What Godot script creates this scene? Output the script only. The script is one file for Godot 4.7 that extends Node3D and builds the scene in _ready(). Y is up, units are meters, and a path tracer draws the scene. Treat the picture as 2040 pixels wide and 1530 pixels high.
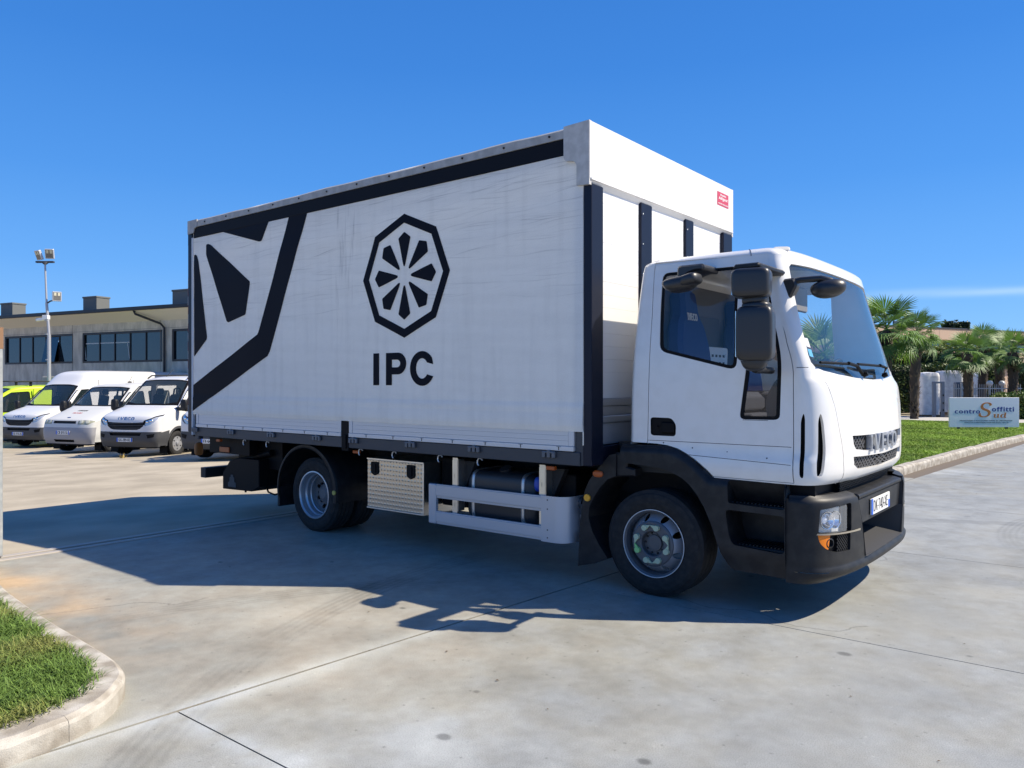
extends Node3D
# A white curtain-side truck on a concrete drive, vans and a warehouse behind it, palms and a lawn to its right.
# World: x along the truck towards its front, y up, z towards the truck's right side; metres.

var rng := RandomNumberGenerator.new()
var M := {}
var taken := {}
var road_noise: Texture2D

# ---------------------------------------------------------------- nodes
func numbered(called: String, parent: Node) -> String:
	var key := "%d/%s" % [parent.get_instance_id(), called]
	var n: int = taken.get(key, 0)
	taken[key] = n + 1
	return called if n == 0 else "%s_%03d" % [called, n]

func thing(called: String, label: String, category: String, at := Vector3.ZERO, turn := 0.0, group := "") -> Node3D:
	var o := Node3D.new()
	o.name = numbered(called, self)
	add_child(o)
	o.position = at
	o.rotation.y = turn
	tag(o, label, category, group)
	return o

func tag(o: Node, label: String, category: String, group := "") -> void:
	o.set_meta("label", label)
	o.set_meta("category", category)
	if group != "":
		o.set_meta("group", group)

func part(called: String, s: SurfaceTool, m: Material, parent: Node3D = self) -> MeshInstance3D:
	return part_mesh(called, s.commit(), m, parent)

func part_mesh(called: String, mesh: Mesh, m: Material, parent: Node3D = self) -> MeshInstance3D:
	var o := MeshInstance3D.new()
	o.name = numbered(called, parent)
	o.mesh = mesh
	o.material_override = m
	parent.add_child(o)
	return o

func struct(called: String, s: SurfaceTool, m: Material) -> MeshInstance3D:
	var o := part(called, s, m)
	o.set_meta("kind", "structure")
	return o

func copies(called: String, mesh: Mesh, m: Material, xf: Array, tint: Array, parent: Node3D) -> MultiMeshInstance3D:
	var mm := MultiMesh.new()
	mm.transform_format = MultiMesh.TRANSFORM_3D
	mm.use_colors = not tint.is_empty()
	mm.mesh = mesh
	mm.instance_count = xf.size()
	for i in xf.size():
		mm.set_instance_transform(i, xf[i])
		if not tint.is_empty():
			mm.set_instance_color(i, tint[i])
	var o := MultiMeshInstance3D.new()
	o.name = numbered(called, parent)
	o.multimesh = mm
	o.material_override = m
	o.set_meta("kind", "stuff")
	parent.add_child(o)
	return o

# ---------------------------------------------------------------- materials
func lin(r: float, g: float, b: float) -> Color:
	return Color(r, g, b).linear_to_srgb()

func mat(key: String, r: float, g: float, b: float, rough := 0.6, metal := 0.0, spec := 0.5) -> StandardMaterial3D:
	var m := StandardMaterial3D.new()
	m.resource_name = key
	m.albedo_color = lin(r, g, b)
	m.roughness = rough
	m.metallic = metal
	m.metallic_specular = spec
	M[key] = m
	return m

func noise(freq: float, oct: int, sd: int, kind := FastNoiseLite.TYPE_SIMPLEX_SMOOTH) -> FastNoiseLite:
	var n := FastNoiseLite.new()
	n.noise_type = kind
	n.frequency = freq
	n.fractal_octaves = oct
	n.fractal_type = FastNoiseLite.FRACTAL_FBM
	n.seed = sd
	return n

func noise_tex(size: int, freq: float, oct: int, sd: int, lo: Color, hi: Color, a := 0.0, b := 1.0) -> ImageTexture:
	var im := noise(freq, oct, sd).get_seamless_image(size, size)
	im.convert(Image.FORMAT_L8)
	var src := im.get_data()
	var out := PackedByteArray()
	out.resize(size * size * 3)
	var lut := PackedByteArray()
	lut.resize(768)
	for i in 256:
		var t := clampf((i / 255.0 - a) / (b - a), 0.0, 1.0)
		var c := lo.lerp(hi, t)
		lut[i * 3] = int(c.r * 255.0)
		lut[i * 3 + 1] = int(c.g * 255.0)
		lut[i * 3 + 2] = int(c.b * 255.0)
	for i in size * size:
		var k := src[i] * 3
		out[i * 3] = lut[k]
		out[i * 3 + 1] = lut[k + 1]
		out[i * 3 + 2] = lut[k + 2]
	return ImageTexture.create_from_image(Image.create_from_data(size, size, false, Image.FORMAT_RGB8, out))

func tri_tex(m: StandardMaterial3D, t: Texture2D, metres: float, world := true) -> void:
	m.albedo_texture = t
	m.uv1_triplanar = true
	m.uv1_world_triplanar = world
	m.uv1_scale = Vector3.ONE / metres
	m.uv1_triplanar_sharpness = 4.0

func tri_detail(m: StandardMaterial3D, t: Texture2D, metres: float, world := true) -> void:
	m.detail_enabled = true
	m.detail_albedo = t
	m.detail_blend_mode = BaseMaterial3D.BLEND_MODE_MUL
	m.detail_uv_layer = BaseMaterial3D.DETAIL_UV_2
	m.uv2_triplanar = true
	m.uv2_world_triplanar = world
	m.uv2_scale = Vector3.ONE / metres

func bump(m: StandardMaterial3D, t: Texture2D, scale: float) -> void:
	m.heightmap_enabled = true
	m.heightmap_texture = t
	m.heightmap_scale = scale

func glass(key: String, alpha: float, tint := Color(0.6, 0.7, 0.7)) -> StandardMaterial3D:
	var m := StandardMaterial3D.new()
	m.resource_name = key
	m.transparency = BaseMaterial3D.TRANSPARENCY_ALPHA
	m.albedo_color = Color(tint.r, tint.g, tint.b, alpha)
	m.roughness = 0.02
	m.metallic_specular = 0.5
	M[key] = m
	return m

# ---------------------------------------------------------------- shapes
func st() -> SurfaceTool:
	var s := SurfaceTool.new()
	s.begin(Mesh.PRIMITIVE_TRIANGLES)
	return s

func tri3(s: SurfaceTool, a: Vector3, b: Vector3, c: Vector3, na: Vector3, nb: Vector3, nc: Vector3) -> void:
	if (c - a).cross(b - a).dot(na + nb + nc) < 0.0:
		var t := b
		b = c
		c = t
		t = nb
		nb = nc
		nc = t
	s.set_normal(na)
	s.add_vertex(a)
	s.set_normal(nb)
	s.add_vertex(b)
	s.set_normal(nc)
	s.add_vertex(c)

func tri(s: SurfaceTool, a: Vector3, b: Vector3, c: Vector3, n: Vector3) -> void:
	tri3(s, a, b, c, n, n, n)

func quad(s: SurfaceTool, a: Vector3, b: Vector3, c: Vector3, d: Vector3, n: Vector3) -> void:
	tri3(s, a, b, c, n, n, n)
	tri3(s, a, c, d, n, n, n)

func box(s: SurfaceTool, c: Vector3, size: Vector3, bev := 0.0, turn := Basis()) -> void:
	var h := size * 0.5
	var b := minf(bev, minf(h.x, minf(h.y, h.z)) * 0.98)
	var p := {}
	for sx in [-1, 1]:
		for sy in [-1, 1]:
			for sz in [-1, 1]:
				var k := Vector3(sx, sy, sz)
				for ax in 3:
					var q := Vector3(sx * (h.x - b), sy * (h.y - b), sz * (h.z - b))
					q[ax] = k[ax] * h[ax]
					p[[sx, sy, sz, ax]] = c + turn * q
	for ax in 3:
		var u := (ax + 1) % 3
		var v := (ax + 2) % 3
		for sg in [-1, 1]:
			var n := Vector3.ZERO
			n[ax] = sg
			var q := []
			for e in [[-1, -1], [1, -1], [1, 1], [-1, 1]]:
				var k := [0, 0, 0, ax]
				k[ax] = sg
				k[u] = e[0]
				k[v] = e[1]
				q.append(p[k])
			quad(s, q[0], q[1], q[2], q[3], turn * n)
		if b > 0.0:
			for su in [-1, 1]:
				for sv in [-1, 1]:
					var k1 := [0, 0, 0, u]
					k1[u] = su
					k1[v] = sv
					k1[ax] = -1
					var k2 := k1.duplicate()
					k2[ax] = 1
					var k3 := k2.duplicate()
					k3[3] = v
					var k4 := k1.duplicate()
					k4[3] = v
					var nu := Vector3.ZERO
					nu[u] = su
					var nv := Vector3.ZERO
					nv[v] = sv
					nu = turn * nu
					nv = turn * nv
					tri3(s, p[k1], p[k2], p[k3], nu, nu, nv)
					tri3(s, p[k1], p[k3], p[k4], nu, nv, nv)
	if b > 0.0:
		for sx in [-1, 1]:
			for sy in [-1, 1]:
				for sz in [-1, 1]:
					tri(s, p[[sx, sy, sz, 0]], p[[sx, sy, sz, 1]], p[[sx, sy, sz, 2]], turn * Vector3(sx, sy, sz).normalized())

func boxy(s: SurfaceTool, x0: float, x1: float, y0: float, y1: float, z0: float, z1: float, bev := 0.0) -> void:
	box(s, Vector3(x0 + x1, y0 + y1, z0 + z1) * 0.5, Vector3(absf(x1 - x0), absf(y1 - y0), absf(z1 - z0)), bev)

func frame_of(d: Vector3) -> Basis:
	var y := d.normalized()
	var x := y.cross(Vector3.RIGHT if absf(y.x) < 0.9 else Vector3.UP).normalized()
	return Basis(x, y, x.cross(y))

func cyl(s: SurfaceTool, a: Vector3, b: Vector3, ra: float, rb: float, n := 14, caps := true) -> void:
	var f := frame_of(b - a)
	for i in n:
		var t0 := TAU * i / n
		var t1 := TAU * (i + 1) / n
		var d0 := f.x * cos(t0) + f.z * sin(t0)
		var d1 := f.x * cos(t1) + f.z * sin(t1)
		tri3(s, a + d0 * ra, a + d1 * ra, b + d1 * rb, d0, d1, d1)
		tri3(s, a + d0 * ra, b + d1 * rb, b + d0 * rb, d0, d1, d0)
		if caps:
			tri(s, a, a + d0 * ra, a + d1 * ra, -f.y)
			tri(s, b, b + d0 * rb, b + d1 * rb, f.y)

func tube(s: SurfaceTool, pts: Array, r: float, n := 8) -> void:
	var rings := []
	var x := Vector3.ZERO
	for i in pts.size():
		var a: Vector3 = pts[maxi(i - 1, 0)]
		var b: Vector3 = pts[mini(i + 1, pts.size() - 1)]
		var y := (b - a).normalized()
		if i == 0:
			x = frame_of(y).x
		x = (x - y * x.dot(y)).normalized()
		var z := x.cross(y)
		var ring := []
		for k in n:
			var t := TAU * k / n
			ring.append(x * cos(t) + z * sin(t))
		rings.append(ring)
	for i in pts.size() - 1:
		for k in n:
			var l := (k + 1) % n
			var p0: Vector3 = pts[i]
			var p1: Vector3 = pts[i + 1]
			tri3(s, p0 + rings[i][k] * r, p0 + rings[i][l] * r, p1 + rings[i + 1][l] * r, rings[i][k], rings[i][l], rings[i + 1][l])
			tri3(s, p0 + rings[i][k] * r, p1 + rings[i + 1][l] * r, p1 + rings[i + 1][k] * r, rings[i][k], rings[i + 1][l], rings[i + 1][k])
	for k in n:
		var l := (k + 1) % n
		var q: Vector3 = pts[0]
		tri(s, q, q + rings[0][k] * r, q + rings[0][l] * r, (pts[0] - pts[1]).normalized())
		var e: Vector3 = pts[-1]
		tri(s, e, e + rings[-1][k] * r, e + rings[-1][l] * r, (pts[-1] - pts[-2]).normalized())

# profile points are (radius, height along the axis); the surface looks to the left of the way the profile runs when out = 1
func lathe(s: SurfaceTool, prof: Array, tf: Transform3D, n := 32, out := 1.0, from := 0.0, to := TAU) -> void:
	for i in prof.size() - 1:
		var a: Vector2 = prof[i]
		var b: Vector2 = prof[i + 1]
		var d := (b - a).normalized()
		var n2 := Vector2(d.y, -d.x) * out
		for k in n:
			var t0 := lerpf(from, to, float(k) / n)
			var t1 := lerpf(from, to, float(k + 1) / n)
			var c0 := Vector3(cos(t0), 0, sin(t0))
			var c1 := Vector3(cos(t1), 0, sin(t1))
			var n0 := tf.basis * (c0 * n2.x + Vector3.UP * n2.y)
			var n1 := tf.basis * (c1 * n2.x + Vector3.UP * n2.y)
			var p0 := tf * (c0 * a.x + Vector3.UP * a.y)
			var p1 := tf * (c1 * a.x + Vector3.UP * a.y)
			var p2 := tf * (c1 * b.x + Vector3.UP * b.y)
			var p3 := tf * (c0 * b.x + Vector3.UP * b.y)
			if a.x > 0.0001:
				tri3(s, p0, p1, p2, n0, n1, n1)
			if b.x > 0.0001:
				tri3(s, p0, p2, p3, n0, n1, n0)

func arc(c: Vector2, rx: float, ry: float, a0: float, a1: float, n: int) -> Array:
	var r := []
	for i in n + 1:
		var t := deg_to_rad(lerpf(a0, a1, float(i) / n))
		r.append(c + Vector2(cos(t) * rx, sin(t) * ry))
	return r

func rect(x0: float, y0: float, x1: float, y1: float) -> PackedVector2Array:
	return PackedVector2Array([Vector2(x0, y0), Vector2(x1, y0), Vector2(x1, y1), Vector2(x0, y1)])

func pv(a: Array) -> PackedVector2Array:
	var r := PackedVector2Array()
	for i in range(0, a.size(), 2):
		r.append(Vector2(a[i], a[i + 1]))
	return r

func rounded(poly: PackedVector2Array, r: float, n := 4) -> PackedVector2Array:
	var o := PackedVector2Array()
	var k := poly.size()
	for i in k:
		var p := poly[i]
		var a := poly[(i + k - 1) % k] - p
		var b := poly[(i + 1) % k] - p
		var q := minf(r, minf(a.length(), b.length()) * 0.48)
		var p0 := p + a.normalized() * q
		var p1 := p + b.normalized() * q
		for j in n + 1:
			var t := float(j) / n
			o.append(p0.lerp(p, t).lerp(p.lerp(p1, t), t))
	return o

# extrude a polygon of the local xy plane from z0 to z1
func prism(s: SurfaceTool, poly: PackedVector2Array, z0: float, z1: float, tf := Transform3D(), bev := 0.0) -> void:
	var cw := Geometry2D.is_polygon_clockwise(poly)
	var lo := minf(z0, z1)
	var hi := maxf(z0, z1)
	var inner := poly
	if bev > 0.0:
		var g := Geometry2D.offset_polygon(poly, -bev, Geometry2D.JOIN_MITER)
		if g.size() == 1 and g[0].size() == poly.size():
			inner = g[0]
			# find the shift that lines the two outlines up
			var best := 0
			var bd := INF
			for k in inner.size():
				var dd := inner[k].distance_squared_to(poly[0])
				if dd < bd:
					bd = dd
					best = k
			var al := PackedVector2Array()
			for k in inner.size():
				al.append(inner[(best + k) % inner.size()])
			if Geometry2D.is_polygon_clockwise(al) != cw:
				al.reverse()
			inner = al
		else:
			bev = 0.0
	var idx := Geometry2D.triangulate_polygon(inner)
	var nz := tf.basis * Vector3(0, 0, 1)
	for i in range(0, idx.size(), 3):
		var a := inner[idx[i]]
		var b := inner[idx[i + 1]]
		var c := inner[idx[i + 2]]
		tri(s, tf * Vector3(a.x, a.y, hi), tf * Vector3(b.x, b.y, hi), tf * Vector3(c.x, c.y, hi), nz)
		tri(s, tf * Vector3(a.x, a.y, lo), tf * Vector3(b.x, b.y, lo), tf * Vector3(c.x, c.y, lo), -nz)
	for i in poly.size():
		var j := (i + 1) % poly.size()
		var a := poly[i]
		var b := poly[j]
		var e := b - a
		if e.length() < 1e-5:
			continue
		var n2 := Vector2(e.y, -e.x).normalized()
		if cw:
			n2 = -n2
		var n3 := tf.basis * Vector3(n2.x, n2.y, 0)
		quad(s, tf * Vector3(a.x, a.y, lo + bev), tf * Vector3(b.x, b.y, lo + bev), tf * Vector3(b.x, b.y, hi - bev), tf * Vector3(a.x, a.y, hi - bev), n3)
		if bev > 0.0:
			var c := inner[i]
			var d := inner[j]
			quad(s, tf * Vector3(a.x, a.y, hi - bev), tf * Vector3(b.x, b.y, hi - bev), tf * Vector3(d.x, d.y, hi), tf * Vector3(c.x, c.y, hi), (n3 + nz).normalized())
			quad(s, tf * Vector3(a.x, a.y, lo + bev), tf * Vector3(b.x, b.y, lo + bev), tf * Vector3(d.x, d.y, lo), tf * Vector3(c.x, c.y, lo), (n3 - nz).normalized())

# a curved sheet: f maps (u, v) to a point; the sheet's outside is where side * (df/du x df/dv) points.
# Only what lies inside every polygon of keep and outside every polygon of cut is built.
func sheet(s: SurfaceTool, f: Callable, r: Rect2, nu: int, nv: int, side: float, cut := [], keep := [], push := 0.0) -> void:
	var boxes := []
	for h in cut + keep:
		boxes.append(bound(h))
	for i in nu:
		for j in nv:
			var u0 := r.position.x + r.size.x * i / nu
			var u1 := r.position.x + r.size.x * (i + 1) / nu
			var v0 := r.position.y + r.size.y * j / nv
			var v1 := r.position.y + r.size.y * (j + 1) / nv
			var cell := Rect2(u0, v0, u1 - u0, v1 - v0)
			var pieces := [rect(u0, v0, u1, v1)]
			for k in cut.size():
				if cell.intersects(boxes[k]):
					var next := []
					for p in pieces:
						next.append_array(Geometry2D.clip_polygons(p, cut[k]))
					pieces = next
			for k in keep.size():
				var next := []
				if cell.intersects(boxes[cut.size() + k]):
					for p in pieces:
						next.append_array(Geometry2D.intersect_polygons(p, keep[k]))
				pieces = next
			for p in pieces:
				var poly: PackedVector2Array = p
				var idx := Geometry2D.triangulate_polygon(poly)
				var P := []
				var N := []
				for q in poly:
					var n := sheet_normal(f, q, side)
					P.append(f.call(q.x, q.y) + n * push)
					N.append(n)
				for t in range(0, idx.size(), 3):
					tri3(s, P[idx[t]], P[idx[t + 1]], P[idx[t + 2]], N[idx[t]], N[idx[t + 1]], N[idx[t + 2]])

func sheet_normal(f: Callable, q: Vector2, side: float) -> Vector3:
	var e := 0.004
	var du: Vector3 = f.call(q.x + e, q.y) - f.call(q.x - e, q.y)
	var dv: Vector3 = f.call(q.x, q.y + e) - f.call(q.x, q.y - e)
	var n := du.cross(dv)
	if n.length() < 1e-12:
		return Vector3.UP
	return n.normalized() * side

func bound(p: PackedVector2Array) -> Rect2:
	var b := Rect2(p[0], Vector2.ZERO)
	for q in p:
		b = b.expand(q)
	return b.grow(0.0005)

# the wall round a cut-out, running inwards from the sheet
func rim(s: SurfaceTool, f: Callable, hole: PackedVector2Array, side: float, depth: float, inwards := 1.0, step := 0.06, start := 0.0) -> void:
	var c := Vector2.ZERO
	for q in hole:
		c += q / hole.size()
	for i in hole.size():
		var a := hole[i]
		var b := hole[(i + 1) % hole.size()]
		var k := maxi(1, int(ceil(a.distance_to(b) / step)))
		for j in k:
			var q0 := a.lerp(b, float(j) / k)
			var q1 := a.lerp(b, float(j + 1) / k)
			if q0.distance_to(q1) < 1e-6:
				continue
			var n0 := sheet_normal(f, q0, side)
			var n1 := sheet_normal(f, q1, side)
			var p0: Vector3 = f.call(q0.x, q0.y) - n0 * start
			var p1: Vector3 = f.call(q1.x, q1.y) - n1 * start
			var mid: Vector3 = f.call(c.x, c.y)
			var n := (p1 - p0).cross(n0).normalized()
			if n.dot(mid - p0) * inwards < 0.0:
				n = -n
			quad(s, p0, p1, p1 - n1 * (depth - start), p0 - n0 * (depth - start), n)

# a rounded lump: superellipsoid with exponents, tapered along y
func lump(s: SurfaceTool, tf: Transform3D, size: Vector3, e := 4.0, taper := 0.0, nu := 22, nv := 14) -> void:
	var f := func(u: float, v: float) -> Vector3:
		var cv := cos(v)
		var sv := sin(v)
		var w: float = pow(absf(cv), 2.0 / e)
		var y: float = signf(sv) * pow(absf(sv), 2.0 / e)
		var k := 1.0 + taper * y
		var x: float = signf(cos(u)) * pow(absf(cos(u)), 2.0 / e) * w * k
		var z: float = signf(sin(u)) * pow(absf(sin(u)), 2.0 / e) * w * k
		return Vector3(x * size.x, y * size.y, z * size.z) * 0.5
	var grid := []
	for j in nv + 1:
		var row := []
		for i in nu + 1:
			row.append(f.call(TAU * i / nu, lerpf(-PI / 2, PI / 2, float(j) / nv)))
		grid.append(row)
	var nrm := func(p: Vector3) -> Vector3:
		var q := p / (size * 0.5)
		var n := Vector3(signf(q.x) * pow(absf(q.x), e - 1.0) / size.x, signf(q.y) * pow(absf(q.y), e - 1.0) / size.y, signf(q.z) * pow(absf(q.z), e - 1.0) / size.z)
		return (tf.basis * n).normalized() if n.length() > 1e-9 else tf.basis.y
	for j in nv:
		for i in nu:
			var a: Vector3 = grid[j][i]
			var b: Vector3 = grid[j][i + 1]
			var c: Vector3 = grid[j + 1][i + 1]
			var d: Vector3 = grid[j + 1][i]
			if a.distance_to(b) > 1e-5:
				tri3(s, tf * a, tf * b, tf * c, nrm.call(a), nrm.call(b), nrm.call(c))
			if c.distance_to(d) > 1e-5:
				tri3(s, tf * a, tf * c, tf * d, nrm.call(a), nrm.call(c), nrm.call(d))

# crossed bars filling a rectangle of the (u, v) plane of f
func lattice(s: SurfaceTool, f: Callable, r: Rect2, du: float, dv: float, w: float, keep: PackedVector2Array, side: float, thick := 0.012) -> void:
	var n := int(r.size.x / du) + int(r.size.y / dv) + 2
	for sg in [-1.0, 1.0]:
		for i in n:
			var a := Vector2(r.position.x + i * du, r.position.y)
			var b := Vector2(r.position.x + i * du - r.size.y / dv * du, r.end.y)
			if sg < 0.0:
				a.x = r.end.x - (a.x - r.position.x)
				b.x = r.end.x - (b.x - r.position.x)
			var d := (b - a).normalized().orthogonal() * w * 0.5
			for q in Geometry2D.intersect_polygons(PackedVector2Array([a - d, b - d, b + d, a + d]), keep):
				var idx := Geometry2D.triangulate_polygon(q)
				for t in range(0, idx.size(), 3):
					var pa: Vector2 = q[idx[t]]
					var pb: Vector2 = q[idx[t + 1]]
					var pc: Vector2 = q[idx[t + 2]]
					tri3(s, f.call(pa.x, pa.y), f.call(pb.x, pb.y), f.call(pc.x, pc.y), sheet_normal(f, pa, side), sheet_normal(f, pb, side), sheet_normal(f, pc, side))
				rim(s, f, q, side, thick, -1.0, 0.4)

# lettering: local x runs along the line, local z out of the face; fits the text into w x h about the origin
func lettering(called: String, text: String, w: float, h: float, depth: float, m: Material, parent: Node3D, tf: Transform3D, face := "Droid Sans", weight := 700, slant := false) -> MeshInstance3D:
	var font := SystemFont.new()
	font.font_names = PackedStringArray([face])
	font.font_weight = weight
	var t := TextMesh.new()
	t.font = font
	t.text = text
	t.font_size = 48
	t.pixel_size = 0.01
	t.depth = 0.01
	t.curve_step = 1.5
	var b := t.get_aabb()
	var o := part_mesh(called, t, m, parent)
	var k := Vector3(w / maxf(b.size.x, 0.001), h / maxf(b.size.y, 0.001), depth / maxf(b.size.z, 0.0001))
	var c := b.get_center()
	var sk := Basis(Vector3.RIGHT, Vector3(0.22 if slant else 0.0, 1, 0), Vector3.BACK)
	o.transform = tf * Transform3D(sk * Basis.from_scale(k), sk * -(c * k))
	return o

# ---------------------------------------------------------------- light
func make_sky() -> void:
	var w := 1400
	var h := 700
	var data := PackedFloat32Array()
	data.resize(w * h * 4)
	var sun := Vector3(0.559, 0.728, -0.396).normalized()
	var wisps := noise(0.012, 4, 5)
	var elev := [-90.0, -3.0, 0.0, 3.0, 8.0, 14.0, 22.0, 32.0, 50.0, 90.0]
	var cols := [Vector3(0.10, 0.10, 0.09), Vector3(0.16, 0.19, 0.22), Vector3(0.28, 0.50, 0.80), Vector3(0.20, 0.435, 0.79), Vector3(0.118, 0.335, 0.74), Vector3(0.070, 0.255, 0.66), Vector3(0.042, 0.190, 0.565), Vector3(0.029, 0.145, 0.475), Vector3(0.021, 0.105, 0.37), Vector3(0.018, 0.09, 0.32)]
	for j in h:
		var el := 90.0 - 180.0 * (j + 0.5) / h
		var k := 0
		while k < elev.size() - 2 and el > elev[k + 1]:
			k += 1
		var base: Vector3 = cols[k].lerp(cols[k + 1], clampf((el - elev[k]) / (elev[k + 1] - elev[k]), 0.0, 1.0))
		var e := deg_to_rad(el)
		for i in w:
			var az := wrapf((i + 0.5) / w * TAU, -PI, PI)
			var d := Vector3(sin(az) * cos(e), sin(e), -cos(az) * cos(e))
			var g := maxf(d.dot(sun), 0.0)
			var c := base * (0.87 + 0.20 * g * g)
			if el > 0.0:
				c += Vector3(0.30, 0.26, 0.20) * pow(g, 24.0)
				var deg := rad_to_deg(az)
				# one thin wisp of high cloud low above the palms
				var line := 6.0 - 0.030 * (deg + 14.0) + 0.25 * wisps.get_noise_2d(deg * 3.0, 3.0)
				var thick := 0.20 + 0.10 * wisps.get_noise_2d(deg * 5.0, 40.0)
				var f := exp(-pow((el - line) / thick, 2.0)) * smoothstep(-16.0, -9.0, deg) * (1.0 - smoothstep(20.0, 34.0, deg))
				c = c.lerp(Vector3(0.48, 0.62, 0.80), 0.55 * f)
			var o := (j * w + i) * 4
			data[o] = c.x
			data[o + 1] = c.y
			data[o + 2] = c.z
			data[o + 3] = 1.0
	var im := Image.create_from_data(w, h, false, Image.FORMAT_RGBAF, data.to_byte_array())
	var p := PanoramaSkyMaterial.new()
	p.panorama = ImageTexture.create_from_image(im)
	var sky := Sky.new()
	sky.sky_material = p
	var env := Environment.new()
	env.background_mode = Environment.BG_SKY
	env.sky = sky
	env.tonemap_mode = Environment.TONE_MAPPER_LINEAR
	env.tonemap_exposure = 1.5
	env.sdfgi_enabled = true
	env.ssao_enabled = true
	env.ssil_enabled = true
	var we := WorldEnvironment.new()
	we.name = "world_environment"
	we.environment = env
	add_child(we)

func yard_y(x: float) -> float:
	return 0.0385 * (clampf(x, -27.0, -4.5) + 4.5)

# ---------------------------------------------------------------- materials of the setting
func make_concrete_texture() -> ImageTexture:
	var n := 1280
	var span := 12.8
	var a := noise(0.0034, 5, 11).get_seamless_image(n, n)
	var b := noise(0.0105, 5, 23).get_seamless_image(n, n)
	var c := noise(0.0022, 4, 37).get_seamless_image(n, n)
	var g := noise(0.11, 3, 41).get_seamless_image(n, n)
	var m := noise(0.031, 4, 53).get_seamless_image(n, n)
	for im in [a, b, c, g, m]:
		im.convert(Image.FORMAT_L8)
	var da := a.get_data()
	var db := b.get_data()
	var dc := c.get_data()
	var dg := g.get_data()
	var dm := m.get_data()
	var out := PackedByteArray()
	out.resize(n * n * 3)
	for r in n:
		var z := -6.6 + span * r / n
		for q in n:
			var x := -5.0 + span * q / n
			var i := r * n + q
			var va := da[i] / 255.0 - 0.5
			var vb := db[i] / 255.0 - 0.5
			var vc := dc[i] / 255.0 - 0.5
			var vg := dg[i] / 255.0 - 0.5
			var vm := dm[i] / 255.0 - 0.5
			var l := 0.335 + va * 0.085 + vb * 0.085 + vm * 0.10 + vg * 0.06
			# ochre bloom and grey-blue patches
			var warm := vc * 0.20 + vb * 0.14 - vm * 0.16 + 0.02 - 0.14 * smoothstep(-1.2, 1.2, x)
			# beige near the joint and clay carried in by tyres along the left kerb
			if z > 2.6 and x < 0.5:
				var clay := exp(-pow((z - 3.95) / 0.36, 2.0)) * clampf((-0.9 - x) / 0.9, 0.0, 1.0) * (0.55 + 1.2 * vb)
				warm += clay * 0.95
				l += clay * 0.05
			warm += 0.10 * exp(-pow((x + 0.9) / 1.6, 2.0) - pow((z - 3.1) / 1.0, 2.0))
			# lime bloom along the joints
			var jx := x + 0.10 + 0.064 * z
			if z > 1.0 and z < 6.0:
				var bl := exp(-pow(jx / (0.09 + 0.05 * vb), 2.0)) * clampf((z - 1.8) / 1.6, 0.0, 1.0)
				if jx > 0.0:
					bl = maxf(bl, exp(-pow((z - 4.19) / (0.10 + 0.12 * vb), 2.0)) * clampf(1.2 - x, 0.0, 1.0))
				bl *= clampf(0.9 + 2.4 * va + 1.8 * vm, 0.0, 1.0)
				l += bl * 0.16
				warm -= bl * 0.16
			# pale worn patch, a dark damp one
			var p1 := exp(-pow((x - 0.75) / 0.5, 2.0) - pow((z - 3.65) / 0.26, 2.0)) * clampf(0.75 + 2.2 * vb, 0.0, 1.4)
			l += p1 * 0.11
			warm -= p1 * 0.16
			var p2 := exp(-pow((x + 1.35) / 0.45, 2.0) - pow((z - 2.95) / 0.35, 2.0))
			l += p2 * 0.07
			# tyre tracks turning in from the drive
			for t in 3:
				var rad: float = [5.15, 6.9, 3.3][t]
				var cx: float = [3.75, 4.6, 5.4][t]
				var cz: float = [1.05, 5.6, -3.4][t]
				var d := absf(Vector2(x - cx, z - cz).length() - rad)
				if d < 0.16:
					var rib := 0.5 + 0.5 * cos(d * TAU / 0.052)
					var kk := (1.0 - smoothstep(0.09, 0.15, d)) * clampf(0.42 + 2.0 * va, 0.0, 1.0) * (0.35 + 0.65 * rib)
					l -= kk * 0.085
			# broad dark sweeps on the road past the truck
			if x > 0.8 and z < -1.0:
				for t in 3:
					var rr: float = [7.2, 8.0, 10.2][t]
					var dd := absf(Vector2(x - 9.6, z + 1.2 + t * 1.7).length() - rr)
					l -= 0.05 * exp(-pow(dd / 0.13, 2.0)) * clampf(0.6 + 2.0 * vb, 0.0, 1.0)
			l = clampf(l, 0.12, 0.8)
			warm = clampf(warm, -0.18, 0.75)
			var hot := maxf(warm, 0.0)
			var R := l * (0.97 + 0.34 * warm)
			var G := l * (0.955 + 0.02 * warm - 0.10 * hot)
			var B := l * (0.83 - 0.60 * warm + 0.22 * hot)
			# sRGB store
			out[i * 3] = int(255.0 * pow(clampf(R, 0.0, 1.0), 0.4545))
			out[i * 3 + 1] = int(255.0 * pow(clampf(G, 0.0, 1.0), 0.4545))
			out[i * 3 + 2] = int(255.0 * pow(clampf(B, 0.0, 1.0), 0.4545))
	# grit, oil drips and a few hairline cracks
	var g2 := RandomNumberGenerator.new()
	g2.seed = 77
	var px := span / n
	for k in 5200:
		var q := g2.randi_range(0, n - 1)
		var r := g2.randi_range(0, n - 1)
		shade(out, n, q, r, g2.randf_range(0.72, 0.9) if g2.randf() < 0.6 else g2.randf_range(1.06, 1.14))
	for k in 70:
		var q := g2.randi_range(0, n - 1)
		var r := g2.randi_range(0, n - 1)
		var rad := g2.randf_range(0.012, 0.045) / px
		var dk := g2.randf_range(0.62, 0.86)
		for dy in range(-int(rad * 1.5), int(rad * 1.5) + 1):
			for dx in range(-int(rad * 1.5), int(rad * 1.5) + 1):
				var f := smoothstep(rad * rad, rad * rad * 0.25, dx * dx * 0.8 + dy * dy * 1.3)
				if f > 0.0:
					shade(out, n, q + dx, r + dy, lerpf(1.0, dk, f))
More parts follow.
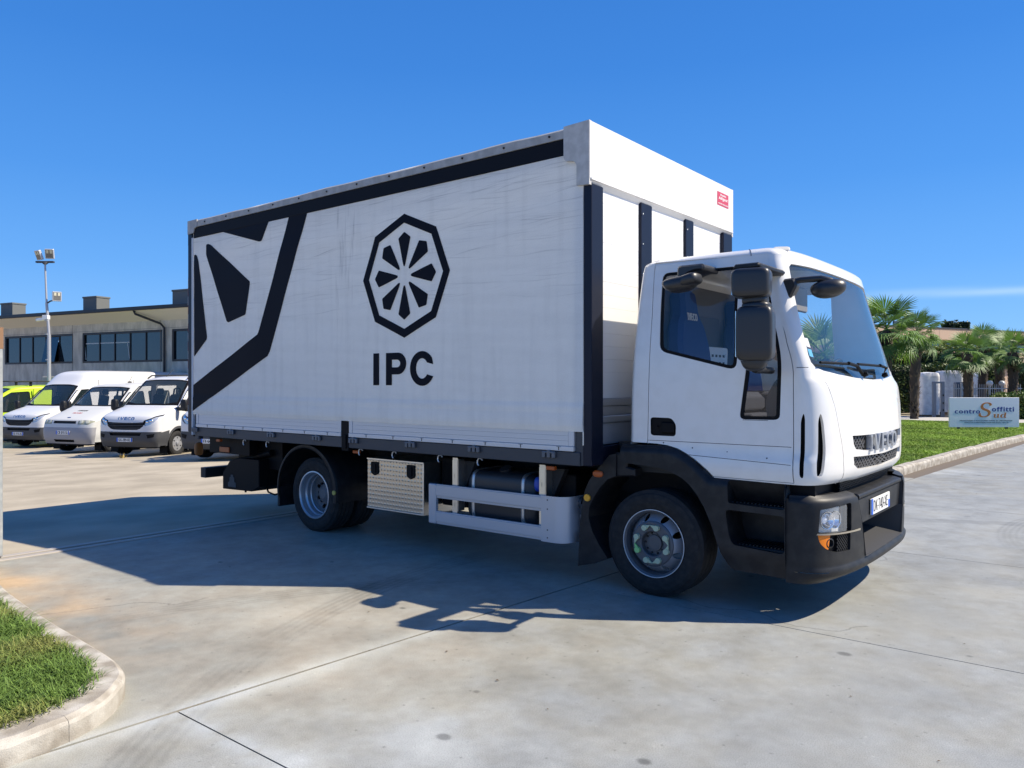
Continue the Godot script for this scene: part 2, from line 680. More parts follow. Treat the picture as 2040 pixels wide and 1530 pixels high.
	for k in 7:
		var q := g2.randf_range(0, n)
		var r := g2.randf_range(0, n)
		var an := g2.randf() * TAU
		for i in g2.randi_range(60, 220):
			an += g2.randf_range(-0.22, 0.22)
			q += cos(an)
			r += sin(an)
			shade(out, n, int(q), int(r), 0.80)
	return ImageTexture.create_from_image(Image.create_from_data(n, n, false, Image.FORMAT_RGB8, out))

func shade(out: PackedByteArray, n: int, q: int, r: int, k: float) -> void:
	var i := (posmod(r, n) * n + posmod(q, n)) * 3
	for e in 3:
		out[i + e] = clampi(int(out[i + e] * k), 0, 255)

func make_setting() -> void:
	var grain := noise_tex(512, 0.32, 2, 3, Color(0.85, 0.85, 0.85), Color(1, 1, 1), 0.2, 0.62)
	road_noise = grain
	var con := mat("concrete", 1, 1, 1, 0.62, 0.0, 0.4)
	tri_tex(con, make_concrete_texture(), 12.8)
	con.uv1_offset = Vector3(5.0 / 12.8, 0.0, 6.6 / 12.8)
	tri_detail(con, grain, 1.1)
	bump(con, grain, 0.012)
	var asph := mat("yard_asphalt", 1, 1, 1, 0.85)
	tri_tex(asph, noise_tex(1024, 0.006, 6, 77, lin(0.37, 0.32, 0.235), lin(0.50, 0.435, 0.325), 0.2, 0.8), 9.0)
	tri_detail(asph, grain, 0.9)
	# one ground sheet out to the horizon: the yard falls away behind the gate, then runs level
	var s := st()
	var xs := [-900.0, -120.0, -60.0, -27.0, -4.5, 20.0, 120.0, 900.0]
	var zs := [-900.0, -150.0, -60.0, -25.0, 0.0, 30.0, 120.0, 900.0]
	for i in xs.size() - 1:
		for j in zs.size() - 1:
			var y0 := yard_y(xs[i]) - 0.06
			var y1 := yard_y(xs[i + 1]) - 0.06
			quad(s, Vector3(xs[i], y0, zs[j]), Vector3(xs[i], y0, zs[j + 1]), Vector3(xs[i + 1], y1, zs[j + 1]), Vector3(xs[i + 1], y1, zs[j]), Vector3(y0 - y1, xs[i + 1] - xs[i], 0).normalized())
	struct("ground", s, asph)
	s = st()
	quad(s, Vector3(-45, yard_y(-45), -14), Vector3(-45, yard_y(-45), 30), Vector3(-27, yard_y(-27), 30), Vector3(-27, yard_y(-27), -14), Vector3.UP)
	for i in 6:
		var x0 := lerpf(-27, -4.62, i / 6.0)
		var x1 := lerpf(-27, -4.62, (i + 1) / 6.0)
		quad(s, Vector3(x0, yard_y(x0), -24), Vector3(x0, yard_y(x0), 30), Vector3(x1, yard_y(x1), 30), Vector3(x1, yard_y(x1), -24), Vector3(-0.0385, 1, 0).normalized())
	struct("yard", s, asph)
	# the drive: separate concrete slabs with open joints between them
	var drive := Node3D.new()
	drive.name = "concrete_drive"
	drive.set_meta("kind", "structure")
	add_child(drive)
	var jx := func(z: float) -> float: return -0.10 - 0.064 * z
	var rows := [9.6, 7.15, 4.19, 1.225, -1.525, -4.6, -7.6, -10.6, -13.6, -16.6, -19.6, -22.6, -28.6, -45.0]
	for i in rows.size() - 1:
		var z1: float = rows[i] - 0.004
		var z0: float = rows[i + 1] + 0.004
		slab(drive, [Vector2(jx.call(z1) + 0.009, z1), Vector2(jx.call(z0) + 0.009, z0), Vector2(5.6 if z0 > -20.0 else 16.0, z0), Vector2(5.6 if z0 > -20.0 else 16.0, z1)])
		if z0 > -20.0:
			slab(drive, [Vector2(5.608, z1), Vector2(5.608, z0), Vector2(16.0, z0), Vector2(16.0, z1)])
	var left := [9.6, -1.525, -7.6]
	for i in 2:
		var z1: float = left[i] - 0.004
		var z0: float = left[i + 1] + 0.004
		slab(drive, [Vector2(-4.40, z1), Vector2(-4.40, z0), Vector2(jx.call(z0) - 0.009, z0), Vector2(jx.call(z1) - 0.009, z1)])
	s = st()
	boxy(s, -4.4, 16.0, -0.05, -0.018, -45.0, 9.6)
	part("joint_bed", s, mat("joint_dirt", 0.13, 0.105, 0.08, 0.95), drive)
	# sliding gate track across the drive
	var g := thing("gate_track", "long steel track of the sliding gate let into the ground behind the rear wheel", "gate track")
	s = st()
	boxy(s, -4.60, -4.53, -0.03, 0.012, -7.4, 9.0, 0.004)
	boxy(s, -4.47, -4.40, -0.03, 0.010, -7.4, 9.0, 0.004)
	part("channel_edge", s, mat("pale_steel", 0.42, 0.38, 0.33, 0.6, 0.2), g)
	s = st()
	boxy(s, -4.53, -4.47, -0.05, -0.012, -7.4, 9.0)
	cyl(s, Vector3(-4.50, -0.008, -7.4), Vector3(-4.50, -0.008, 9.0), 0.009, 0.009, 8)
	part("channel_bed", s, mat("track_dirt", 0.07, 0.06, 0.05, 0.9), g)

func slab(parent: Node3D, pts: Array) -> void:
	var s := st()
	var poly := PackedVector2Array(pts)
	for i in 4:
		var a := poly[i]
		var b := poly[(i + 1) % 4]
		var e := (b - a).normalized()
		var n := Vector3(-e.y, 0, e.x)
		var c := (poly[0] + poly[2]) * 0.5
		if n.dot(Vector3(a.x - c.x, 0, a.y - c.y)) < 0.0:
			n = -n
		quad(s, Vector3(a.x, -0.04, a.y), Vector3(b.x, -0.04, b.y), Vector3(b.x, 0, b.y), Vector3(a.x, 0, a.y), n)
	quad(s, Vector3(poly[0].x, 0, poly[0].y), Vector3(poly[1].x, 0, poly[1].y), Vector3(poly[2].x, 0, poly[2].y), Vector3(poly[3].x, 0, poly[3].y), Vector3.UP)
	part("concrete_slab", s, M.concrete, parent)

# ---------------------------------------------------------------- kerbs and grass
func grass_tuft(blades: int, h: float, spread: float, sd: int, w := 0.0035) -> ArrayMesh:
	var r := RandomNumberGenerator.new()
	r.seed = sd
	var s := st()
	for i in blades:
		var a := r.randf() * TAU
		var base := Vector3(cos(a), 0, sin(a)) * spread * sqrt(r.randf())
		var t := r.randf() * TAU
		var lean := Vector3(cos(t), 0, sin(t)) * r.randf_range(0.25, 1.5)
		var hh := h * r.randf_range(0.55, 1.15)
		var across := Vector3(-lean.z, 0, lean.x).normalized() * w
		var p := base
		for k in 3:
			var u0 := k / 3.0
			var u1 := (k + 1) / 3.0
			var q := base + (Vector3.UP * (u1 - 0.35 * u1 * u1) + lean * u1 * u1 * 0.8) * hh
			var w0 := 1.0 - u0 * 0.75
			var w1 := 1.0 - u1 * 0.75 if k < 2 else 0.05
			var n := (q - p).cross(across).normalized()
			if n.y < 0.0:
				n = -n
			quad(s, p - across * w0, p + across * w0, q + across * w1, q - across * w1, n)
			p = q
	return s.commit()

func make_verge() -> void:
	var stone := mat("kerb_stone", 1, 1, 1, 0.85)
	tri_tex(stone, noise_tex(512, 0.012, 5, 91, lin(0.30, 0.265, 0.215), lin(0.53, 0.50, 0.44), 0.25, 0.75), 1.3)
	tri_detail(stone, road_noise, 0.7)
	bump(stone, road_noise, 0.5)
	var soil := mat("soil", 1, 1, 1, 0.95)
	tri_tex(soil, noise_tex(256, 0.03, 4, 8, lin(0.05, 0.045, 0.02), lin(0.13, 0.12, 0.05)), 1.2)
	# --- the corner bed at the near left: outer line of the kerb at ground level, walked from far left round to the near side
	var path := PackedVector2Array([Vector2(-4.3, 3.86), Vector2(-3.3, 3.97), Vector2(-2.8, 4.04), Vector2(-2.0, 4.115), Vector2(-1.3, 4.155), Vector2(-1.0, 4.18), Vector2(-0.80, 4.225), Vector2(-0.66, 4.305), Vector2(-0.53, 4.43), Vector2(-0.44, 4.59), Vector2(-0.40, 4.78), Vector2(-0.39, 5.0), Vector2(-0.40, 5.6), Vector2(-0.42, 7.2)])
	var fine := PackedVector2Array()
	for i in path.size() - 1:
		for k in 10:
			fine.append(path[i].cubic_interpolate(path[i + 1], path[maxi(i - 1, 0)], path[mini(i + 2, path.size() - 1)], k / 10.0))
	fine.append(path[-1])
	var kerb := Node3D.new()
	kerb.name = "verge_kerb"
	kerb.set_meta("kind", "structure")
	add_child(kerb)
	var cuts := [0, 24, 54, 68, 92, 110, 120, fine.size() - 1]
	for i in cuts.size() - 1:
		kerb_run(kerb, fine.slice(cuts[i], cuts[i + 1] + 1), 0.15 if i < 2 else 0.17, 0.105, stone, 0.0012)
	var bed := st()
	var inner := PackedVector2Array()
	for i in range(0, fine.size(), 5):
		var d := (fine[mini(i + 1, fine.size() - 1)] - fine[maxi(i - 1, 0)]).normalized()
		inner.append(fine[i] + Vector2(-d.y, d.x) * 0.13)
	inner.append(Vector2(-0.56, 7.2))
	inner.append(Vector2(-4.3, 7.2))
	var idx := Geometry2D.triangulate_polygon(inner)
	for t in range(0, idx.size(), 3):
		tri(bed, Vector3(inner[idx[t]].x, 0.085, inner[idx[t]].y), Vector3(inner[idx[t + 1]].x, 0.085, inner[idx[t + 1]].y), Vector3(inner[idx[t + 2]].x, 0.085, inner[idx[t + 2]].y), Vector3.UP)
	struct("verge_soil", bed, soil)
	var gm := mat("grass", 1, 1, 1, 0.6, 0.0, 0.35)
	gm.vertex_color_use_as_albedo = true
	gm.backlight_enabled = true
	gm.backlight = Color(0.45, 0.5, 0.2)
	rng.seed = 5
	var meshes := [grass_tuft(7, 0.075, 0.035, 1), grass_tuft(6, 0.11, 0.03, 2), grass_tuft(8, 0.05, 0.04, 3, 0.003)]
	var xf := [[], [], []]
	var tint := [[], [], []]
	var clump := noise(0.9, 3, 4)
	var tall := noise(2.4, 2, 14)
	while xf[0].size() + xf[1].size() + xf[2].size() < 26000:
		var p := Vector2(rng.randf_range(-4.3, -0.4), rng.randf_range(3.9, 6.6))
		if not Geometry2D.is_point_in_polygon(p, inner) or (rng.randf() < 0.55 and p.y > 5.3):
			continue
		var c := clump.get_noise_2d(p.x, p.y)
		var k := 1 if tall.get_noise_2d(p.x, p.y) > 0.18 and rng.randf() < 0.7 else (2 if rng.randf() < 0.45 else 0)
		var sc := rng.randf_range(0.7, 1.25)
		xf[k].append(Transform3D(Basis(Vector3.UP, rng.randf() * TAU).scaled(Vector3(sc, sc, sc)), Vector3(p.x, 0.085, p.y)))
		var dry := clampf(0.25 + c * 1.6 + rng.randf_range(-0.25, 0.25), 0.0, 1.0)
		var g := Vector3(0.125, 0.205, 0.04).lerp(Vector3(0.34, 0.29, 0.10), dry * dry * 0.55) * rng.randf_range(0.75, 1.3)
		tint[k].append(Color(g.x, g.y, g.z))
	var verge := Node3D.new()
	verge.name = "verge_grass"
	verge.set_meta("kind", "stuff")
	verge.set_meta("label", "rough green grass filling the kerbed corner bed nearest the camera")
	verge.set_meta("category", "grass")
	add_child(verge)
	for k in 3:
		copies("grass", meshes[k], gm, xf[k], tint[k], verge)
	# --- the lawn across the road, with its kerb of single stones
	var l := st()
	var outline := PackedVector2Array([Vector2(-0.05, -6.6), Vector2(0.02, -9.2), Vector2(0.14, -11.7), Vector2(0.42, -15.2), Vector2(0.72, -18.7), Vector2(1.5, -23.0), Vector2(2.6, -27.0), Vector2(-4.35, -27.0), Vector2(-4.35, -6.6)])
	idx = Geometry2D.triangulate_polygon(outline)
	for t in range(0, idx.size(), 3):
		tri(l, Vector3(outline[idx[t]].x, 0.07, outline[idx[t]].y), Vector3(outline[idx[t + 1]].x, 0.07, outline[idx[t + 1]].y), Vector3(outline[idx[t + 2]].x, 0.07, outline[idx[t + 2]].y), Vector3.UP)
	var lawn_soil := mat("lawn_soil", 0.07, 0.11, 0.025, 0.95)
	struct("lawn_bed", l, lawn_soil)
	var xl := []
	var tl := []
	var lm := grass_tuft(9, 0.085, 0.075, 31, 0.007)
	while xl.size() < 22000:
		var p := Vector2(rng.randf_range(-4.3, 2.6), rng.randf_range(-27.0, -6.7))
		if not Geometry2D.is_point_in_polygon(p, outline):
			continue
		var sc := rng.randf_range(0.8, 1.35)
		xl.append(Transform3D(Basis(Vector3.UP, rng.randf() * TAU).scaled(Vector3(sc, sc * 0.8, sc)), Vector3(p.x, 0.07, p.y)))
		var g := Vector3(0.16, 0.285, 0.03).lerp(Vector3(0.25, 0.34, 0.05), rng.randf()) * rng.randf_range(0.75, 1.2) * (1.0 + 0.5 * clump.get_noise_2d(p.x * 0.5, p.y * 0.5))
		tl.append(Color(g.x, g.y, g.z))
	var lawn := copies("lawn", lm, gm, xl, tl, self)
	lawn.set_meta("label", "short bright green lawn inside the long kerb beyond the truck cab")
	lawn.set_meta("category", "lawn")
	var far := Node3D.new()
	far.name = "lawn_kerb"
	far.set_meta("kind", "structure")
	add_child(far)
	var edge := PackedVector2Array([Vector2(0.09, -6.2), Vector2(0.11, -7.6), Vector2(0.19, -9.4), Vector2(0.326, -11.5), Vector2(0.56, -15.0), Vector2(0.871, -18.6), Vector2(1.65, -23.0), Vector2(2.75, -27.0)])
	var long := PackedVector2Array()
	for i in edge.size() - 1:
		var k := int(ceil(edge[i].distance_to(edge[i + 1]) / 0.25))
		for j in k:
			long.append(edge[i].lerp(edge[i + 1], float(j) / k))
	var at := 0
	while at + 4 < long.size():
		var run := long.slice(at, at + 5)
		run.reverse()
		kerb_run(far, run, 0.16, 0.12 + rng.randf_range(-0.008, 0.008), stone, 0.007)
		at += 4
	# a few dry leaves and bits on the concrete
	var leaf := mat("dry_leaf", 0.10, 0.06, 0.03, 0.8)
	var spots := [[-0.86, 2.62], [-2.05, 3.35], [0.06, 2.85], [0.72, 2.32], [0.95, 3.12], [2.0, 2.1], [1.62, 1.72], [2.45, 2.55], [1.42, -6.2], [1.9, -4.4], [0.55, 3.0], [2.62, 3.0], [2.3, 0.9], [-2.7, 2.5], [1.05, 1.35], [2.75, 1.7]]
	var where := ["in front of the pale worn patch", "beside the clay stain by the corner bed", "on the long joint below the mirror shadow", "past the joint below the cab shadow", "near the pale patch in the foreground", "on open concrete below the bumper", "just clear of the cab shadow", "far out on the bare slab", "on the road by the lawn kerb", "on the road beyond the bumper", "between joint and tyre marks", "in the open foreground at the frame edge", "on the road joint past the bumper", "in the shade line behind the rear wheel", "against the edge of the cab shadow", "by the second road joint"]
	for i in spots.size():
		var q := st()
		var a := rng.randf() * TAU
		var sz := rng.randf_range(0.006, 0.013)
		var dir := Vector3(cos(a), 0, sin(a)) * sz
		var sd := Vector3(-sin(a), 0, cos(a)) * sz * rng.randf_range(0.3, 0.6)
		var o := Vector3(0, 0.004, 0)
		for e in [-1.0, 1.0]:
			tri(q, o - dir, o + sd * e + Vector3.UP * sz * 0.35, o + dir, Vector3.UP)
		var lf := part("dry_leaf", q, leaf)
		lf.position = Vector3(spots[i][0], 0.0, spots[i][1])
		tag(lf, "small brown dry leaf lying " + where[i], "leaf", "dry leaves scattered on the concrete")

# a kerb stone along a line; the bed lies to the right of the way the line runs (x, z plane)
var noise_chip := noise(0.5, 2, 19)

func kerb_run(parent: Node3D, line: PackedVector2Array, w: float, h: float, m: Material, gap: float) -> void:
	if line.size() < 2:
		return
	var s := st()
	var prof := [Vector2(0, -0.03), Vector2(0, h * 0.70), Vector2(0.008, h * 0.86), Vector2(0.028, h), Vector2(w - 0.01, h + 0.004), Vector2(w, h - 0.01), Vector2(w, -0.03)]
	var len := 0.0
	var rings := []
	for i in line.size():
		var d := (line[mini(i + 1, line.size() - 1)] - line[maxi(i - 1, 0)]).normalized()
		var p := line[i]
		if i == 0:
			p += d * gap
		if i == line.size() - 1:
			p -= d * gap
		var n := Vector2(-d.y, d.x)
		var ring := []
		var chip := noise_chip.get_noise_2d(p.x * 9.0, p.y * 9.0)
		for q in prof:
			var wob := 0.006 * noise_chip.get_noise_3d(p.x * 22.0, q.y * 40.0 + q.x * 30.0, p.y * 22.0)
			var e: float = q.x + (wob * 0.6 + 0.002 * chip if q.x < 0.05 else 0.0)
			ring.append(Vector3(p.x + n.x * e, q.y + (0.0025 * chip + wob * 0.5 if q.y > 0.0 else 0.0), p.y + n.y * e))
		rings.append(ring)
	for i in rings.size() - 1:
		var c: Vector3 = (rings[i][0] + rings[i][6] + rings[i + 1][0] + rings[i + 1][6]) * 0.25
		for k in prof.size() - 1:
			var e: Vector3 = rings[i][k + 1] - rings[i][k]
			var f: Vector3 = rings[i + 1][k] - rings[i][k]
			var n := e.cross(f).normalized()
			if n.dot(rings[i][k] + e * 0.5 - c) < 0.0:
				n = -n
			quad(s, rings[i][k], rings[i][k + 1], rings[i + 1][k + 1], rings[i + 1][k], n)
	for e in [0, rings.size() - 1]:
		var n: Vector3 = (rings[0][0] - rings[-1][0]).normalized() * (1.0 if e == 0 else -1.0)
		for k in range(1, prof.size() - 1):
			tri(s, rings[e][0], rings[e][k], rings[e][k + 1], n)
	part("kerb_stone", s, m, parent)

# ---------------------------------------------------------------- the truck
func spl(x: float, xs: Array, ys: Array) -> float:
	var n := xs.size()
	if x <= xs[0]:
		return ys[0]
	if x >= xs[n - 1]:
		return ys[n - 1]
	var k := 0
	while x > xs[k + 1]:
		k += 1
	var h: float = xs[k + 1] - xs[k]
	var t: float = (x - xs[k]) / h
	var d: float = (ys[k + 1] - ys[k]) / h
	var d0: float = d if k == 0 else (ys[k] - ys[k - 1]) / (xs[k] - xs[k - 1])
	var d1: float = d if k == n - 2 else (ys[k + 2] - ys[k + 1]) / (xs[k + 2] - xs[k + 1])
	var m0 := 0.0 if d0 * d <= 0.0 else 2.0 * d0 * d / (d0 + d)
	var m1 := 0.0 if d1 * d <= 0.0 else 2.0 * d1 * d / (d1 + d)
	return (2 * t * t * t - 3 * t * t + 1) * ys[k] + (t * t * t - 2 * t * t + t) * h * m0 + (-2 * t * t * t + 3 * t * t) * ys[k + 1] + (t * t * t - t * t) * h * m1

func cab_hw(y: float) -> float:
	return spl(y, [0.84, 0.93, 1.00, 1.05, 1.10, 1.62, 2.345], [1.078, 1.098, 1.095, 1.083, 1.080, 1.080, 1.012])

func cab_xs(y: float) -> float:
	return spl(y, [0.84, 1.0, 1.57, 2.0, 2.345], [1.398, 1.392, 1.390, 1.272, 1.188])

func cab_xr(y: float) -> float:
	return spl(y, [1.0, 1.3, 1.87, 2.28, 2.345], [0.188, 0.190, 0.220, 0.250, 0.262])

func cab_x0(y: float) -> float:
	return spl(y, [0.84, 0.862, 0.90, 0.96, 1.09, 1.28, 1.45, 1.515, 1.545, 1.58, 2.0, 2.345], [1.56, 1.605, 1.638, 1.650, 1.656, 1.650, 1.632, 1.610, 1.580, 1.562, 1.437, 1.345])

func spow(a: float, p: float) -> float:
	return signf(a) * pow(absf(a), p)

func cab_front(u: float, y: float) -> Vector3:
	var z := cab_hw(y) * spow(cos(u), 2.0 / 3.0)
	var xs := cab_xs(y)
	var x := xs + (cab_x0(y) - xs) * spow(sin(u), 2.0 / 3.0)
	x += 0.013 * (1.0 - smoothstep(1.384, 1.402, y)) * (1.0 - smoothstep(0.50, 0.68, absf(z)))
	return Vector3(x, y, z)

func cab_side(u: float, y: float) -> Vector3:
	var xr := cab_xr(y)
	var x := lerpf(xr, cab_xs(y), u)
	var z := cab_hw(y)
	var d := x - xr
	var r := 0.055
	if d < r:
		z -= r - sqrt(maxf(r * r - (r - d) * (r - d), 0.0))
	return Vector3(x, y, z)

func cab_left(u: float, y: float) -> Vector3:
	var p := cab_side(u, y)
	return Vector3(p.x, p.y, -p.z)

# (x, y) measured on the plane z = 1.08 to (u, y) of the cab's side
func side_poly(a: Array) -> PackedVector2Array:
	var r := PackedVector2Array()
	for i in range(0, a.size(), 2):
		var y: float = a[i + 1]
		var k := (6.0 - cab_hw(y)) / 4.92
		var x: float = 3.036 - (3.036 - a[i]) * k
		y = 1.498 + (y - 1.498) * k
		r.append(Vector2((x - cab_xr(y)) / (cab_xs(y) - cab_xr(y)), y))
	return r

# (z, y) to (u, y) of the cab's front
func front_poly(a: Array, sub := 4) -> PackedVector2Array:
	var r := PackedVector2Array()
	var n := a.size() / 2
	for i in n:
		var j := (i + 1) % n
		for k in sub:
			var t := float(k) / sub
			var z: float = lerpf(a[i * 2], a[j * 2], t)
			var y: float = lerpf(a[i * 2 + 1], a[j * 2 + 1], t)
			r.append(Vector2(acos(clampf(spow(z / cab_hw(y), 1.5), -1, 1)), y))
	return r

func mirrored(p: PackedVector2Array) -> PackedVector2Array:
	var r := PackedVector2Array()
	for q in p:
		r.append(Vector2(PI - q.x, q.y))
	return r

func line_cut(a: Array, w: float) -> PackedVector2Array:
	var p := pv(a)
	return Geometry2D.offset_polyline(p, w * 0.5, Geometry2D.JOIN_MITER, Geometry2D.END_BUTT)[0]

func on_sheet(f: Callable, u: float, v: float, side: float, push := 0.0) -> Transform3D:
	var n := sheet_normal(f, Vector2(u, v), side)
	var x := n.cross(Vector3.UP).normalized()
	return Transform3D(Basis(x, n, x.cross(n)), f.call(u, v) + n * push)

# a skin of rows of points, smooth; its outside looks away from ref
func skin(s: SurfaceTool, rows: Array, closed: bool, ref: Vector3) -> void:
	var nr := rows.size()
	var nc: int = rows[0].size()
	var N := []
	for i in nr:
		var line := []
		for j in nc:
			var a: Vector3 = rows[mini(i + 1, nr - 1)][j] - rows[maxi(i - 1, 0)][j]
			var jn := (j + 1) % nc if closed else mini(j + 1, nc - 1)
			var jp := (j + nc - 1) % nc if closed else maxi(j - 1, 0)
			var b: Vector3 = rows[i][jn] - rows[i][jp]
			var n := a.cross(b).normalized()
			if n.dot(rows[i][j] - ref) < 0.0:
				n = -n
			line.append(n)
		N.append(line)
	for i in nr - 1:
		for j in (nc if closed else nc - 1):
			var k := (j + 1) % nc
			tri3(s, rows[i][j], rows[i][k], rows[i + 1][k], N[i][j], N[i][k], N[i + 1][k])
			tri3(s, rows[i][j], rows[i + 1][k], rows[i + 1][j], N[i][j], N[i + 1][k], N[i + 1][j])

func make_truck() -> void:
	var t := thing("curtain_truck", "large white curtain-side lorry with black octagon wheel emblem on its side", "truck")
	var white := mat("cab_paint", 1, 1, 1, 0.26)
	tri_tex(white, noise_tex(512, 0.02, 6, 201, lin(0.76, 0.75, 0.72), lin(0.79, 0.78, 0.755), 0.2, 0.7), 1.6, false)
	white.clearcoat_enabled = true
	white.clearcoat = 0.5
	white.clearcoat_roughness = 0.08
	var plastic := mat("dark_plastic", 1, 1, 1, 0.48, 0.0, 0.4)
	tri_tex(plastic, noise_tex(256, 0.025, 5, 221, lin(0.0105, 0.0115, 0.014), lin(0.021, 0.0215, 0.023), 0.3, 0.75), 0.8, false)
	bump(plastic, road_noise, 0.04)
	mat("black", 0.007, 0.007, 0.008, 0.55, 0.0, 0.25)
	var rub := mat("rubber", 1, 1, 1, 0.82)
	tri_tex(rub, noise_tex(256, 0.03, 5, 211, lin(0.009, 0.009, 0.010), lin(0.021, 0.020, 0.019), 0.25, 0.8), 0.5, false)
	var mir := mat("mirror_plastic", 0.018, 0.019, 0.022, 0.40)
	mir.clearcoat_enabled = true
	mir.clearcoat = 0.2
	mir.clearcoat_roughness = 0.4
	mat("dark_steel", 0.022, 0.023, 0.026, 0.6, 0.3)
	mat("frame_paint", 0.045, 0.05, 0.06, 0.5)
	mat("post_paint", 0.008, 0.011, 0.024, 0.4, 0.0, 0.35)
	mat("alu", 0.60, 0.61, 0.63, 0.38, 0.85)
	mat("bright_steel", 0.72, 0.70, 0.66, 0.35, 1.0)
	mat("chrome", 0.85, 0.85, 0.87, 0.08, 1.0)
	mat("rim_paint", 0.42, 0.45, 0.50, 0.45, 0.5)
	mat("hub_grey", 0.10, 0.11, 0.125, 0.5, 0.3)
	mat("orange_lens", 0.85, 0.22, 0.01, 0.2)
	mat("dull_orange", 0.45, 0.10, 0.02, 0.4)
	mat("amber", 0.85, 0.40, 0.03, 0.35)
	mat("ink", 0.004, 0.005, 0.011, 0.6, 0.0, 0.25)
	mat("seat_blue", 0.012, 0.05, 0.20, 0.9)
	mat("seat_dark", 0.012, 0.016, 0.03, 0.9)
	mat("cab_lining", 0.13, 0.13, 0.135, 0.9)
	mat("plate_white", 0.80, 0.80, 0.78, 0.4)
	mat("plate_blue", 0.01, 0.10, 0.55, 0.4)
	mat("paper", 0.75, 0.75, 0.75, 0.7)
	glass("cab_glass", 0.05, Color(0.35, 0.5, 0.6))
	glass("screen_glass", 0.05, Color(0.45, 0.62, 0.72))
	glass("lamp_glass", 0.10, Color(0.9, 0.95, 1.0))
	make_cab(t, white, plastic)
	make_bumper(t, plastic)
	make_body(t)
	make_running_gear(t, plastic)

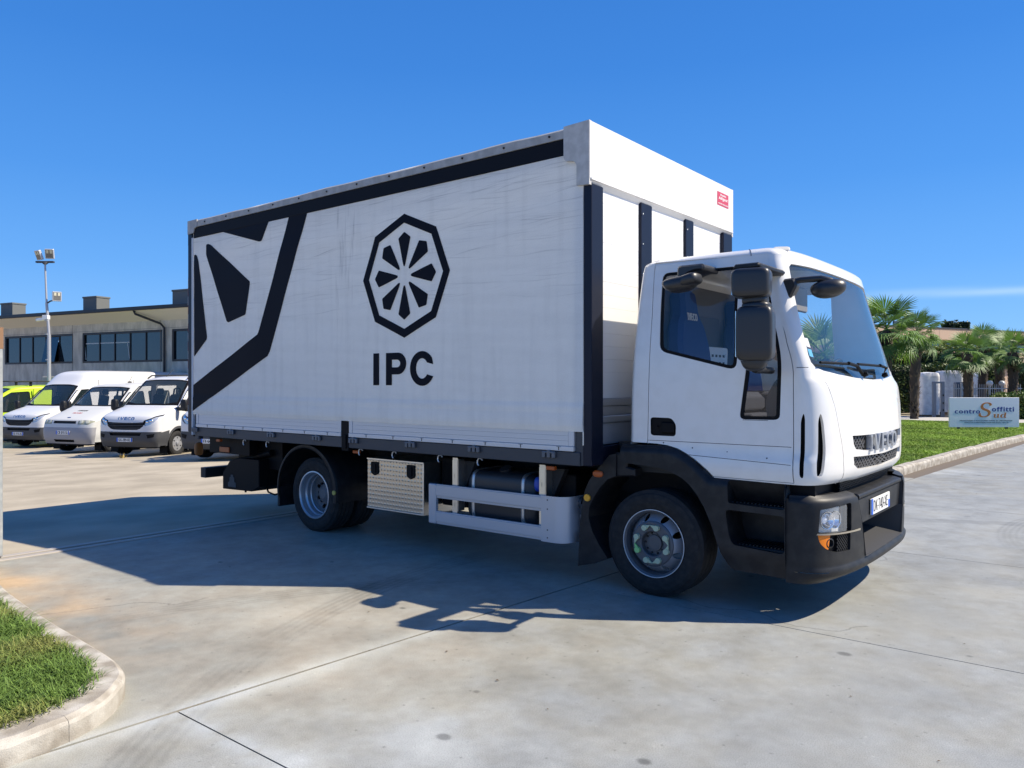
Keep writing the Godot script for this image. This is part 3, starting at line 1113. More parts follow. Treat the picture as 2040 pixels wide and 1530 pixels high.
func make_cab(t: Node3D, white: Material, plastic: Material) -> void:
	var F := cab_front
	var S := cab_side
	var L := cab_left
	var YT := 2.345
	# ---- cut-outs of the front
	var ws := [0.930, 2.262, 0.955, 2.12, 0.975, 1.98, 1.000, 1.82, 1.018, 1.68, 1.012, 1.635, 0.985, 1.603, 0.90, 1.582, 0.70, 1.560, 0.40, 1.540, 0.0, 1.530]
	var full := ws.duplicate()
	for i in range(ws.size() - 4, -1, -2):
		full.append(-ws[i])
		full.append(ws[i + 1])
	full.append_array([-0.90, 2.285, -0.60, 2.292, 0.0, 2.296, 0.60, 2.292, 0.90, 2.285])
	var screen := front_poly(full, 3)
	var grille_a := front_poly([0.672, 1.160, 0.655, 1.10, 0.625, 1.070, 0.45, 1.052, 0.0, 1.045, -0.45, 1.052, -0.625, 1.070, -0.655, 1.10, -0.672, 1.160, 0.0, 1.150])
	var grille_b := front_poly([0.655, 1.022, 0.642, 0.968, 0.575, 0.934, 0.0, 0.915, -0.575, 0.934, -0.642, 0.968, -0.655, 1.022, 0.0, 1.005])
	var slot := rounded(pv([0.050, 0.915, 0.112, 0.905, 0.126, 1.285, 0.104, 1.318, 0.062, 1.27]), 0.03)
	var scoop := rounded(pv([0.425, 1.322, 0.368, 1.27, 0.350, 0.98, 0.365, 0.918, 0.475, 0.918, 0.510, 0.98, 0.505, 1.12, 0.475, 1.26]), 0.035)
	var hood := []
	for z in [[0.955, 1.52], [0.940, 1.49], [0.893, 1.36], [0.852, 1.20], [0.822, 1.10], [0.790, 0.93], [0.782, 0.85]]:
		hood.append(acos(spow(z[0] / cab_hw(z[1]), 1.5)))
		hood.append(z[1])
	var seam := line_cut(hood, 0.009)
	var brow := []
	for z in [0.935, 0.6, 0.3, 0.0, -0.3, -0.6, -0.935]:
		brow.append(acos(spow(z / 1.02, 1.5)))
		brow.append(2.308 + 0.012 * (1.0 - z * z))
	var holes := [screen, grille_a, grille_b, slot, mirrored(slot), scoop, mirrored(scoop), seam, mirrored(seam)]
	var pillar := line_cut([0.02, 1.602, 0.33, 1.602], 0.004)
	holes.append(pillar)
	var s := st()
	sheet(s, F, Rect2(0, 0.862, PI, YT - 0.862), 72, 44, 1.0, holes)
	for h in [grille_a, grille_b, scoop, mirrored(scoop)]:
		rim(s, F, h, 1.0, 0.022)
	rim(s, F, screen, 1.0, 0.02)
	for h in [seam, mirrored(seam)]:
		rim(s, F, h, 1.0, 0.02, 1.0, 0.1)
	part("front_panel", s, white, t)
	s = st()
	for h in [slot, mirrored(slot)]:
		s = st()
		rim(s, F, h, 1.0, 0.035)
		part("slot_lining", s, M.black, t)
	# dark backing under the cut-outs
	s = st()
	for h in [grille_a, grille_b, slot, mirrored(slot), scoop, mirrored(scoop), seam, mirrored(seam), pillar]:
		var g: PackedVector2Array = Geometry2D.offset_polygon(h, 0.012)[0]
		s = st()
		sheet(s, F, Rect2(0, 0.80, PI, 0.85), 40, 16, 1.0, [], [g], -0.036)
		part("grille_backing", s, M.black, t)
	s = st()
	var deep := func(u: float, y: float) -> Vector3: return cab_front(u, y) - sheet_normal(F, Vector2(u, y), 1.0) * 0.018
	lattice(s, deep, Rect2(0.86, 0.90, 1.43, 0.13), 0.050, 0.036, 0.010, grille_b, 1.0, 0.01)
	part("lower_grille_mesh", s, mat("mesh_grey", 0.07, 0.07, 0.075, 0.5), t)
	s = st()
	var left_bit := front_poly([0.664, 1.15, 0.655, 1.10, 0.625, 1.070, 0.45, 1.053, 0.42, 1.15])
	lattice(s, deep, Rect2(0.86, 1.03, 0.34, 0.14), 0.05, 0.036, 0.010, left_bit, 1.0, 0.01)
	part("upper_grille_mesh", s, M.mesh_grey, t)
	s = st()
	lattice(s, deep, Rect2(PI - 1.2, 1.03, 0.34, 0.14), 0.05, 0.036, 0.010, mirrored(left_bit), 1.0, 0.01)
	part("upper_grille_mesh", s, M.mesh_grey, t)
	# maker's letters standing on the upper grille
	var word := "IVECO"
	var zz := [0.378, 0.235, 0.060, -0.085, -0.245]
	var ww := [0.045, 0.155, 0.115, 0.120, 0.140]
	var badge := mat("badge_chrome", 0.40, 0.43, 0.48, 0.3, 0.6)
	for i in 5:
		var u: float = front_poly([zz[i], 1.10], 1)[0].x
		var p := on_sheet(F, u, 1.098, 1.0, -0.002)
		lettering("letter", word[i], ww[i], 0.112, 0.035, badge, t, Transform3D(Basis(Vector3.UP, PI / 2 + atan2(-p.basis.y.z, p.basis.y.x) * 0.6), p.origin))
	# windscreen with a dark border, cowl, stickers, wipers
	s = st()
	sheet(s, F, Rect2(0, 1.5, PI, 0.82), 40, 14, 1.0, [], [screen], -0.010)
	part("windscreen", s, M.screen_glass, t)
	s = st()
	var clear := front_poly([0.915, 2.245, 0.945, 2.10, 0.985, 1.82, 1.000, 1.69, 0.97, 1.655, 0.7, 1.625, 0.0, 1.607, -0.7, 1.625, -0.97, 1.655, -1.000, 1.69, -0.985, 1.82, -0.945, 2.10, -0.915, 2.245, -0.6, 2.272, 0.0, 2.278, 0.6, 2.272], 3)
	sheet(s, F, Rect2(0, 1.5, PI, 0.82), 40, 14, 1.0, [clear], [screen], -0.013)
	part("windscreen_border", s, M.black, t)
	for k in 2:
		s = st()
		var st_poly := front_poly([[0.985, 1.80, 0.985, 1.742, 0.945, 1.735, 0.945, 1.795], [0.985, 1.728, 0.985, 1.68, 0.945, 1.672, 0.945, 1.722]][k], 1)
		sheet(s, F, Rect2(0.1, 1.65, 0.7, 0.2), 6, 3, 1.0, [], [st_poly], -0.016)
		part("windscreen_sticker", s, M.paper if k == 0 else mat("sticker_blue", 0.10, 0.42, 0.65, 0.6), t)
	for w in [[0.96, 0.40, 0.26], [0.30, -0.42, -0.30]]:
		s = st()
		var a := on_sheet(F, front_poly([w[0], 1.628], 1)[0].x, 1.628, 1.0, 0.025).origin
		var b := on_sheet(F, front_poly([w[1], 1.622], 1)[0].x, 1.622, 1.0, 0.03).origin
		var c := on_sheet(F, front_poly([w[2], 1.55], 1)[0].x, 1.55, 1.0, 0.02).origin
		tube(s, [a, a.lerp(b, 0.3) + Vector3(0.012, 0, 0), a.lerp(b, 0.7) + Vector3(0.012, 0, 0), b], 0.009, 6)
		tube(s, [a.lerp(b, 0.72) + Vector3(0.02, 0.004, 0), b + Vector3(0.012, -0.01, -0.02), c], 0.012, 6)
		cyl(s, c, c + Vector3(0.03, 0.012, 0), 0.02, 0.016, 10)
		part("wiper", s, M.black, t)
	# ---- right side
	var door := side_poly([0.417, 2.352, 0.395, 2.0, 0.372, 1.676, 0.362, 1.30, 0.358, 1.114, 0.355, 1.078, 0.43, 1.076, 0.511, 1.069, 0.59, 1.050, 0.659, 1.017, 0.715, 0.985, 0.761, 0.952, 0.810, 0.915, 0.852, 0.877, 1.386, 0.873, 1.384, 1.2, 1.382, 1.573, 1.344, 1.75, 1.300, 1.96, 1.218, 2.335])
	var arch := side_poly([0.05, 0.78, 0.05, 1.078, 0.355, 1.078, 0.43, 1.076, 0.511, 1.069, 0.59, 1.050, 0.659, 1.017, 0.715, 0.985, 0.761, 0.952, 0.810, 0.915, 0.852, 0.877, 0.90, 0.78])
	var win_a := rounded(side_poly([0.475, 2.279, 0.45, 1.73, 1.008, 1.589, 1.031, 2.277]), 0.05)
	var win_b := rounded(side_poly([1.046, 2.285, 1.032, 1.265, 1.300, 1.268, 1.309, 1.607, 1.246, 2.03, 1.190, 2.285]), 0.035)
	var grip := rounded(side_poly([0.377, 1.262, 0.541, 1.260, 0.576, 1.215, 0.573, 1.133, 0.379, 1.133]), 0.022)
	var gap: PackedVector2Array = Geometry2D.offset_polygon(door, 0.0045)[0]
	s = st()
	sheet(s, S, Rect2(0, 0.862, 1, YT - 0.862), 24, 28, 1.0, [gap, arch])
	sheet(s, L, Rect2(0, 0.862, 1, YT - 0.862), 12, 20, -1.0, [arch, win_a])
	rim(s, S, gap, 1.0, 0.03, 1.0, 0.15)
	# back wall
	var back := []
	for i in 9:
		var y := lerpf(0.95, YT, i / 8.0)
		back.append([Vector3(cab_xr(y), y, cab_hw(y) - 0.055), Vector3(cab_xr(y), y, -cab_hw(y) + 0.055)])
	skin(s, back, false, Vector3(1, 1.5, 0))
	part("cab_shell", s, white, t)
	s = st()
	sheet(s, L, Rect2(0, 1.2, 1, 1.13), 10, 10, -1.0, [], [win_a], -0.008)
	part("far_window", s, M.cab_glass, t)
	# door
	s = st()
	var strip := line_cut([0.02, 1.098, 0.985, 1.098], 0.0035)
	var strip2 := line_cut([0.40, 1.012, 0.985, 0.985], 0.0035)
	var patch := line_cut([0.72, 1.262, 0.86, 1.262], 0.003)
	sheet(s, S, Rect2(0, 0.862, 1, YT - 0.862), 26, 30, 1.0, [win_a, win_b, grip, strip, strip2, patch], [door])
	rim(s, S, win_a, 1.0, 0.02)
	rim(s, S, win_b, 1.0, 0.02)
	rim(s, S, door, 1.0, 0.03, -1.0, 0.15)
	var d := part("door", s, white, t)
	s = st()
	sheet(s, S, Rect2(0, 0.862, 1, YT - 0.862), 12, 14, 1.0, [win_a, win_b], [Geometry2D.offset_polygon(door, 0.02)[0]], -0.032)
	part("door_lining", s, M.black, d)
	for w in [win_a, win_b]:
		s = st()
		sheet(s, S, Rect2(0, 1.2, 1, 1.13), 10, 10, 1.0, [], [w], -0.008)
		part("window", s, M.cab_glass, d)
		s = st()
		sheet(s, S, Rect2(0, 1.2, 1, 1.13), 14, 14, 1.0, [Geometry2D.offset_polygon(w, -0.022)[0]], [w], -0.0055)
		part("window_seal", s, M.black, d)
	s = st()
	sheet(s, S, Rect2(0, 1.1, 0.6, 0.2), 10, 5, 1.0, [], [grip], -0.012)
	rim(s, S, grip, 1.0, 0.012)
	var hp := S.call((grip[0].x + grip[8].x) * 0.5, 1.2) as Vector3
	boxy(s, 0.455, 0.565, 1.150, 1.232, 1.060, 1.085, 0.012)
	cyl(s, Vector3(0.425, 1.196, 1.06), Vector3(0.425, 1.196, 1.078), 0.009, 0.009, 10)
	part("door_handle", s, M.black, d)
	for q in [[0.48, 1.085], [0.70, 1.06], [0.95, 1.045], [1.22, 1.02]]:
		s = st()
		var hw: float = cab_hw(q[1])
		cyl(s, Vector3(q[0], q[1], hw - 0.004), Vector3(q[0], q[1], hw + 0.002), 0.006, 0.005, 8)
		part("rivet", s, M.frame_paint, d)
	# faint crest-free step line and lower rub strip screws are left to the sheet's own cuts
	# ---- roof
	var base := []
	for i in 14:
		base.append(S.call(i / 14.0, YT))
	for i in 40:
		base.append(F.call(PI * i / 40.0, YT))
	for i in 14:
		base.append(L.call(1.0 - i / 14.0, YT))
	for i in 8:
		base.append((L.call(0.0, YT) as Vector3).lerp(S.call(0.0, YT), i / 8.0))
	var rows := [base]
	for k in range(1, 13):
		var a := k / 8.0 * PI / 2 if k <= 8 else PI / 2
		var inset := 0.13 * (1.0 - cos(a)) if k <= 8 else lerpf(0.13, 0.48, (k - 8) / 4.0)
		var up := 0.062 * sin(a) + (0.0 if k <= 8 else 0.016 * (1.0 - pow(1.0 - (k - 8) / 4.0, 2.0)))
		var row := []
		for p in base:
			var c := Vector3(0.80, YT, 0)
			var kx := 1.0 - inset / 0.55
			var kz := 1.0 - inset / 1.02
			row.append(Vector3(c.x + (p.x - c.x) * maxf(kx, 0.1), YT + up, p.z * maxf(kz, 0.5)))
		rows.append(row)
	s = st()
	skin(s, rows, true, Vector3(0.8, 1.9, 0))
	var top := []
	for p in rows[-1]:
		top.append(p)
	for i in top.size():
		tri(s, Vector3(0.80, YT + 0.08, 0), top[i], top[(i + 1) % top.size()], Vector3.UP)
	var roof := part("roof", s, white, t)
	s = st()
	var ridge := []
	for k in range(0, 10):
		ridge.append((rows[k][12] as Vector3).lerp(rows[k][13], 0.45) + Vector3(0, 0.0008, 0.0012))
	tube(s, ridge, 0.0022, 5)
	part("roof_seam", s, M.black, roof)
	s = st()
	lump(s, Transform3D(Basis(Vector3.UP, 0.5) * Basis(Vector3.RIGHT, 0.75), Vector3(1.245, 2.392, 0.888)), Vector3(0.105, 0.012, 0.045), 4.0)
	part("marker_blank", s, mat("cream_paint", 0.62, 0.60, 0.55, 0.4), roof)
	# ---- interior
	s = st()
	boxy(s, 0.28, 0.31, 0.95, 2.28, -0.96, 0.96)
	part("rear_lining", s, M.cab_lining, t)
	s = st()
	for k in 3:
		boxy(s, 0.31, 0.318, 1.62, 2.05, -0.80 + k * 0.56, -0.34 + k * 0.56, 0.006)
	part("lining_panel", s, mat("lining_dark", 0.09, 0.09, 0.095, 0.9), t)
	s = st()
	boxy(s, 0.30, 1.50, 0.93, 0.98, -0.99, 0.99)
	part("cab_floor", s, M.seat_dark, t)
	s = st()
	prism(s, rounded(pv([1.20, 1.02, 1.50, 1.02, 1.515, 1.50, 1.42, 1.575, 1.24, 1.545, 1.16, 1.40]), 0.05), -0.96, 0.96)
	part("dashboard", s, mat("dash_grey", 0.03, 0.033, 0.04, 0.75), t)
	s = st()
	boxy(s, 0.46, 1.15, 0.98, 1.22, -0.20, 0.20, 0.04)
	part("engine_tunnel", s, M.seat_dark, t)
	for k in 2:
		var zc: float = [0.56, -0.46][k]
		s = st()
		var shape := rounded(pv([-0.25, 0.0, -0.26, 0.42, -0.20, 0.60, -0.135, 0.66, -0.115, 0.86, 0.115, 0.86, 0.135, 0.66, 0.20, 0.60, 0.26, 0.42, 0.25, 0.0]), 0.06)
		prism(s, shape, -0.06, 0.07, Transform3D(Basis(Vector3.BACK, 0.13) * Basis(Vector3.UP, PI / 2), Vector3(0.47, 1.36, zc)), 0.03)
		var seat := part("seat_back", s, M.seat_blue, t)
		s = st()
		box(s, Vector3(0.68, 1.36, zc), Vector3(0.50, 0.16, 0.52), 0.05)
		boxy(s, 0.60, 1.0, 0.98, 1.29, zc - 0.2, zc + 0.2, 0.02)
		part("seat_cushion", s, M.seat_dark, t)
		lettering("letters", "IVECO", 0.165, 0.055, 0.004, M.paper, seat, Transform3D(Basis(Vector3.BACK, 0.13) * Basis(Vector3.UP, PI / 2), Vector3(0.462, 2.005, zc + 0.02)))
	s = st()
	var tray := rounded(pv([-0.16, 0, -0.19, 0.34, 0.19, 0.34, 0.16, 0]), 0.03)
	var cuts := []
	for a in 4:
		for b in 5:
			cuts.append(rect(-0.125 + a * 0.07, 0.03 + b * 0.058, -0.085 + a * 0.07, 0.05 + b * 0.058))
	var trayf := func(u: float, v: float) -> Vector3: return Vector3(0.47, 1.45 + v, 0.13 - u)
	sheet(s, trayf, Rect2(-0.2, 0, 0.4, 0.35), 24, 20, 1.0, cuts, [tray])
	part("parcel_tray", s, M.paper, t)
	s = st()
	var wheel := []
	for i in 25:
		var a := TAU * i / 24.0
		wheel.append(Vector3(1.12, 1.50, -0.46) + Basis(Vector3.BACK, -0.55) * Vector3(0.0, cos(a) * 0.22, sin(a) * 0.22))
	tube(s, wheel, 0.015, 6)
	cyl(s, Vector3(1.12, 1.50, -0.46), Vector3(1.25, 1.35, -0.46), 0.05, 0.03, 10)
	part("steering_wheel", s, M.black, t)
	s = st()
	boxy(s, 1.16, 1.19, 2.02, 2.20, 0.18, 0.70, 0.012)
	part("sun_visor", s, mat("visor_grey", 0.22, 0.20, 0.17, 0.9), t)
	# ---- mirrors
	s = st()
	lump(s, Transform3D(Basis(Vector3.UP, 0.22), Vector3(1.249, 2.108, 1.42)), Vector3(0.228, 0.180, 0.175), 5.5, 0.02, 30, 18)
	lump(s, Transform3D(Basis(), Vector3(1.264, 2.008, 1.40)), Vector3(0.15, 0.06, 0.11), 4.0)
	part("mirror_upper", s, M.mirror_plastic, t)
	s = st()
	lump(s, Transform3D(Basis(Vector3.UP, 0.18), Vector3(1.273, 1.802, 1.42)), Vector3(0.220, 0.335, 0.165), 6.0, 0.0, 30, 22)
	lump(s, Transform3D(Basis(), Vector3(1.264, 1.634, 1.412)), Vector3(0.16, 0.12, 0.12), 3.0, 0.25)
	lump(s, Transform3D(Basis(), Vector3(1.277, 1.968, 1.415)), Vector3(0.17, 0.06, 0.13), 3.0)
	part("mirror_lower", s, M.mirror_plastic, t)
	s = st()
	boxy(s, 1.14, 1.31, 2.196, 2.232, 1.00, 1.45, 0.014)
	tube(s, [Vector3(1.262, 2.20, 1.42), Vector3(1.262, 1.58, 1.40)], 0.018, 8)
	tube(s, [Vector3(1.262, 1.585, 1.40), Vector3(1.24, 1.585, 1.06)], 0.022, 8)
	part("mirror_bracket", s, plastic, t)
	for q in [[2.108, 0.14, 1.136], [1.802, 0.28, 1.160]]:
		s = st()
		box(s, Vector3(q[2], q[0], 1.42), Vector3(0.006, q[1], 0.13), 0.002, Basis(Vector3.UP, 0.2))
		part("mirror_glass", s, M.chrome, t)
	s = st()
	lump(s, Transform3D(Basis(Vector3.UP, 0.15) * Basis(Vector3.BACK, 0.10), Vector3(0.690, 2.165, 1.235)), Vector3(0.235, 0.105, 0.19), 2.6, 0.25, 30, 16)
	lump(s, Transform3D(Basis(Vector3.BACK, 0.22), Vector3(0.765, 2.188, 1.25)), Vector3(0.14, 0.08, 0.16), 3.2)
	prism(s, rounded(pv([0.655, 2.295, 0.655, 2.205, 0.70, 2.185, 0.725, 2.235, 0.80, 2.255, 0.85, 2.245, 0.85, 2.295]), 0.03), 0.98, 1.23, Transform3D(), 0.012)
	part("kerb_mirror", s, M.mirror_plastic, t)
	s = st()
	prism(s, rounded(pv([1.285, 2.175, 1.275, 2.06, 1.335, 2.035, 1.385, 2.13, 1.365, 2.18]), 0.02), 0.93, 1.01, Transform3D(), 0.012)
	tube(s, [Vector3(1.32, 2.150, 0.98), Vector3(1.40, 2.164, 0.98), Vector3(1.52, 2.164, 0.97), Vector3(1.575, 2.148, 0.955), Vector3(1.60, 2.12, 0.94)], 0.020, 8)
	lump(s, Transform3D(Basis(Vector3.UP, 0.15) * Basis(Vector3.BACK, 0.12), Vector3(1.555, 2.100, 0.93)), Vector3(0.215, 0.118, 0.17), 2.2, 0.1, 26, 16)
	part("front_mirror", s, M.mirror_plastic, t)
	s = st()
	lump(s, Transform3D(Basis(), Vector3(1.46, 1.535, -1.06)), Vector3(0.07, 0.07, 0.08), 2.0)
	part("side_lamp", s, mat("lamp_white", 0.6, 0.62, 0.66, 0.2), t)

func bump_x0(y: float) -> float:
	return spl(y, [0.245, 0.27, 0.295, 0.325, 0.345, 0.45, 0.72, 0.76, 0.782, 0.795], [1.60, 1.655, 1.690, 1.697, 1.680, 1.684, 1.686, 1.676, 1.650, 1.60])

func bump_front(u: float, y: float) -> Vector3:
	var roll := 0.02 * smoothstep(0.755, 0.795, y)
	var z := (1.10 - roll) * spow(cos(u), 2.0 / 3.0)
	return Vector3(1.36 + (bump_x0(y) - 1.36) * spow(sin(u), 2.0 / 3.0), y, z)

func bump_poly(a: Array, sub := 3) -> PackedVector2Array:
	var r := PackedVector2Array()
	var n := a.size() / 2
	for i in n:
		var j := (i + 1) % n
		for k in sub:
			var t := float(k) / sub
			var z: float = lerpf(a[i * 2], a[j * 2], t)
			r.append(Vector2(acos(clampf(spow(z / 1.10, 1.5), -1, 1)), lerpf(a[i * 2 + 1], a[j * 2 + 1], t)))
	return r

func make_bumper(t: Node3D, plastic: Material) -> void:
	var B := bump_front
	var lamp := rounded(bump_poly([1.038, 0.712, 1.046, 0.566, 0.80, 0.556, 0.752, 0.556, 0.755, 0.735, 0.80, 0.735], 1), 0.02)
	var low := rounded(bump_poly([1.050, 0.560, 1.043, 0.520, 1.030, 0.492, 1.0, 0.464, 0.955, 0.444, 0.90, 0.436, 0.765, 0.434, 0.765, 0.545], 1), 0.012)
	var recess := bump_poly([0.648, 0.81, 0.640, 0.72, 0.600, 0.62, 0.572, 0.565, 0.535, 0.45, 0.505, 0.362, 0.0, 0.352, -0.505, 0.362, -0.535, 0.45, -0.572, 0.565, -0.600, 0.62, -0.640, 0.72, -0.648, 0.81])
	var crease := line_cut([0.04, 0.318, 0.55, 0.318], 0.004)
	var holes := [lamp, mirrored(lamp), low, mirrored(low), recess, crease, mirrored(crease)]
	var s := st()
	sheet(s, B, Rect2(0, 0.245, PI, 0.55), 90, 34, 1.0, holes)
	for h in [lamp, mirrored(lamp)]:
		rim(s, B, h, 1.0, 0.05)
	for h in [low, mirrored(low)]:
		rim(s, B, h, 1.0, 0.03)
	# side returns behind the front skin and the top shelf
	for sg in [1.0, -1.0]:
		quad(s, Vector3(1.345, 0.245, 1.10 * sg), Vector3(1.36, 0.245, 1.10 * sg), Vector3(1.36, 0.775, 1.10 * sg), Vector3(1.345, 0.775, 1.10 * sg), Vector3(0, 0, sg))
		var last := B.call(0.0 if sg > 0 else PI, 0.795) as Vector3
		for i in 12:
			var u0 := 0.9 * i / 12.0
			var u1 := 0.9 * (i + 1) / 12.0
			if sg < 0:
				u0 = PI - u0
				u1 = PI - u1
			var a: Vector3 = B.call(u0, 0.795)
			var b: Vector3 = B.call(u1, 0.795)
			quad(s, a, b, Vector3(1.34, 0.80, b.z * 0.9), Vector3(1.34, 0.80, a.z * 0.9), Vector3.UP)
	var bmp := part("bumper", s, plastic, t)
	# middle: plate panel, step shelf, open duct below
	s = st()
	prism(s, rounded(pv([-0.585, 0.562, 0.585, 0.562, 0.622, 0.735, -0.622, 0.735]), 0.02), -0.02, 0.0, Transform3D(Basis(Vector3.UP, PI / 2), Vector3(1.640, 0, 0)), 0.006)
	prism(s, rounded(pv([1.655, 0.738, 1.655, 0.766, 1.60, 0.778, 1.40, 0.775, 1.40, 0.738]), 0.012), -0.60, 0.60)
	boxy(s, 1.36, 1.42, 0.74, 0.875, -1.0, 1.0)
	part("step_panel", s, plastic, bmp)
	s = st()
	boxy(s, 1.38, 1.40, 0.32, 0.60, -0.62, 0.62)
	quad(s, Vector3(1.38, 0.42, 0.55), Vector3(1.38, 0.42, -0.55), Vector3(1.684, 0.356, -0.52), Vector3(1.684, 0.356, 0.52), Vector3(0.2, 1, 0).normalized())
	for sg in [1.0, -1.0]:
		quad(s, Vector3(1.38, 0.40, 0.40 * sg), Vector3(1.675, 0.355, 0.515 * sg), Vector3(1.672, 0.566, 0.575 * sg), Vector3(1.38, 0.60, 0.40 * sg), Vector3(0.3, 0, -sg).normalized())
		quad(s, Vector3(1.38, 0.55, 0.60 * sg), Vector3(1.672, 0.56, 0.575 * sg), Vector3(1.655, 0.78, 0.645 * sg), Vector3(1.38, 0.78, 0.645 * sg), Vector3(0.0, 0, -sg))
	part("air_duct", s, mat("duct_plastic", 0.035, 0.036, 0.04, 0.6), bmp)
	s = st()
	var flat := func(u: float, v: float) -> Vector3: return Vector3(1.545, v, -u)
	lattice(s, flat, Rect2(-0.66, 0.745, 1.32, 0.12), 0.034, 0.026, 0.007, rect(-0.65, 0.75, 0.65, 0.862), 1.0, 0.012)
	part("radiator_mesh", s, plastic, t)
	s = st()
	boxy(s, 1.30, 1.50, 0.72, 0.90, -1.02, 1.02)
	part("radiator_support", s, M.black, t)
	# licence plate
	s = st()
	prism(s, rounded(rect(-0.26, -0.055, 0.26, 0.055), 0.008), 0.0, 0.008, Transform3D(Basis(Vector3.UP, PI / 2), Vector3(1.646, 0.648, 0.03)))
	var plate := part("number_plate", s, M.plate_white, t)
	for k in 2:
		s = st()
		prism(s, rect([-0.259, 0.215][k], -0.0545, [-0.215, 0.259][k], [0.0545, 0.0][k]), 0.008, 0.0092, Transform3D(Basis(Vector3.UP, PI / 2), Vector3(1.646, 0.648, 0.03)))
		part("plate_band", s, M.plate_blue, plate)
	lettering("plate_letters", "DK-740-XE", 0.39, 0.078, 0.002, M.ink, plate, Transform3D(Basis(Vector3.UP, PI / 2), Vector3(1.6545, 0.648, 0.034)), "Droid Sans", 400)
	# lamps, right and left
	for k in 2:
		var lp: PackedVector2Array = lamp if k == 0 else mirrored(lamp)
		var lo: PackedVector2Array = low if k == 0 else mirrored(low)
		var r0 := Rect2(0.1, 0.42, 1.2, 0.35) if k == 0 else Rect2(PI - 1.3, 0.42, 1.2, 0.35)
		var uu := func(a: float) -> float: return a if k == 0 else PI - a
		s = st()
		sheet(s, B, r0, 20, 10, 1.0, [], [Geometry2D.offset_polygon(lp, 0.006)[0]], -0.048)
		var head := part("headlight", s, mat("lamp_bowl", 0.72, 0.74, 0.74, 0.4, 0.2), t)
		s = st()
		for q in [0.56, 0.70]:
			var tf := on_sheet(B, uu.call(q), 0.642, 1.0, -0.046)
			var prof := []
			for i in 9:
				var a := i / 8.0
				prof.append(Vector2(0.018 + 0.034 * a, 0.002 + 0.034 * a * a))
			lathe(s, prof, tf, 26, -1.0)
			lathe(s, [Vector2(0.052, 0.036), Vector2(0.055, 0.037), Vector2(0.056, 0.03)], tf, 26, 1.0)
		part("reflector", s, M.chrome, head)
		s = st()
		for q in [0.56, 0.70]:
			lump(s, on_sheet(B, uu.call(q), 0.642, 1.0, -0.036), Vector3(0.042, 0.03, 0.042), 2.0)
		part("bulb", s, mat("bulb_glass", 0.8, 0.82, 0.85, 0.1), head)
		s = st()
		var lens_poly := rounded(bump_poly([1.036, 0.708, 1.043, 0.570, 0.805, 0.561, 0.805, 0.730], 1), 0.02)
		if k == 1:
			lens_poly = mirrored(lens_poly)
		sheet(s, B, r0, 20, 10, 1.0, [], [lens_poly], -0.004)
		part("lens", s, M.lamp_glass, head)
		s = st()
		var strip := bump_poly([0.803, 0.735, 0.803, 0.556, 0.752, 0.556, 0.755, 0.735], 1)
		if k == 1:
			strip = mirrored(strip)
		sheet(s, B, r0, 12, 8, 1.0, [], [strip], -0.022)
		part("lamp_trim", s, M.black, head)
		s = st()
		for i in 9:
			var q := on_sheet(B, uu.call(0.79), 0.575 + i * 0.018, 1.0, -0.012)
			box(s, q.origin, Vector3(0.02, 0.006, 0.02), 0.002, q.basis)
		part("lamp_ribbing", s, M.black, head)
		s = st()
		var sill := bump_poly([1.052, 0.566, 1.056, 0.556, 0.62, 0.542, 0.62, 0.556, 0.755, 0.556], 1)
		if k == 1:
			sill = mirrored(sill)
		sheet(s, B, r0, 16, 10, 1.0, [], [sill], 0.003)
		part("lamp_sill", s, mat("clear_trim", 0.30, 0.27, 0.21, 0.2), head)
		s = st()
		var ind := rounded(bump_poly([1.048, 0.555, 1.041, 0.520, 1.028, 0.494, 1.0, 0.467, 0.982, 0.459, 0.968, 0.552], 1), 0.008)
		if k == 1:
			ind = mirrored(ind)
		sheet(s, B, r0, 14, 8, 1.0, [], [ind], -0.006)
		part("indicator", s, M.orange_lens, t)
		s = st()
		sheet(s, B, r0, 20, 10, 1.0, [], [Geometry2D.offset_polygon(lo, 0.004)[0]], -0.03)
		part("fog_backing", s, M.black, t)
		s = st()
		var dp := func(u: float, y: float) -> Vector3: return bump_front(u, y) - sheet_normal(B, Vector2(u, y), 1.0) * 0.012
		var mesh_area := bump_poly([0.90, 0.54, 0.90, 0.438, 0.768, 0.437, 0.768, 0.543], 1)
		if k == 1:
			mesh_area = mirrored(mesh_area)
		lattice(s, dp, Rect2(0.50, 0.43, 0.45, 0.12) if k == 0 else Rect2(PI - 0.95, 0.43, 0.45, 0.12), 0.038, 0.024, 0.006, mesh_area, 1.0, 0.01)
		part("fog_lamp_mesh", s, plastic, t)
		s = st()
		var ring := on_sheet(B, uu.call(0.60), 0.497, 1.0, -0.028)
		lathe(s, [Vector2(0.034, 0.0), Vector2(0.034, 0.02), Vector2(0.026, 0.024), Vector2(0.022, 0.004), Vector2(0.0, 0.004)], ring, 18, 1.0)
		part("fog_lamp_bezel", s, plastic, t)

# ---------------------------------------------------------------- the load body
func curtain(u: float, y: float) -> Vector3:
	var z := 1.275
	var rel := clampf((y - 1.15) / 2.0, 0.0, 1.0)
	z += 0.004 * sin(u * 7.3 + y * 0.8) * rel * (1.0 - rel) * 3.0
	z += 0.0022 * sin(u * 2.1 - y * 15.0 + 1.4 * sin(u * 1.3)) * smoothstep(2.1, 3.1, y)
	z += 0.010 * smoothstep(1.36, 1.22, y) * smoothstep(1.14, 1.20, y)
	z += 0.006 * exp(-pow((y - 1.325) / 0.026, 2.0))
	return Vector3(u, y, z)

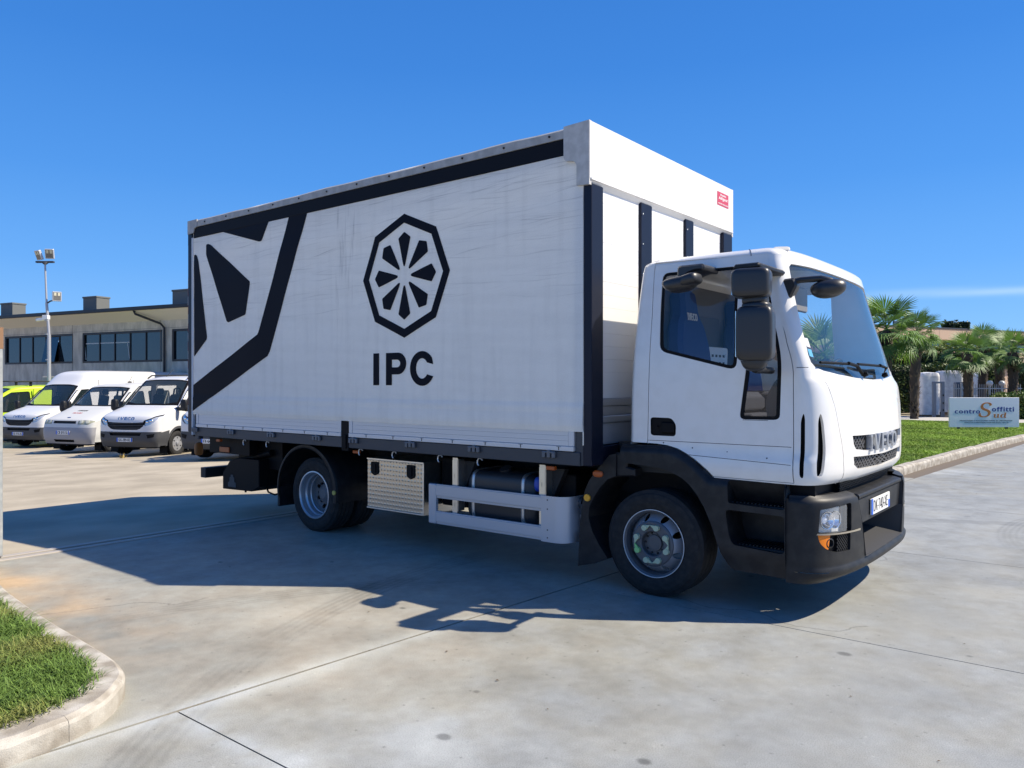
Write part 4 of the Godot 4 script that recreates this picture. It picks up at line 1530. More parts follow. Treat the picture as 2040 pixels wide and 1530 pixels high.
func decal(called: String, poly: PackedVector2Array, t: Node3D, m: Material) -> void:
	var s := st()
	var b := bound(poly)
	sheet(s, curtain, b, maxi(2, int(b.size.x / 0.12)), maxi(2, int(b.size.y / 0.035)), 1.0, [], [poly], 0.0035)
	part(called, s, m, t)

func emblem(c: Vector2, r: float, turn: float) -> Array:
	var out := []
	for k in 8:
		var p := PackedVector2Array()
		# one wedge of the frame between two corners
		for e in [[0, 1.0], [1, 1.0], [1, 0.855], [0, 0.855]]:
			var a: float = turn + (k + e[0]) * PI / 4
			p.append(c + Vector2(sin(a), cos(a)) * r * e[1])
		out.append(p)
	for k in 8:
		var a := turn + k * PI / 4
		var d := Vector2(sin(a), cos(a))
		var n := Vector2(d.y, -d.x)
		var p := PackedVector2Array([d * 0.155 - n * 0.012, d * 0.19 - n * 0.028, d * 0.615 - n * 0.142, d * 0.71, d * 0.615 + n * 0.142, d * 0.19 + n * 0.028, d * 0.155 + n * 0.012])
		for i in p.size():
			p[i] = c + p[i] * r
		out.append(rounded(p, 0.010 * r / 0.54))
	return out

func make_body(t: Node3D) -> void:
	# curtain cloth, slightly dirty, with a woven grain
	var cloth := mat("curtain_cloth", 1, 1, 1, 0.55)
	var streak := noise(0.012, 5, 61)
	var fine := noise(0.05, 3, 62)
	var W := 1024
	var H := 512
	var val := PackedFloat32Array()
	val.resize(W * H)
	for y in H:
		for x in W:
			var dirt := clampf(0.35 + streak.get_noise_2d(x * 0.16 + y * 0.10, y * 2.6 - x * 0.22), 0.0, 1.0)
			var v := 0.93 - 0.07 * dirt * (1.0 - y / 900.0) + 0.02 * fine.get_noise_2d(x, y)
			if absf(x - 521.0) < 26.0:
				v -= 0.6 * clampf(streak.get_noise_2d(x * 9.0, y * 0.5) - 0.10, 0.0, 1.0) * maxf(0.0, 1.0 - y / 420.0)
			v -= 0.10 * clampf(streak.get_noise_2d(x * 3.0, y * 0.2 + 300.0), 0.0, 1.0)
			# grime along the top edge and the hem
			v -= 0.10 * exp(-y / 26.0) + 0.05 * exp(-(H - y) / 14.0)
			val[y * W + x] = v
	# creases rubbed dark when the curtain was pushed together
	var cr := RandomNumberGenerator.new()
	cr.seed = 17
	for k in 240:
		var y0 := 18.0 + 250.0 * pow(cr.randf(), 1.5)
		var x0 := cr.randf_range(-100.0, 1000.0)
		var len := cr.randf_range(60.0, 420.0)
		var rise := cr.randf_range(-0.10, 0.05)
		var dark := cr.randf_range(0.08, 0.32)
		var ph := cr.randf() * TAU
		for i in int(len):
			var x := int(x0 + i)
			if x < 0 or x >= W:
				continue
			var yy := y0 + rise * i + 3.0 * sin(i * 0.021 + ph) + 1.2 * sin(i * 0.07 + ph * 2.0)
			var fade := sin(PI * i / len) * (0.5 + 0.5 * sin(i * 0.05 + ph))
			var yb := int(floor(yy))
			var fr := yy - yb
			for e in 2:
				var r := yb + e
				if r >= 0 and r < H:
					val[r * W + x] -= dark * fade * (1.0 - fr if e == 0 else fr)
	var im := Image.create(W, H, false, Image.FORMAT_RGB8)
	for y in H:
		for x in W:
			var v := clampf(val[y * W + x], 0.2, 0.96)
			im.set_pixel(x, y, lin(v, v * 0.985, v * 0.93))
	cloth.albedo_texture = ImageTexture.create_from_image(im)
	cloth.uv1_triplanar = true
	cloth.uv1_scale = Vector3(1.0 / 5.6, 1.0 / 2.2, 1.0 / 5.6)
	cloth.uv1_offset = Vector3(1.0, -1.5, 0.0)
	cloth.backlight_enabled = true
	cloth.backlight = Color(0.55, 0.55, 0.53)
	var weave := noise_tex(256, 0.12, 3, 71, Color(0.95, 0.95, 0.95), Color(1, 1, 1))
	tri_detail(cloth, weave, 0.35, false)
	var s := st()
	sheet(s, curtain, Rect2(-5.47, 1.148, 5.405, 2.10), 92, 84, 1.0)
	# hem: the cloth folds round a bar at the bottom
	quad(s, Vector3(-5.47, 1.148, 1.275), Vector3(-0.065, 1.148, 1.275), Vector3(-0.065, 1.148, 1.262), Vector3(-5.47, 1.148, 1.262), Vector3.DOWN)
	quad(s, Vector3(-0.065, 1.148, 1.275), Vector3(-0.065, 3.24, 1.275), Vector3(-0.065, 3.24, 1.24), Vector3(-0.065, 1.148, 1.24), Vector3.RIGHT)
	var cur := part("curtain", s, cloth, t)
	s = st()
	quad(s, Vector3(-5.47, 1.148, -1.275), Vector3(-0.065, 1.148, -1.275), Vector3(-0.065, 3.30, -1.275), Vector3(-5.47, 3.30, -1.275), Vector3.FORWARD)
	part("curtain_far", s, cloth, t)
	# the light tarpaulin over the top lets daylight into the load space
	s = st()
	quad(s, Vector3(-5.56, 3.394, 1.262), Vector3(-0.03, 3.394, 1.262), Vector3(-0.03, 3.394, -1.262), Vector3(-5.56, 3.394, -1.262), Vector3.UP)
	var tarp := mat("roof_tarp", 0.85, 0.84, 0.80, 0.7)
	tarp.backlight_enabled = true
	tarp.backlight = Color(1, 1, 0.97)
	part("roof_tarpaulin", s, tarp, t)
	s = st()
	boxy(s, -5.48, -0.09, 1.06, 1.075, -1.24, 1.23)
	part("load_floor", s, mat("plywood", 0.42, 0.33, 0.22, 0.7), t)
	# printed emblems
	var ring := PackedVector2Array()
	var hole := PackedVector2Array()
	for q in emblem(Vector2(-1.936, 2.449), 0.545, 0.0):
		decal("emblem_print", q, cur, M.ink)
	for q in [
		[-5.194, 3.089, -5.15, 3.094, -5.089, 3.074, -4.313, 2.597, -4.313, 2.570, -4.390, 2.255, -4.405, 2.243, -4.739, 2.178, -4.770, 2.192, -5.188, 2.977],
		[-4.886, 3.201, -3.958, 3.206, -4.102, 3.005, -4.145, 3.003],
		[-5.452, 2.998, -5.42, 2.998, -5.39, 2.986, -5.347, 2.906, -5.165, 2.029, -5.175, 2.004, -5.452, 1.815],
	]:
		decal("emblem_print", rounded(pv(q), 0.02), cur, M.ink)
	decal("emblem_print", rounded(pv([-3.613, 3.212, -3.311, 3.212, -3.952, 1.842, -3.992, 1.791, -5.468, 1.184, -5.468, 1.487, -4.178, 2.021, -4.156, 2.047]), 0.004), cur, M.ink)
	# the letters I P C
	decal("letter_print", rect(-2.343, 1.487, -2.266, 1.776), cur, M.ink)
	decal("letter_print", rect(-2.176, 1.487, -2.098, 1.776), cur, M.ink)
	var bowl := [Vector2(-2.098, 1.776), Vector2(-2.098, 1.714)]
	bowl.append_array(arc(Vector2(-2.03, 1.680), 0.040, 0.034, 90, -90, 8))
	bowl.append_array([Vector2(-2.098, 1.646), Vector2(-2.098, 1.583)])
	bowl.append_array(arc(Vector2(-2.02, 1.6795), 0.108, 0.0965, -90, 90, 14))
	decal("letter_print", PackedVector2Array(bowl), cur, M.ink)
	var cc := []
	cc.append_array(arc(Vector2(-1.715, 1.632), 0.150, 0.150, 27, 333, 30))
	cc.append_array(arc(Vector2(-1.715, 1.632), 0.073, 0.088, 325, 35, 24))
	var c2 := PackedVector2Array()
	for q in cc:
		c2.append(q)
	c2[0] = Vector2(-1.581, 1.667)
	decal("letter_print", c2, cur, M.ink)
	# dark header band and grey roof edge
	s = st()
	boxy(s, -5.46, -0.10, 3.19, 3.315, 1.18, 1.283, 0.006)
	part("header_band", s, mat("band_ink", 0.007, 0.008, 0.012, 0.6, 0.0, 0.25), t)
	var grey := mat("roof_trim", 1, 1, 1, 0.6)
	tri_tex(grey, noise_tex(256, 0.03, 5, 55, lin(0.33, 0.325, 0.31), lin(0.42, 0.415, 0.40), 0.2, 0.8), 0.9, false)
	s = st()
	for i in 24:
		var x0 := -5.56 + i * 5.53 / 24.0
		var x1 := x0 + 5.53 / 24.0
		var w0 := 0.003 * sin(i * 1.9) + 0.004 * sin(i * 0.7)
		var w1 := 0.003 * sin((i + 1) * 1.9) + 0.004 * sin((i + 1) * 0.7)
		quad(s, Vector3(x0, 3.315, 1.290), Vector3(x1, 3.315, 1.290), Vector3(x1, 3.378 + w1, 1.286), Vector3(x0, 3.378 + w0, 1.286), Vector3.BACK)
		quad(s, Vector3(x0, 3.378 + w0, 1.286), Vector3(x1, 3.378 + w1, 1.286), Vector3(x1, 3.396 + w1, 1.262), Vector3(x0, 3.396 + w0, 1.262), Vector3(0, 1, 0.7).normalized())
		quad(s, Vector3(x0, 3.315, 1.290), Vector3(x1, 3.315, 1.290), Vector3(x1, 3.315, 1.26), Vector3(x0, 3.315, 1.26), Vector3.DOWN)
	prism(s, pv([-5.565, 3.40, -5.565, 3.245, -5.44, 3.25, -5.42, 3.30, -5.36, 3.315, -5.36, 3.40]), 1.284, 1.296)
	var edge := part("roof_edge", s, grey, t)
	s = st()
	quad(s, Vector3(-5.56, 3.315, -1.290), Vector3(-0.03, 3.315, -1.290), Vector3(-0.03, 3.396, -1.262), Vector3(-5.56, 3.396, -1.262), Vector3.FORWARD)
	part("roof_edge", s, grey, t)
	for i in 12:
		s = st()
		cyl(s, Vector3(-5.2 + i * 0.44, 3.352, 1.286), Vector3(-5.2 + i * 0.44, 3.352, 1.296), 0.010, 0.008, 8)
		part("rivet", s, M.dark_steel, edge)
	# front cap: white bulkhead head with its dirty side return
	var side_grey := mat("cap_return", 1, 1, 1, 0.6)
	tri_tex(side_grey, noise_tex(256, 0.035, 5, 57, lin(0.44, 0.43, 0.41), lin(0.54, 0.53, 0.51), 0.2, 0.8), 0.8, false)
	s = st()
	var cap := PackedVector2Array([Vector2(0.0, 3.405), Vector2(-0.225, 3.398), Vector2(-0.225, 3.19)])
	cap.append_array(PackedVector2Array(arc(Vector2(-0.165, 3.18), 0.06, 0.05, 180, 235, 4)))
	cap.append_array(PackedVector2Array(arc(Vector2(-0.165, 3.085), 0.055, 0.05, 62, 0, 5)))
	cap.append_array(PackedVector2Array([Vector2(-0.11, 2.946), Vector2(0.0, 2.940)]))
	prism(s, cap, 1.268, 1.297, Transform3D(), 0.004)
	part("cap_return", s, side_grey, t)
	s = st()
	prism(s, cap, -1.297, -1.268)
	part("cap_return", s, side_grey, t)
	var gloss := mat("panel_white", 0.70, 0.695, 0.68, 0.38)
	s = st()
	boxy(s, -0.03, 0.004, 2.985, 3.402, -1.293, 1.293, 0.004)
	prism(s, pv([-0.03, 2.940, 0.004, 2.982, -0.03, 2.982]), -1.288, 1.288)
	boxy(s, -0.06, 0.010, 2.976, 2.992, -1.28, 1.28, 0.003)
	part("front_cap", s, gloss, t)
	s = st()
	boxy(s, 0.0, 0.0065, 3.195, 3.322, -1.171, -0.913)
	var sign := part("maker_label", s, mat("label_red", 0.50, 0.055, 0.10, 0.5), t)
	var R := Basis(Vector3.UP, PI / 2)
	lettering("label_letters", "Adigest", 0.20, 0.036, 0.001, M.paper, sign, Transform3D(R, Vector3(0.0072, 3.262, -1.045)), "Droid Sans", 700, true)
	lettering("label_letters", "Mussetto", 0.13, 0.018, 0.001, M.paper, sign, Transform3D(R, Vector3(0.0072, 3.298, -1.045)))
	lettering("label_letters", "veicoli industriali", 0.22, 0.013, 0.001, M.paper, sign, Transform3D(R, Vector3(0.0072, 3.215, -1.042)))
	# bulkhead: posts and horizontal boards
	var posts := [[1.108, 1.272], [0.336, 0.520], [-0.439, -0.278], [-1.272, -1.063]]
	for i in 4:
		s = st()
		boxy(s, -0.07, [0.004, -0.008, -0.008, 0.004][i], 0.93, 2.955, posts[i][0], posts[i][1], 0.008)
		var post := part("bulkhead_post", s, M.post_paint, t)
		s = st()
		for k in (9 if i > 0 else 0):
			var zz: float = posts[i][1] - 0.018
			lump(s, Transform3D(Basis(), Vector3(0.0, 2.86 - k * 0.24, zz)), Vector3(0.008, 0.012, 0.012), 2.0, 0.0, 10, 6)
		if i > 0:
			part("rivet", s, M.alu, post)
	for b in 3:
		var z0: float = posts[b + 1][1] + 0.002
		var z1: float = posts[b][0] - 0.002
		for k in 16:
			s = st()
			var y0 := 1.392 + k * 0.0972
			boxy(s, -0.065, -0.030 - 0.0003 * ((k * 7 + b * 3) % 3), y0, y0 + 0.0966, z0, z1, 0.0008)
			part("bulkhead_board", s, gloss, t)
	s = st()
	boxy(s, -0.075, -0.064, 1.05, 2.96, -1.27, 1.27)
	boxy(s, -0.06, -0.012, 1.335, 1.389, -1.06, 1.105, 0.004)
	boxy(s, -0.06, -0.020, 1.265, 1.332, -1.06, 1.105, 0.003)
	boxy(s, -0.06, -0.005, 1.205, 1.262, -1.06, 1.105, 0.010)
	part("bulkhead_rail", s, M.alu, t)
	s = st()
	boxy(s, -0.06, -0.028, 1.045, 1.203, -1.06, 1.105, 0.004)
	part("bulkhead_foot", s, mat("foot_grey", 0.42, 0.44, 0.48, 0.4, 0.4), t)
	s = st()
	boxy(s, -0.075, 0.006, 0.90, 1.040, -1.27, 1.27, 0.008)
	boxy(s, -0.062, -0.02, 1.0, 2.94, 1.232, 1.262)
	part("front_beam", s, M.post_paint, t)
	# tail: rear corner post, white edging, striped marking of the tail lift
	s = st()
	boxy(s, -5.60, -5.505, 0.94, 3.24, 1.235, 1.272, 0.006)
	boxy(s, -5.60, -5.52, 0.94, 3.24, -1.272, -1.21, 0.006)
	boxy(s, -5.60, -5.52, 3.12, 3.30, -1.27, 1.27)
	part("rear_post", s, M.post_paint, t)
	s = st()
	boxy(s, -5.500, -5.472, 0.905, 3.20, 1.225, 1.284, 0.004)
	part("curtain_edging", s, mat("edging_white", 0.60, 0.61, 0.64, 0.4), t)
	s = st()
	boxy(s, -5.655, -5.62, 1.02, 2.75, -1.22, 1.225, 0.006)
	var lift := part("tail_lift_plate", s, mat("lift_grey", 0.25, 0.26, 0.28, 0.5, 0.5), t)
	for k in 16:
		s = st()
		var y0 := 1.04 + k * 0.107
		boxy(s, -5.664, -5.612, y0, y0 + 0.100, 1.226, 1.236)
		part("warning_stripe", s, M.paper if k % 2 else mat("stripe_red", 0.42, 0.05, 0.03, 0.5), lift)
	# drop sides of aluminium planks with hinges, between dark posts
	for b in 2:
		var x0: float = [-5.415, -2.692][b]
		var x1: float = [-2.806, -0.150][b]
		var gate := Node3D.new()
		gate.name = numbered("drop_side", t)
		t.add_child(gate)
		for k in 4:
			s = st()
			var y0 := 1.000 + k * 0.0385
			if k == 0:
				boxy(s, x0, x1, y0, y0 + 0.037, 1.235, 1.278, 0.003)
			else:
				boxy(s, x0 + 0.05, x1 - 0.05, y0, y0 + 0.0381, 1.235, 1.270 - 0.0003 * k, 0.0008)
			part("plank", s, mat("plank_white", 0.62, 0.63, 0.65, 0.35, 0.25) if not M.has("plank_white") else M.plank_white, gate)
		s = st()
		boxy(s, x0, x0 + 0.048, 1.038, 1.155, 1.235, 1.274, 0.003)
		boxy(s, x1 - 0.048, x1, 1.038, 1.155, 1.235, 1.274, 0.003)
		part("end_cap", s, M.plank_white, gate)
		s = st()
		var nx := int((x1 - x0) / 0.36)
		for k in nx:
			var xx := x0 + 0.25 + k * 0.36
			boxy(s, xx - 0.02, xx + 0.02, 1.030, 1.033, 1.277, 1.2795)
			boxy(s, xx - 0.004, xx + 0.004, 1.006, 1.032, 1.277, 1.2795)
		part("clip_mark", s, M.frame_paint, gate)
	for x in [-5.43, -4.68, -3.93, -3.17, -2.62, -1.86, -1.12, -0.37]:
		s = st()
		for q in [-0.045, 0.0, 0.045]:
			boxy(s, x + q - 0.016, x + q + 0.016, 0.945, 1.002 if q == 0.0 else 0.985, 1.27, 1.292, 0.004)
		cyl(s, Vector3(x - 0.06, 0.985, 1.283), Vector3(x + 0.06, 0.985, 1.283), 0.009, 0.009, 8)
		part("hinge", s, mat("hinge_grey", 0.14, 0.15, 0.17, 0.5, 0.4) if not M.has("hinge_grey") else M.hinge_grey, t)
	s = st()
	boxy(s, -2.802, -2.696, 0.865, 1.162, 1.22, 1.276, 0.008)
	boxy(s, -2.775, -2.722, 0.89, 1.02, 1.276, 1.288, 0.004)
	part("middle_post", s, M.black, t)
	s = st()
	boxy(s, -5.42, -0.10, 0.895, 0.997, 1.20, 1.268, 0.006)
	boxy(s, -5.46, -5.38, 0.86, 1.15, 1.20, 1.262, 0.006)
	boxy(s, -0.148, -0.078, 0.90, 2.95, 1.18, 1.255)
	part("side_rail", s, M.frame_paint, t)
	s = st()
	boxy(s, -5.50, -0.08, 0.985, 1.06, -1.25, 1.24)
	boxy(s, -5.42, -0.10, 0.895, 0.985, -1.26, -1.20)
	for k in 12:
		boxy(s, -5.3 + k * 0.46, -5.24 + k * 0.46, 0.90, 0.985, -1.2, 1.2)
	part("deck", s, M.dark_steel, t)
	s = st()
	boxy(s, -5.60, -5.50, 0.95, 3.2, -1.2, 1.2)
	part("rear_doors", s, M.frame_paint, t)
	# rope hooks and side markers under the rail
	for x in [-4.50, -4.07, -2.58, -2.12, -1.55, -1.10]:
		s = st()
		var pts := []
		for i in 9:
			var a := lerpf(150, -60, i / 8.0)
			pts.append(Vector3(x - 0.01 + 0.03 * cos(deg_to_rad(a + 90)), 0.858 + 0.033 * sin(deg_to_rad(a + 90)), 1.215))
		tube(s, pts, 0.007, 6)
		part("rope_hook", s, M.alu, t)
	for x in [-5.08, -2.69, -0.42]:
		s = st()
		boxy(s, x - 0.042, x + 0.042, 0.838, 0.872, 1.16, 1.20, 0.008)
		part("side_marker", s, M.dull_orange, t)
	s = st()
	boxy(s, -5.19, -4.99, 0.715, 0.775, 1.10, 1.115, 0.004)
	part("reflector_strip", s, M.dull_orange, t)
	s = st()
	lump(s, Transform3D(Basis(), Vector3(-5.70, 0.72, 1.08)), Vector3(0.06, 0.16, 0.10), 3.5)
	part("rubber_buffer", s, mat("buffer_orange", 0.36, 0.13, 0.03, 0.6), t)

# ---------------------------------------------------------------- wheels, chassis, guards
func tyre(s: SurfaceTool, tf: Transform3D, r: float, w: float, bead: float) -> void:
	# profile from the outer bead over the tread to the inner bead; axis y points outwards
	var h := w * 0.5
	var p := [Vector2(bead - 0.004, h - 0.035), Vector2(bead, h - 0.012), Vector2(bead + 0.012, h - 0.006), Vector2(lerpf(bead, r, 0.35), h + 0.004), Vector2(lerpf(bead, r, 0.6), h + 0.004), Vector2(lerpf(bead, r, 0.78), h - 0.003), Vector2(r - 0.022, h - 0.012), Vector2(r - 0.008, h - 0.020)]
	var n := 4
	for i in n:
		var y0 := lerpf(h - 0.022, -h + 0.022, float(i) / n)
		var y1 := lerpf(h - 0.022, -h + 0.022, float(i + 1) / n)
		p.append(Vector2(r, y0 - 0.002))
		if i < n - 1:
			p.append(Vector2(r + 0.001, y1 + 0.006))
			p.append(Vector2(r - 0.010, y1 + 0.004))
			p.append(Vector2(r - 0.010, y1 - 0.002))
		else:
			p.append(Vector2(r, y1))
	p.append(Vector2(r - 0.022, -h + 0.010))
	p.append(Vector2(lerpf(bead, r, 0.6), -h))
	p.append(Vector2(bead, -h + 0.01))
	lathe(s, p, tf, 64, -1.0)

func disc_with_holes(s: SurfaceTool, tf: Transform3D, r0: float, r1: float, y0: float, y1: float, n: int, hr: float, hole_r: float, side := 1.0) -> Array:
	# a dished annulus, (angle, 0..1) -> point, with round holes
	var f := func(a: float, k: float) -> Vector3:
		var rr := lerpf(r0, r1, k)
		return tf * Vector3(cos(a) * rr, lerpf(y0, y1, k), sin(a) * rr)
	var holes := []
	for i in n:
		var a := TAU * (i + 0.5) / n
		var p := PackedVector2Array()
		for j in 14:
			var t := TAU * j / 14.0
			p.append(Vector2(a + cos(t) * hr / hole_r * 0.85, (hole_r - r0) / (r1 - r0) + sin(t) * hr / (r1 - r0)))
		holes.append(p)
	sheet(s, f, Rect2(0, 0, TAU, 1), 48, 4, side, holes)
	for h in holes:
		rim(s, f, h, side, 0.012, 1.0, 0.5)
	return holes

func make_running_gear(t: Node3D, plastic: Material) -> void:
	var out := Basis(Vector3.RIGHT, PI / 2)      # local y -> world z
	# front wheel, right
	var r := 0.376
	for sg in [1.0, -1.0]:
		var b := Basis(Vector3.RIGHT, PI / 2 * sg)
		var c := Vector3(0.415, r - 0.004, (1.118 - 0.135) * sg)
		var s := st()
		tyre(s, Transform3D(b, c), r, 0.27, 0.238)
		var w := part("front_wheel", s, M.rubber, t)
		s = st()
		lathe(s, [Vector2(0.240, 0.128), Vector2(0.2405, 0.1335), Vector2(0.236, 0.1345), Vector2(0.234, 0.130)], Transform3D(b, c), 56, -1.0)
		part("rim_ring", s, mat("ring_white", 0.55, 0.55, 0.55, 0.4), w)
		s = st()
		lathe(s, [Vector2(0.236, 0.128), Vector2(0.222, 0.118), Vector2(0.212, 0.085), Vector2(0.214, 0.02)], Transform3D(b, c), 56, 1.0)
		part("rim_edge", s, M.hub_grey, w)
		s = st()
		disc_with_holes(s, Transform3D(b, c), 0.160, 0.214, 0.128, 0.045, 8, 0.028, 0.188, 1.0)
		part("rim_disc", s, M.rim_paint, w)
		s = st()
		lathe(s, [Vector2(0.160, 0.120), Vector2(0.160, 0.140), Vector2(0.150, 0.146), Vector2(0.092, 0.146), Vector2(0.086, 0.140), Vector2(0.084, 0.100), Vector2(0.060, 0.100), Vector2(0.056, 0.112), Vector2(0.040, 0.114), Vector2(0.0, 0.114)], Transform3D(b, c), 48, -1.0)
		part("hub", s, M.hub_grey, w)
		s = st()
		for k in 10:
			var a := TAU * k / 10.0
			lump(s, Transform3D(b, c + b * Vector3(cos(a) * 0.072, 0.104, sin(a) * 0.072)), Vector3(0.014, 0.012, 0.014), 3.0, 0.0, 8, 6)
		part("hub_bolt", s, M.dark_steel, w)
		for k in 8:
			var a := TAU * (k + 0.42) / 8.0
			s = st()
			var o := c + b * Vector3(cos(a) * 0.122, 0.146, sin(a) * 0.122)
			cyl(s, o, o + b * Vector3(0, 0.022, 0), 0.0215, 0.020, 14)
			var pt := a + (PI / 2 if k % 2 else -PI / 2)
			var dr := b * Vector3(cos(pt), 0, sin(pt))
			var ac := b * Vector3(-sin(pt), 0, cos(pt))
			var q := o + b * Vector3(0, 0.012, 0)
			var up := b * Vector3(0, 0.004, 0)
			tri(s, q + up + ac * 0.019, q + up - ac * 0.019, q + up + dr * 0.052, b.y)
			quad(s, q + up + ac * 0.019, q + up + dr * 0.052, q - up * 2 + dr * 0.052, q - up * 2 + ac * 0.019, (ac + dr * 0.3).normalized())
			quad(s, q + up - ac * 0.019, q + up + dr * 0.052, q - up * 2 + dr * 0.052, q - up * 2 - ac * 0.019, (-ac + dr * 0.3).normalized())
			part("nut_pointer", s, mat("pointer_lime", 0.44, 0.52, 0.36, 0.5) if k != 3 else mat("pointer_green", 0.28, 0.60, 0.22, 0.5), w)
	# rear wheels, twin tyres
	for sg in [1.0, -1.0]:
		var b := Basis(Vector3.RIGHT, PI / 2 * sg)
		var c := Vector3(-3.43, r - 0.004, (1.118 - 0.12) * sg)
		var s := st()
		tyre(s, Transform3D(b, c), r, 0.24, 0.238)
		tyre(s, Transform3D(b, c - Vector3(0, 0, 0.30 * sg)), r, 0.24, 0.238)
		var w := part("rear_wheel", s, M.rubber, t)
		s = st()
		lathe(s, [Vector2(0.242, 0.112), Vector2(0.242, 0.120), Vector2(0.230, 0.122), Vector2(0.222, 0.110), Vector2(0.216, 0.060), Vector2(0.205, 0.045), Vector2(0.200, -0.055)], Transform3D(b, c), 56, -1.0)
		lathe(s, [Vector2(0.186, -0.050), Vector2(0.188, 0.004), Vector2(0.196, 0.010), Vector2(0.202, 0.0)], Transform3D(b, c), 56, 1.0)
		part("rim", s, mat("rim_silver", 0.45, 0.48, 0.52, 0.35, 0.6), w)
		s = st()
		disc_with_holes(s, Transform3D(b, c), 0.10, 0.190, -0.070, -0.045, 8, 0.026, 0.150, 1.0)
		lathe(s, [Vector2(0.10, -0.070), Vector2(0.095, -0.02), Vector2(0.05, 0.01), Vector2(0.0, 0.012)], Transform3D(b, c), 32, -1.0)
		part("rim_disc", s, mat("rim_dull", 0.16, 0.165, 0.175, 0.6, 0.3), w)
		s = st()
		for k in 8:
			var a := TAU * k / 8.0
			cyl(s, c + b * Vector3(cos(a) * 0.125, -0.068, sin(a) * 0.125), c + b * Vector3(cos(a) * 0.125, -0.04, sin(a) * 0.125), 0.015, 0.014, 6)
		part("wheel_nut", s, M.dark_steel, w)
	# rear mudguards
	for sg in [1.0, -1.0]:
		var s := st()
		var lip := []
		for i in 29:
			var a := lerpf(192, -10, i / 28.0)
			var rr := 0.475 if a > 0 else 0.475
			lip.append(Vector2(-3.52 + rr * cos(deg_to_rad(a)) * 1.03, 0.405 + rr * sin(deg_to_rad(a))))
		var rows := []
		for q in [[0.0, 1.150], [-0.035, 1.158], [-0.030, 1.135], [0.0, 1.120], [0.0, 0.58]]:
			var row := []
			for p in lip:
				var d: Vector2 = (p - Vector2(-3.52, 0.405)).normalized()
				row.append(Vector3(p.x + d.x * q[0], p.y + d.y * q[0], q[1] * sg))
			rows.append(row)
		skin(s, rows.slice(0, 3), false, Vector3(-3.5, 0.4, -5.0 * sg))
		skin(s, rows.slice(2, 5), false, Vector3(-3.5, 0.4, 0.8 * sg))
		boxy(s, -4.015, -3.98, 0.204, 0.42, 0.60 * sg, 1.14 * sg, 0.004)
		part("rear_mudguard", s, plastic, t)
		s = st()
		cyl(s, Vector3(-3.055, 0.43, 1.15 * sg), Vector3(-3.055, 0.43, 1.165 * sg), 0.022, 0.022, 14)
		part("round_reflector", s, mat("reflector_yellow", 0.42, 0.40, 0.10, 0.3), t)
	# chassis
	var s := st()
	for z in [-0.42, 0.42]:
		boxy(s, -5.35, 1.35, 0.62, 0.86, z - 0.035, z + 0.035)
	for x in [-5.2, -4.3, -2.6, -1.4, -0.2, 0.9]:
		boxy(s, x, x + 0.08, 0.64, 0.84, -0.4, 0.4)
	cyl(s, Vector3(-3.43, 0.376, -0.95), Vector3(-3.43, 0.376, 0.95), 0.07, 0.07)
	lump(s, Transform3D(Basis(), Vector3(-3.43, 0.376, 0)), Vector3(0.4, 0.4, 0.4), 2.5)
	cyl(s, Vector3(0.415, 0.34, -0.95), Vector3(0.415, 0.34, 0.95), 0.055, 0.055)
	cyl(s, Vector3(-3.3, 0.42, 0), Vector3(-0.4, 0.58, 0), 0.05, 0.05)
	boxy(s, -0.5, 1.25, 0.34, 0.92, -0.36, 0.36, 0.05)
	boxy(s, 0.20, 1.36, 0.86, 0.95, -1.0, 1.0)
	for z in [-0.62, 0.62]:
		boxy(s, -0.15, 1.1, 0.44, 0.56, z - 0.05, z + 0.05)
		boxy(s, -4.2, -2.6, 0.46, 0.58, z - 0.18, z - 0.08)
	part("chassis", s, M.dark_steel, t)
	# rear underrun beam and tail lift gear
	s = st()
	boxy(s, -5.66, -5.55, 0.38, 0.50, -1.10, 1.08, 0.006)
	boxy(s, -5.58, -4.45, 0.40, 0.46, 0.70, 0.80)
	part("underrun_beam", s, M.dark_steel, t)
	s = st()
	prism(s, pv([-5.175, 0.285, -4.60, 0.300, -4.45, 0.36, -4.45, 0.66, -4.86, 0.66, -5.03, 0.62, -5.175, 0.47]), 0.55, 1.08, Transform3D(), 0.006)
	boxy(s, -5.05, -4.2, 0.55, 0.86, 0.2, 0.95)
	cyl(s, Vector3(-5.0, 0.60, 0.98), Vector3(-4.35, 0.74, 0.98), 0.035, 0.035)
	cyl(s, Vector3(-5.1, 0.275, 0.95), Vector3(-5.1, 0.30, 0.95), 0.012, 0.012, 8)
	cyl(s, Vector3(-4.80, 0.268, 1.02), Vector3(-4.80, 0.30, 1.02), 0.012, 0.012, 8)
	part("lift_gear", s, M.black, t)
	s = st()
	prism(s, pv([-5.06, 0.32, -4.90, 0.32, -4.90, 0.37, -4.93, 0.38, -4.935, 0.43, -4.955, 0.435, -4.96, 0.46, -5.0, 0.46, -5.005, 0.435, -5.025, 0.43, -5.03, 0.38, -5.06, 0.37]), 1.08, 1.083)
	part("lift_emblem", s, mat("emblem_grey", 0.05, 0.055, 0.06, 0.6), t)
	s = st()
	boxy(s, -5.42, -4.60, 0.70, 0.89, 1.00, 1.10)
	tube(s, [Vector3(-4.50, 0.35, 0.95), Vector3(-4.42, 0.30, 0.98), Vector3(-4.30, 0.28, 0.98), Vector3(-4.20, 0.31, 0.95), Vector3(-4.17, 0.36, 0.92)], 0.010, 6)
	part("tail_side_plate", s, M.black, t)
	# stainless tool box with two latches
	var quilt := Image.create(128, 128, false, Image.FORMAT_L8)
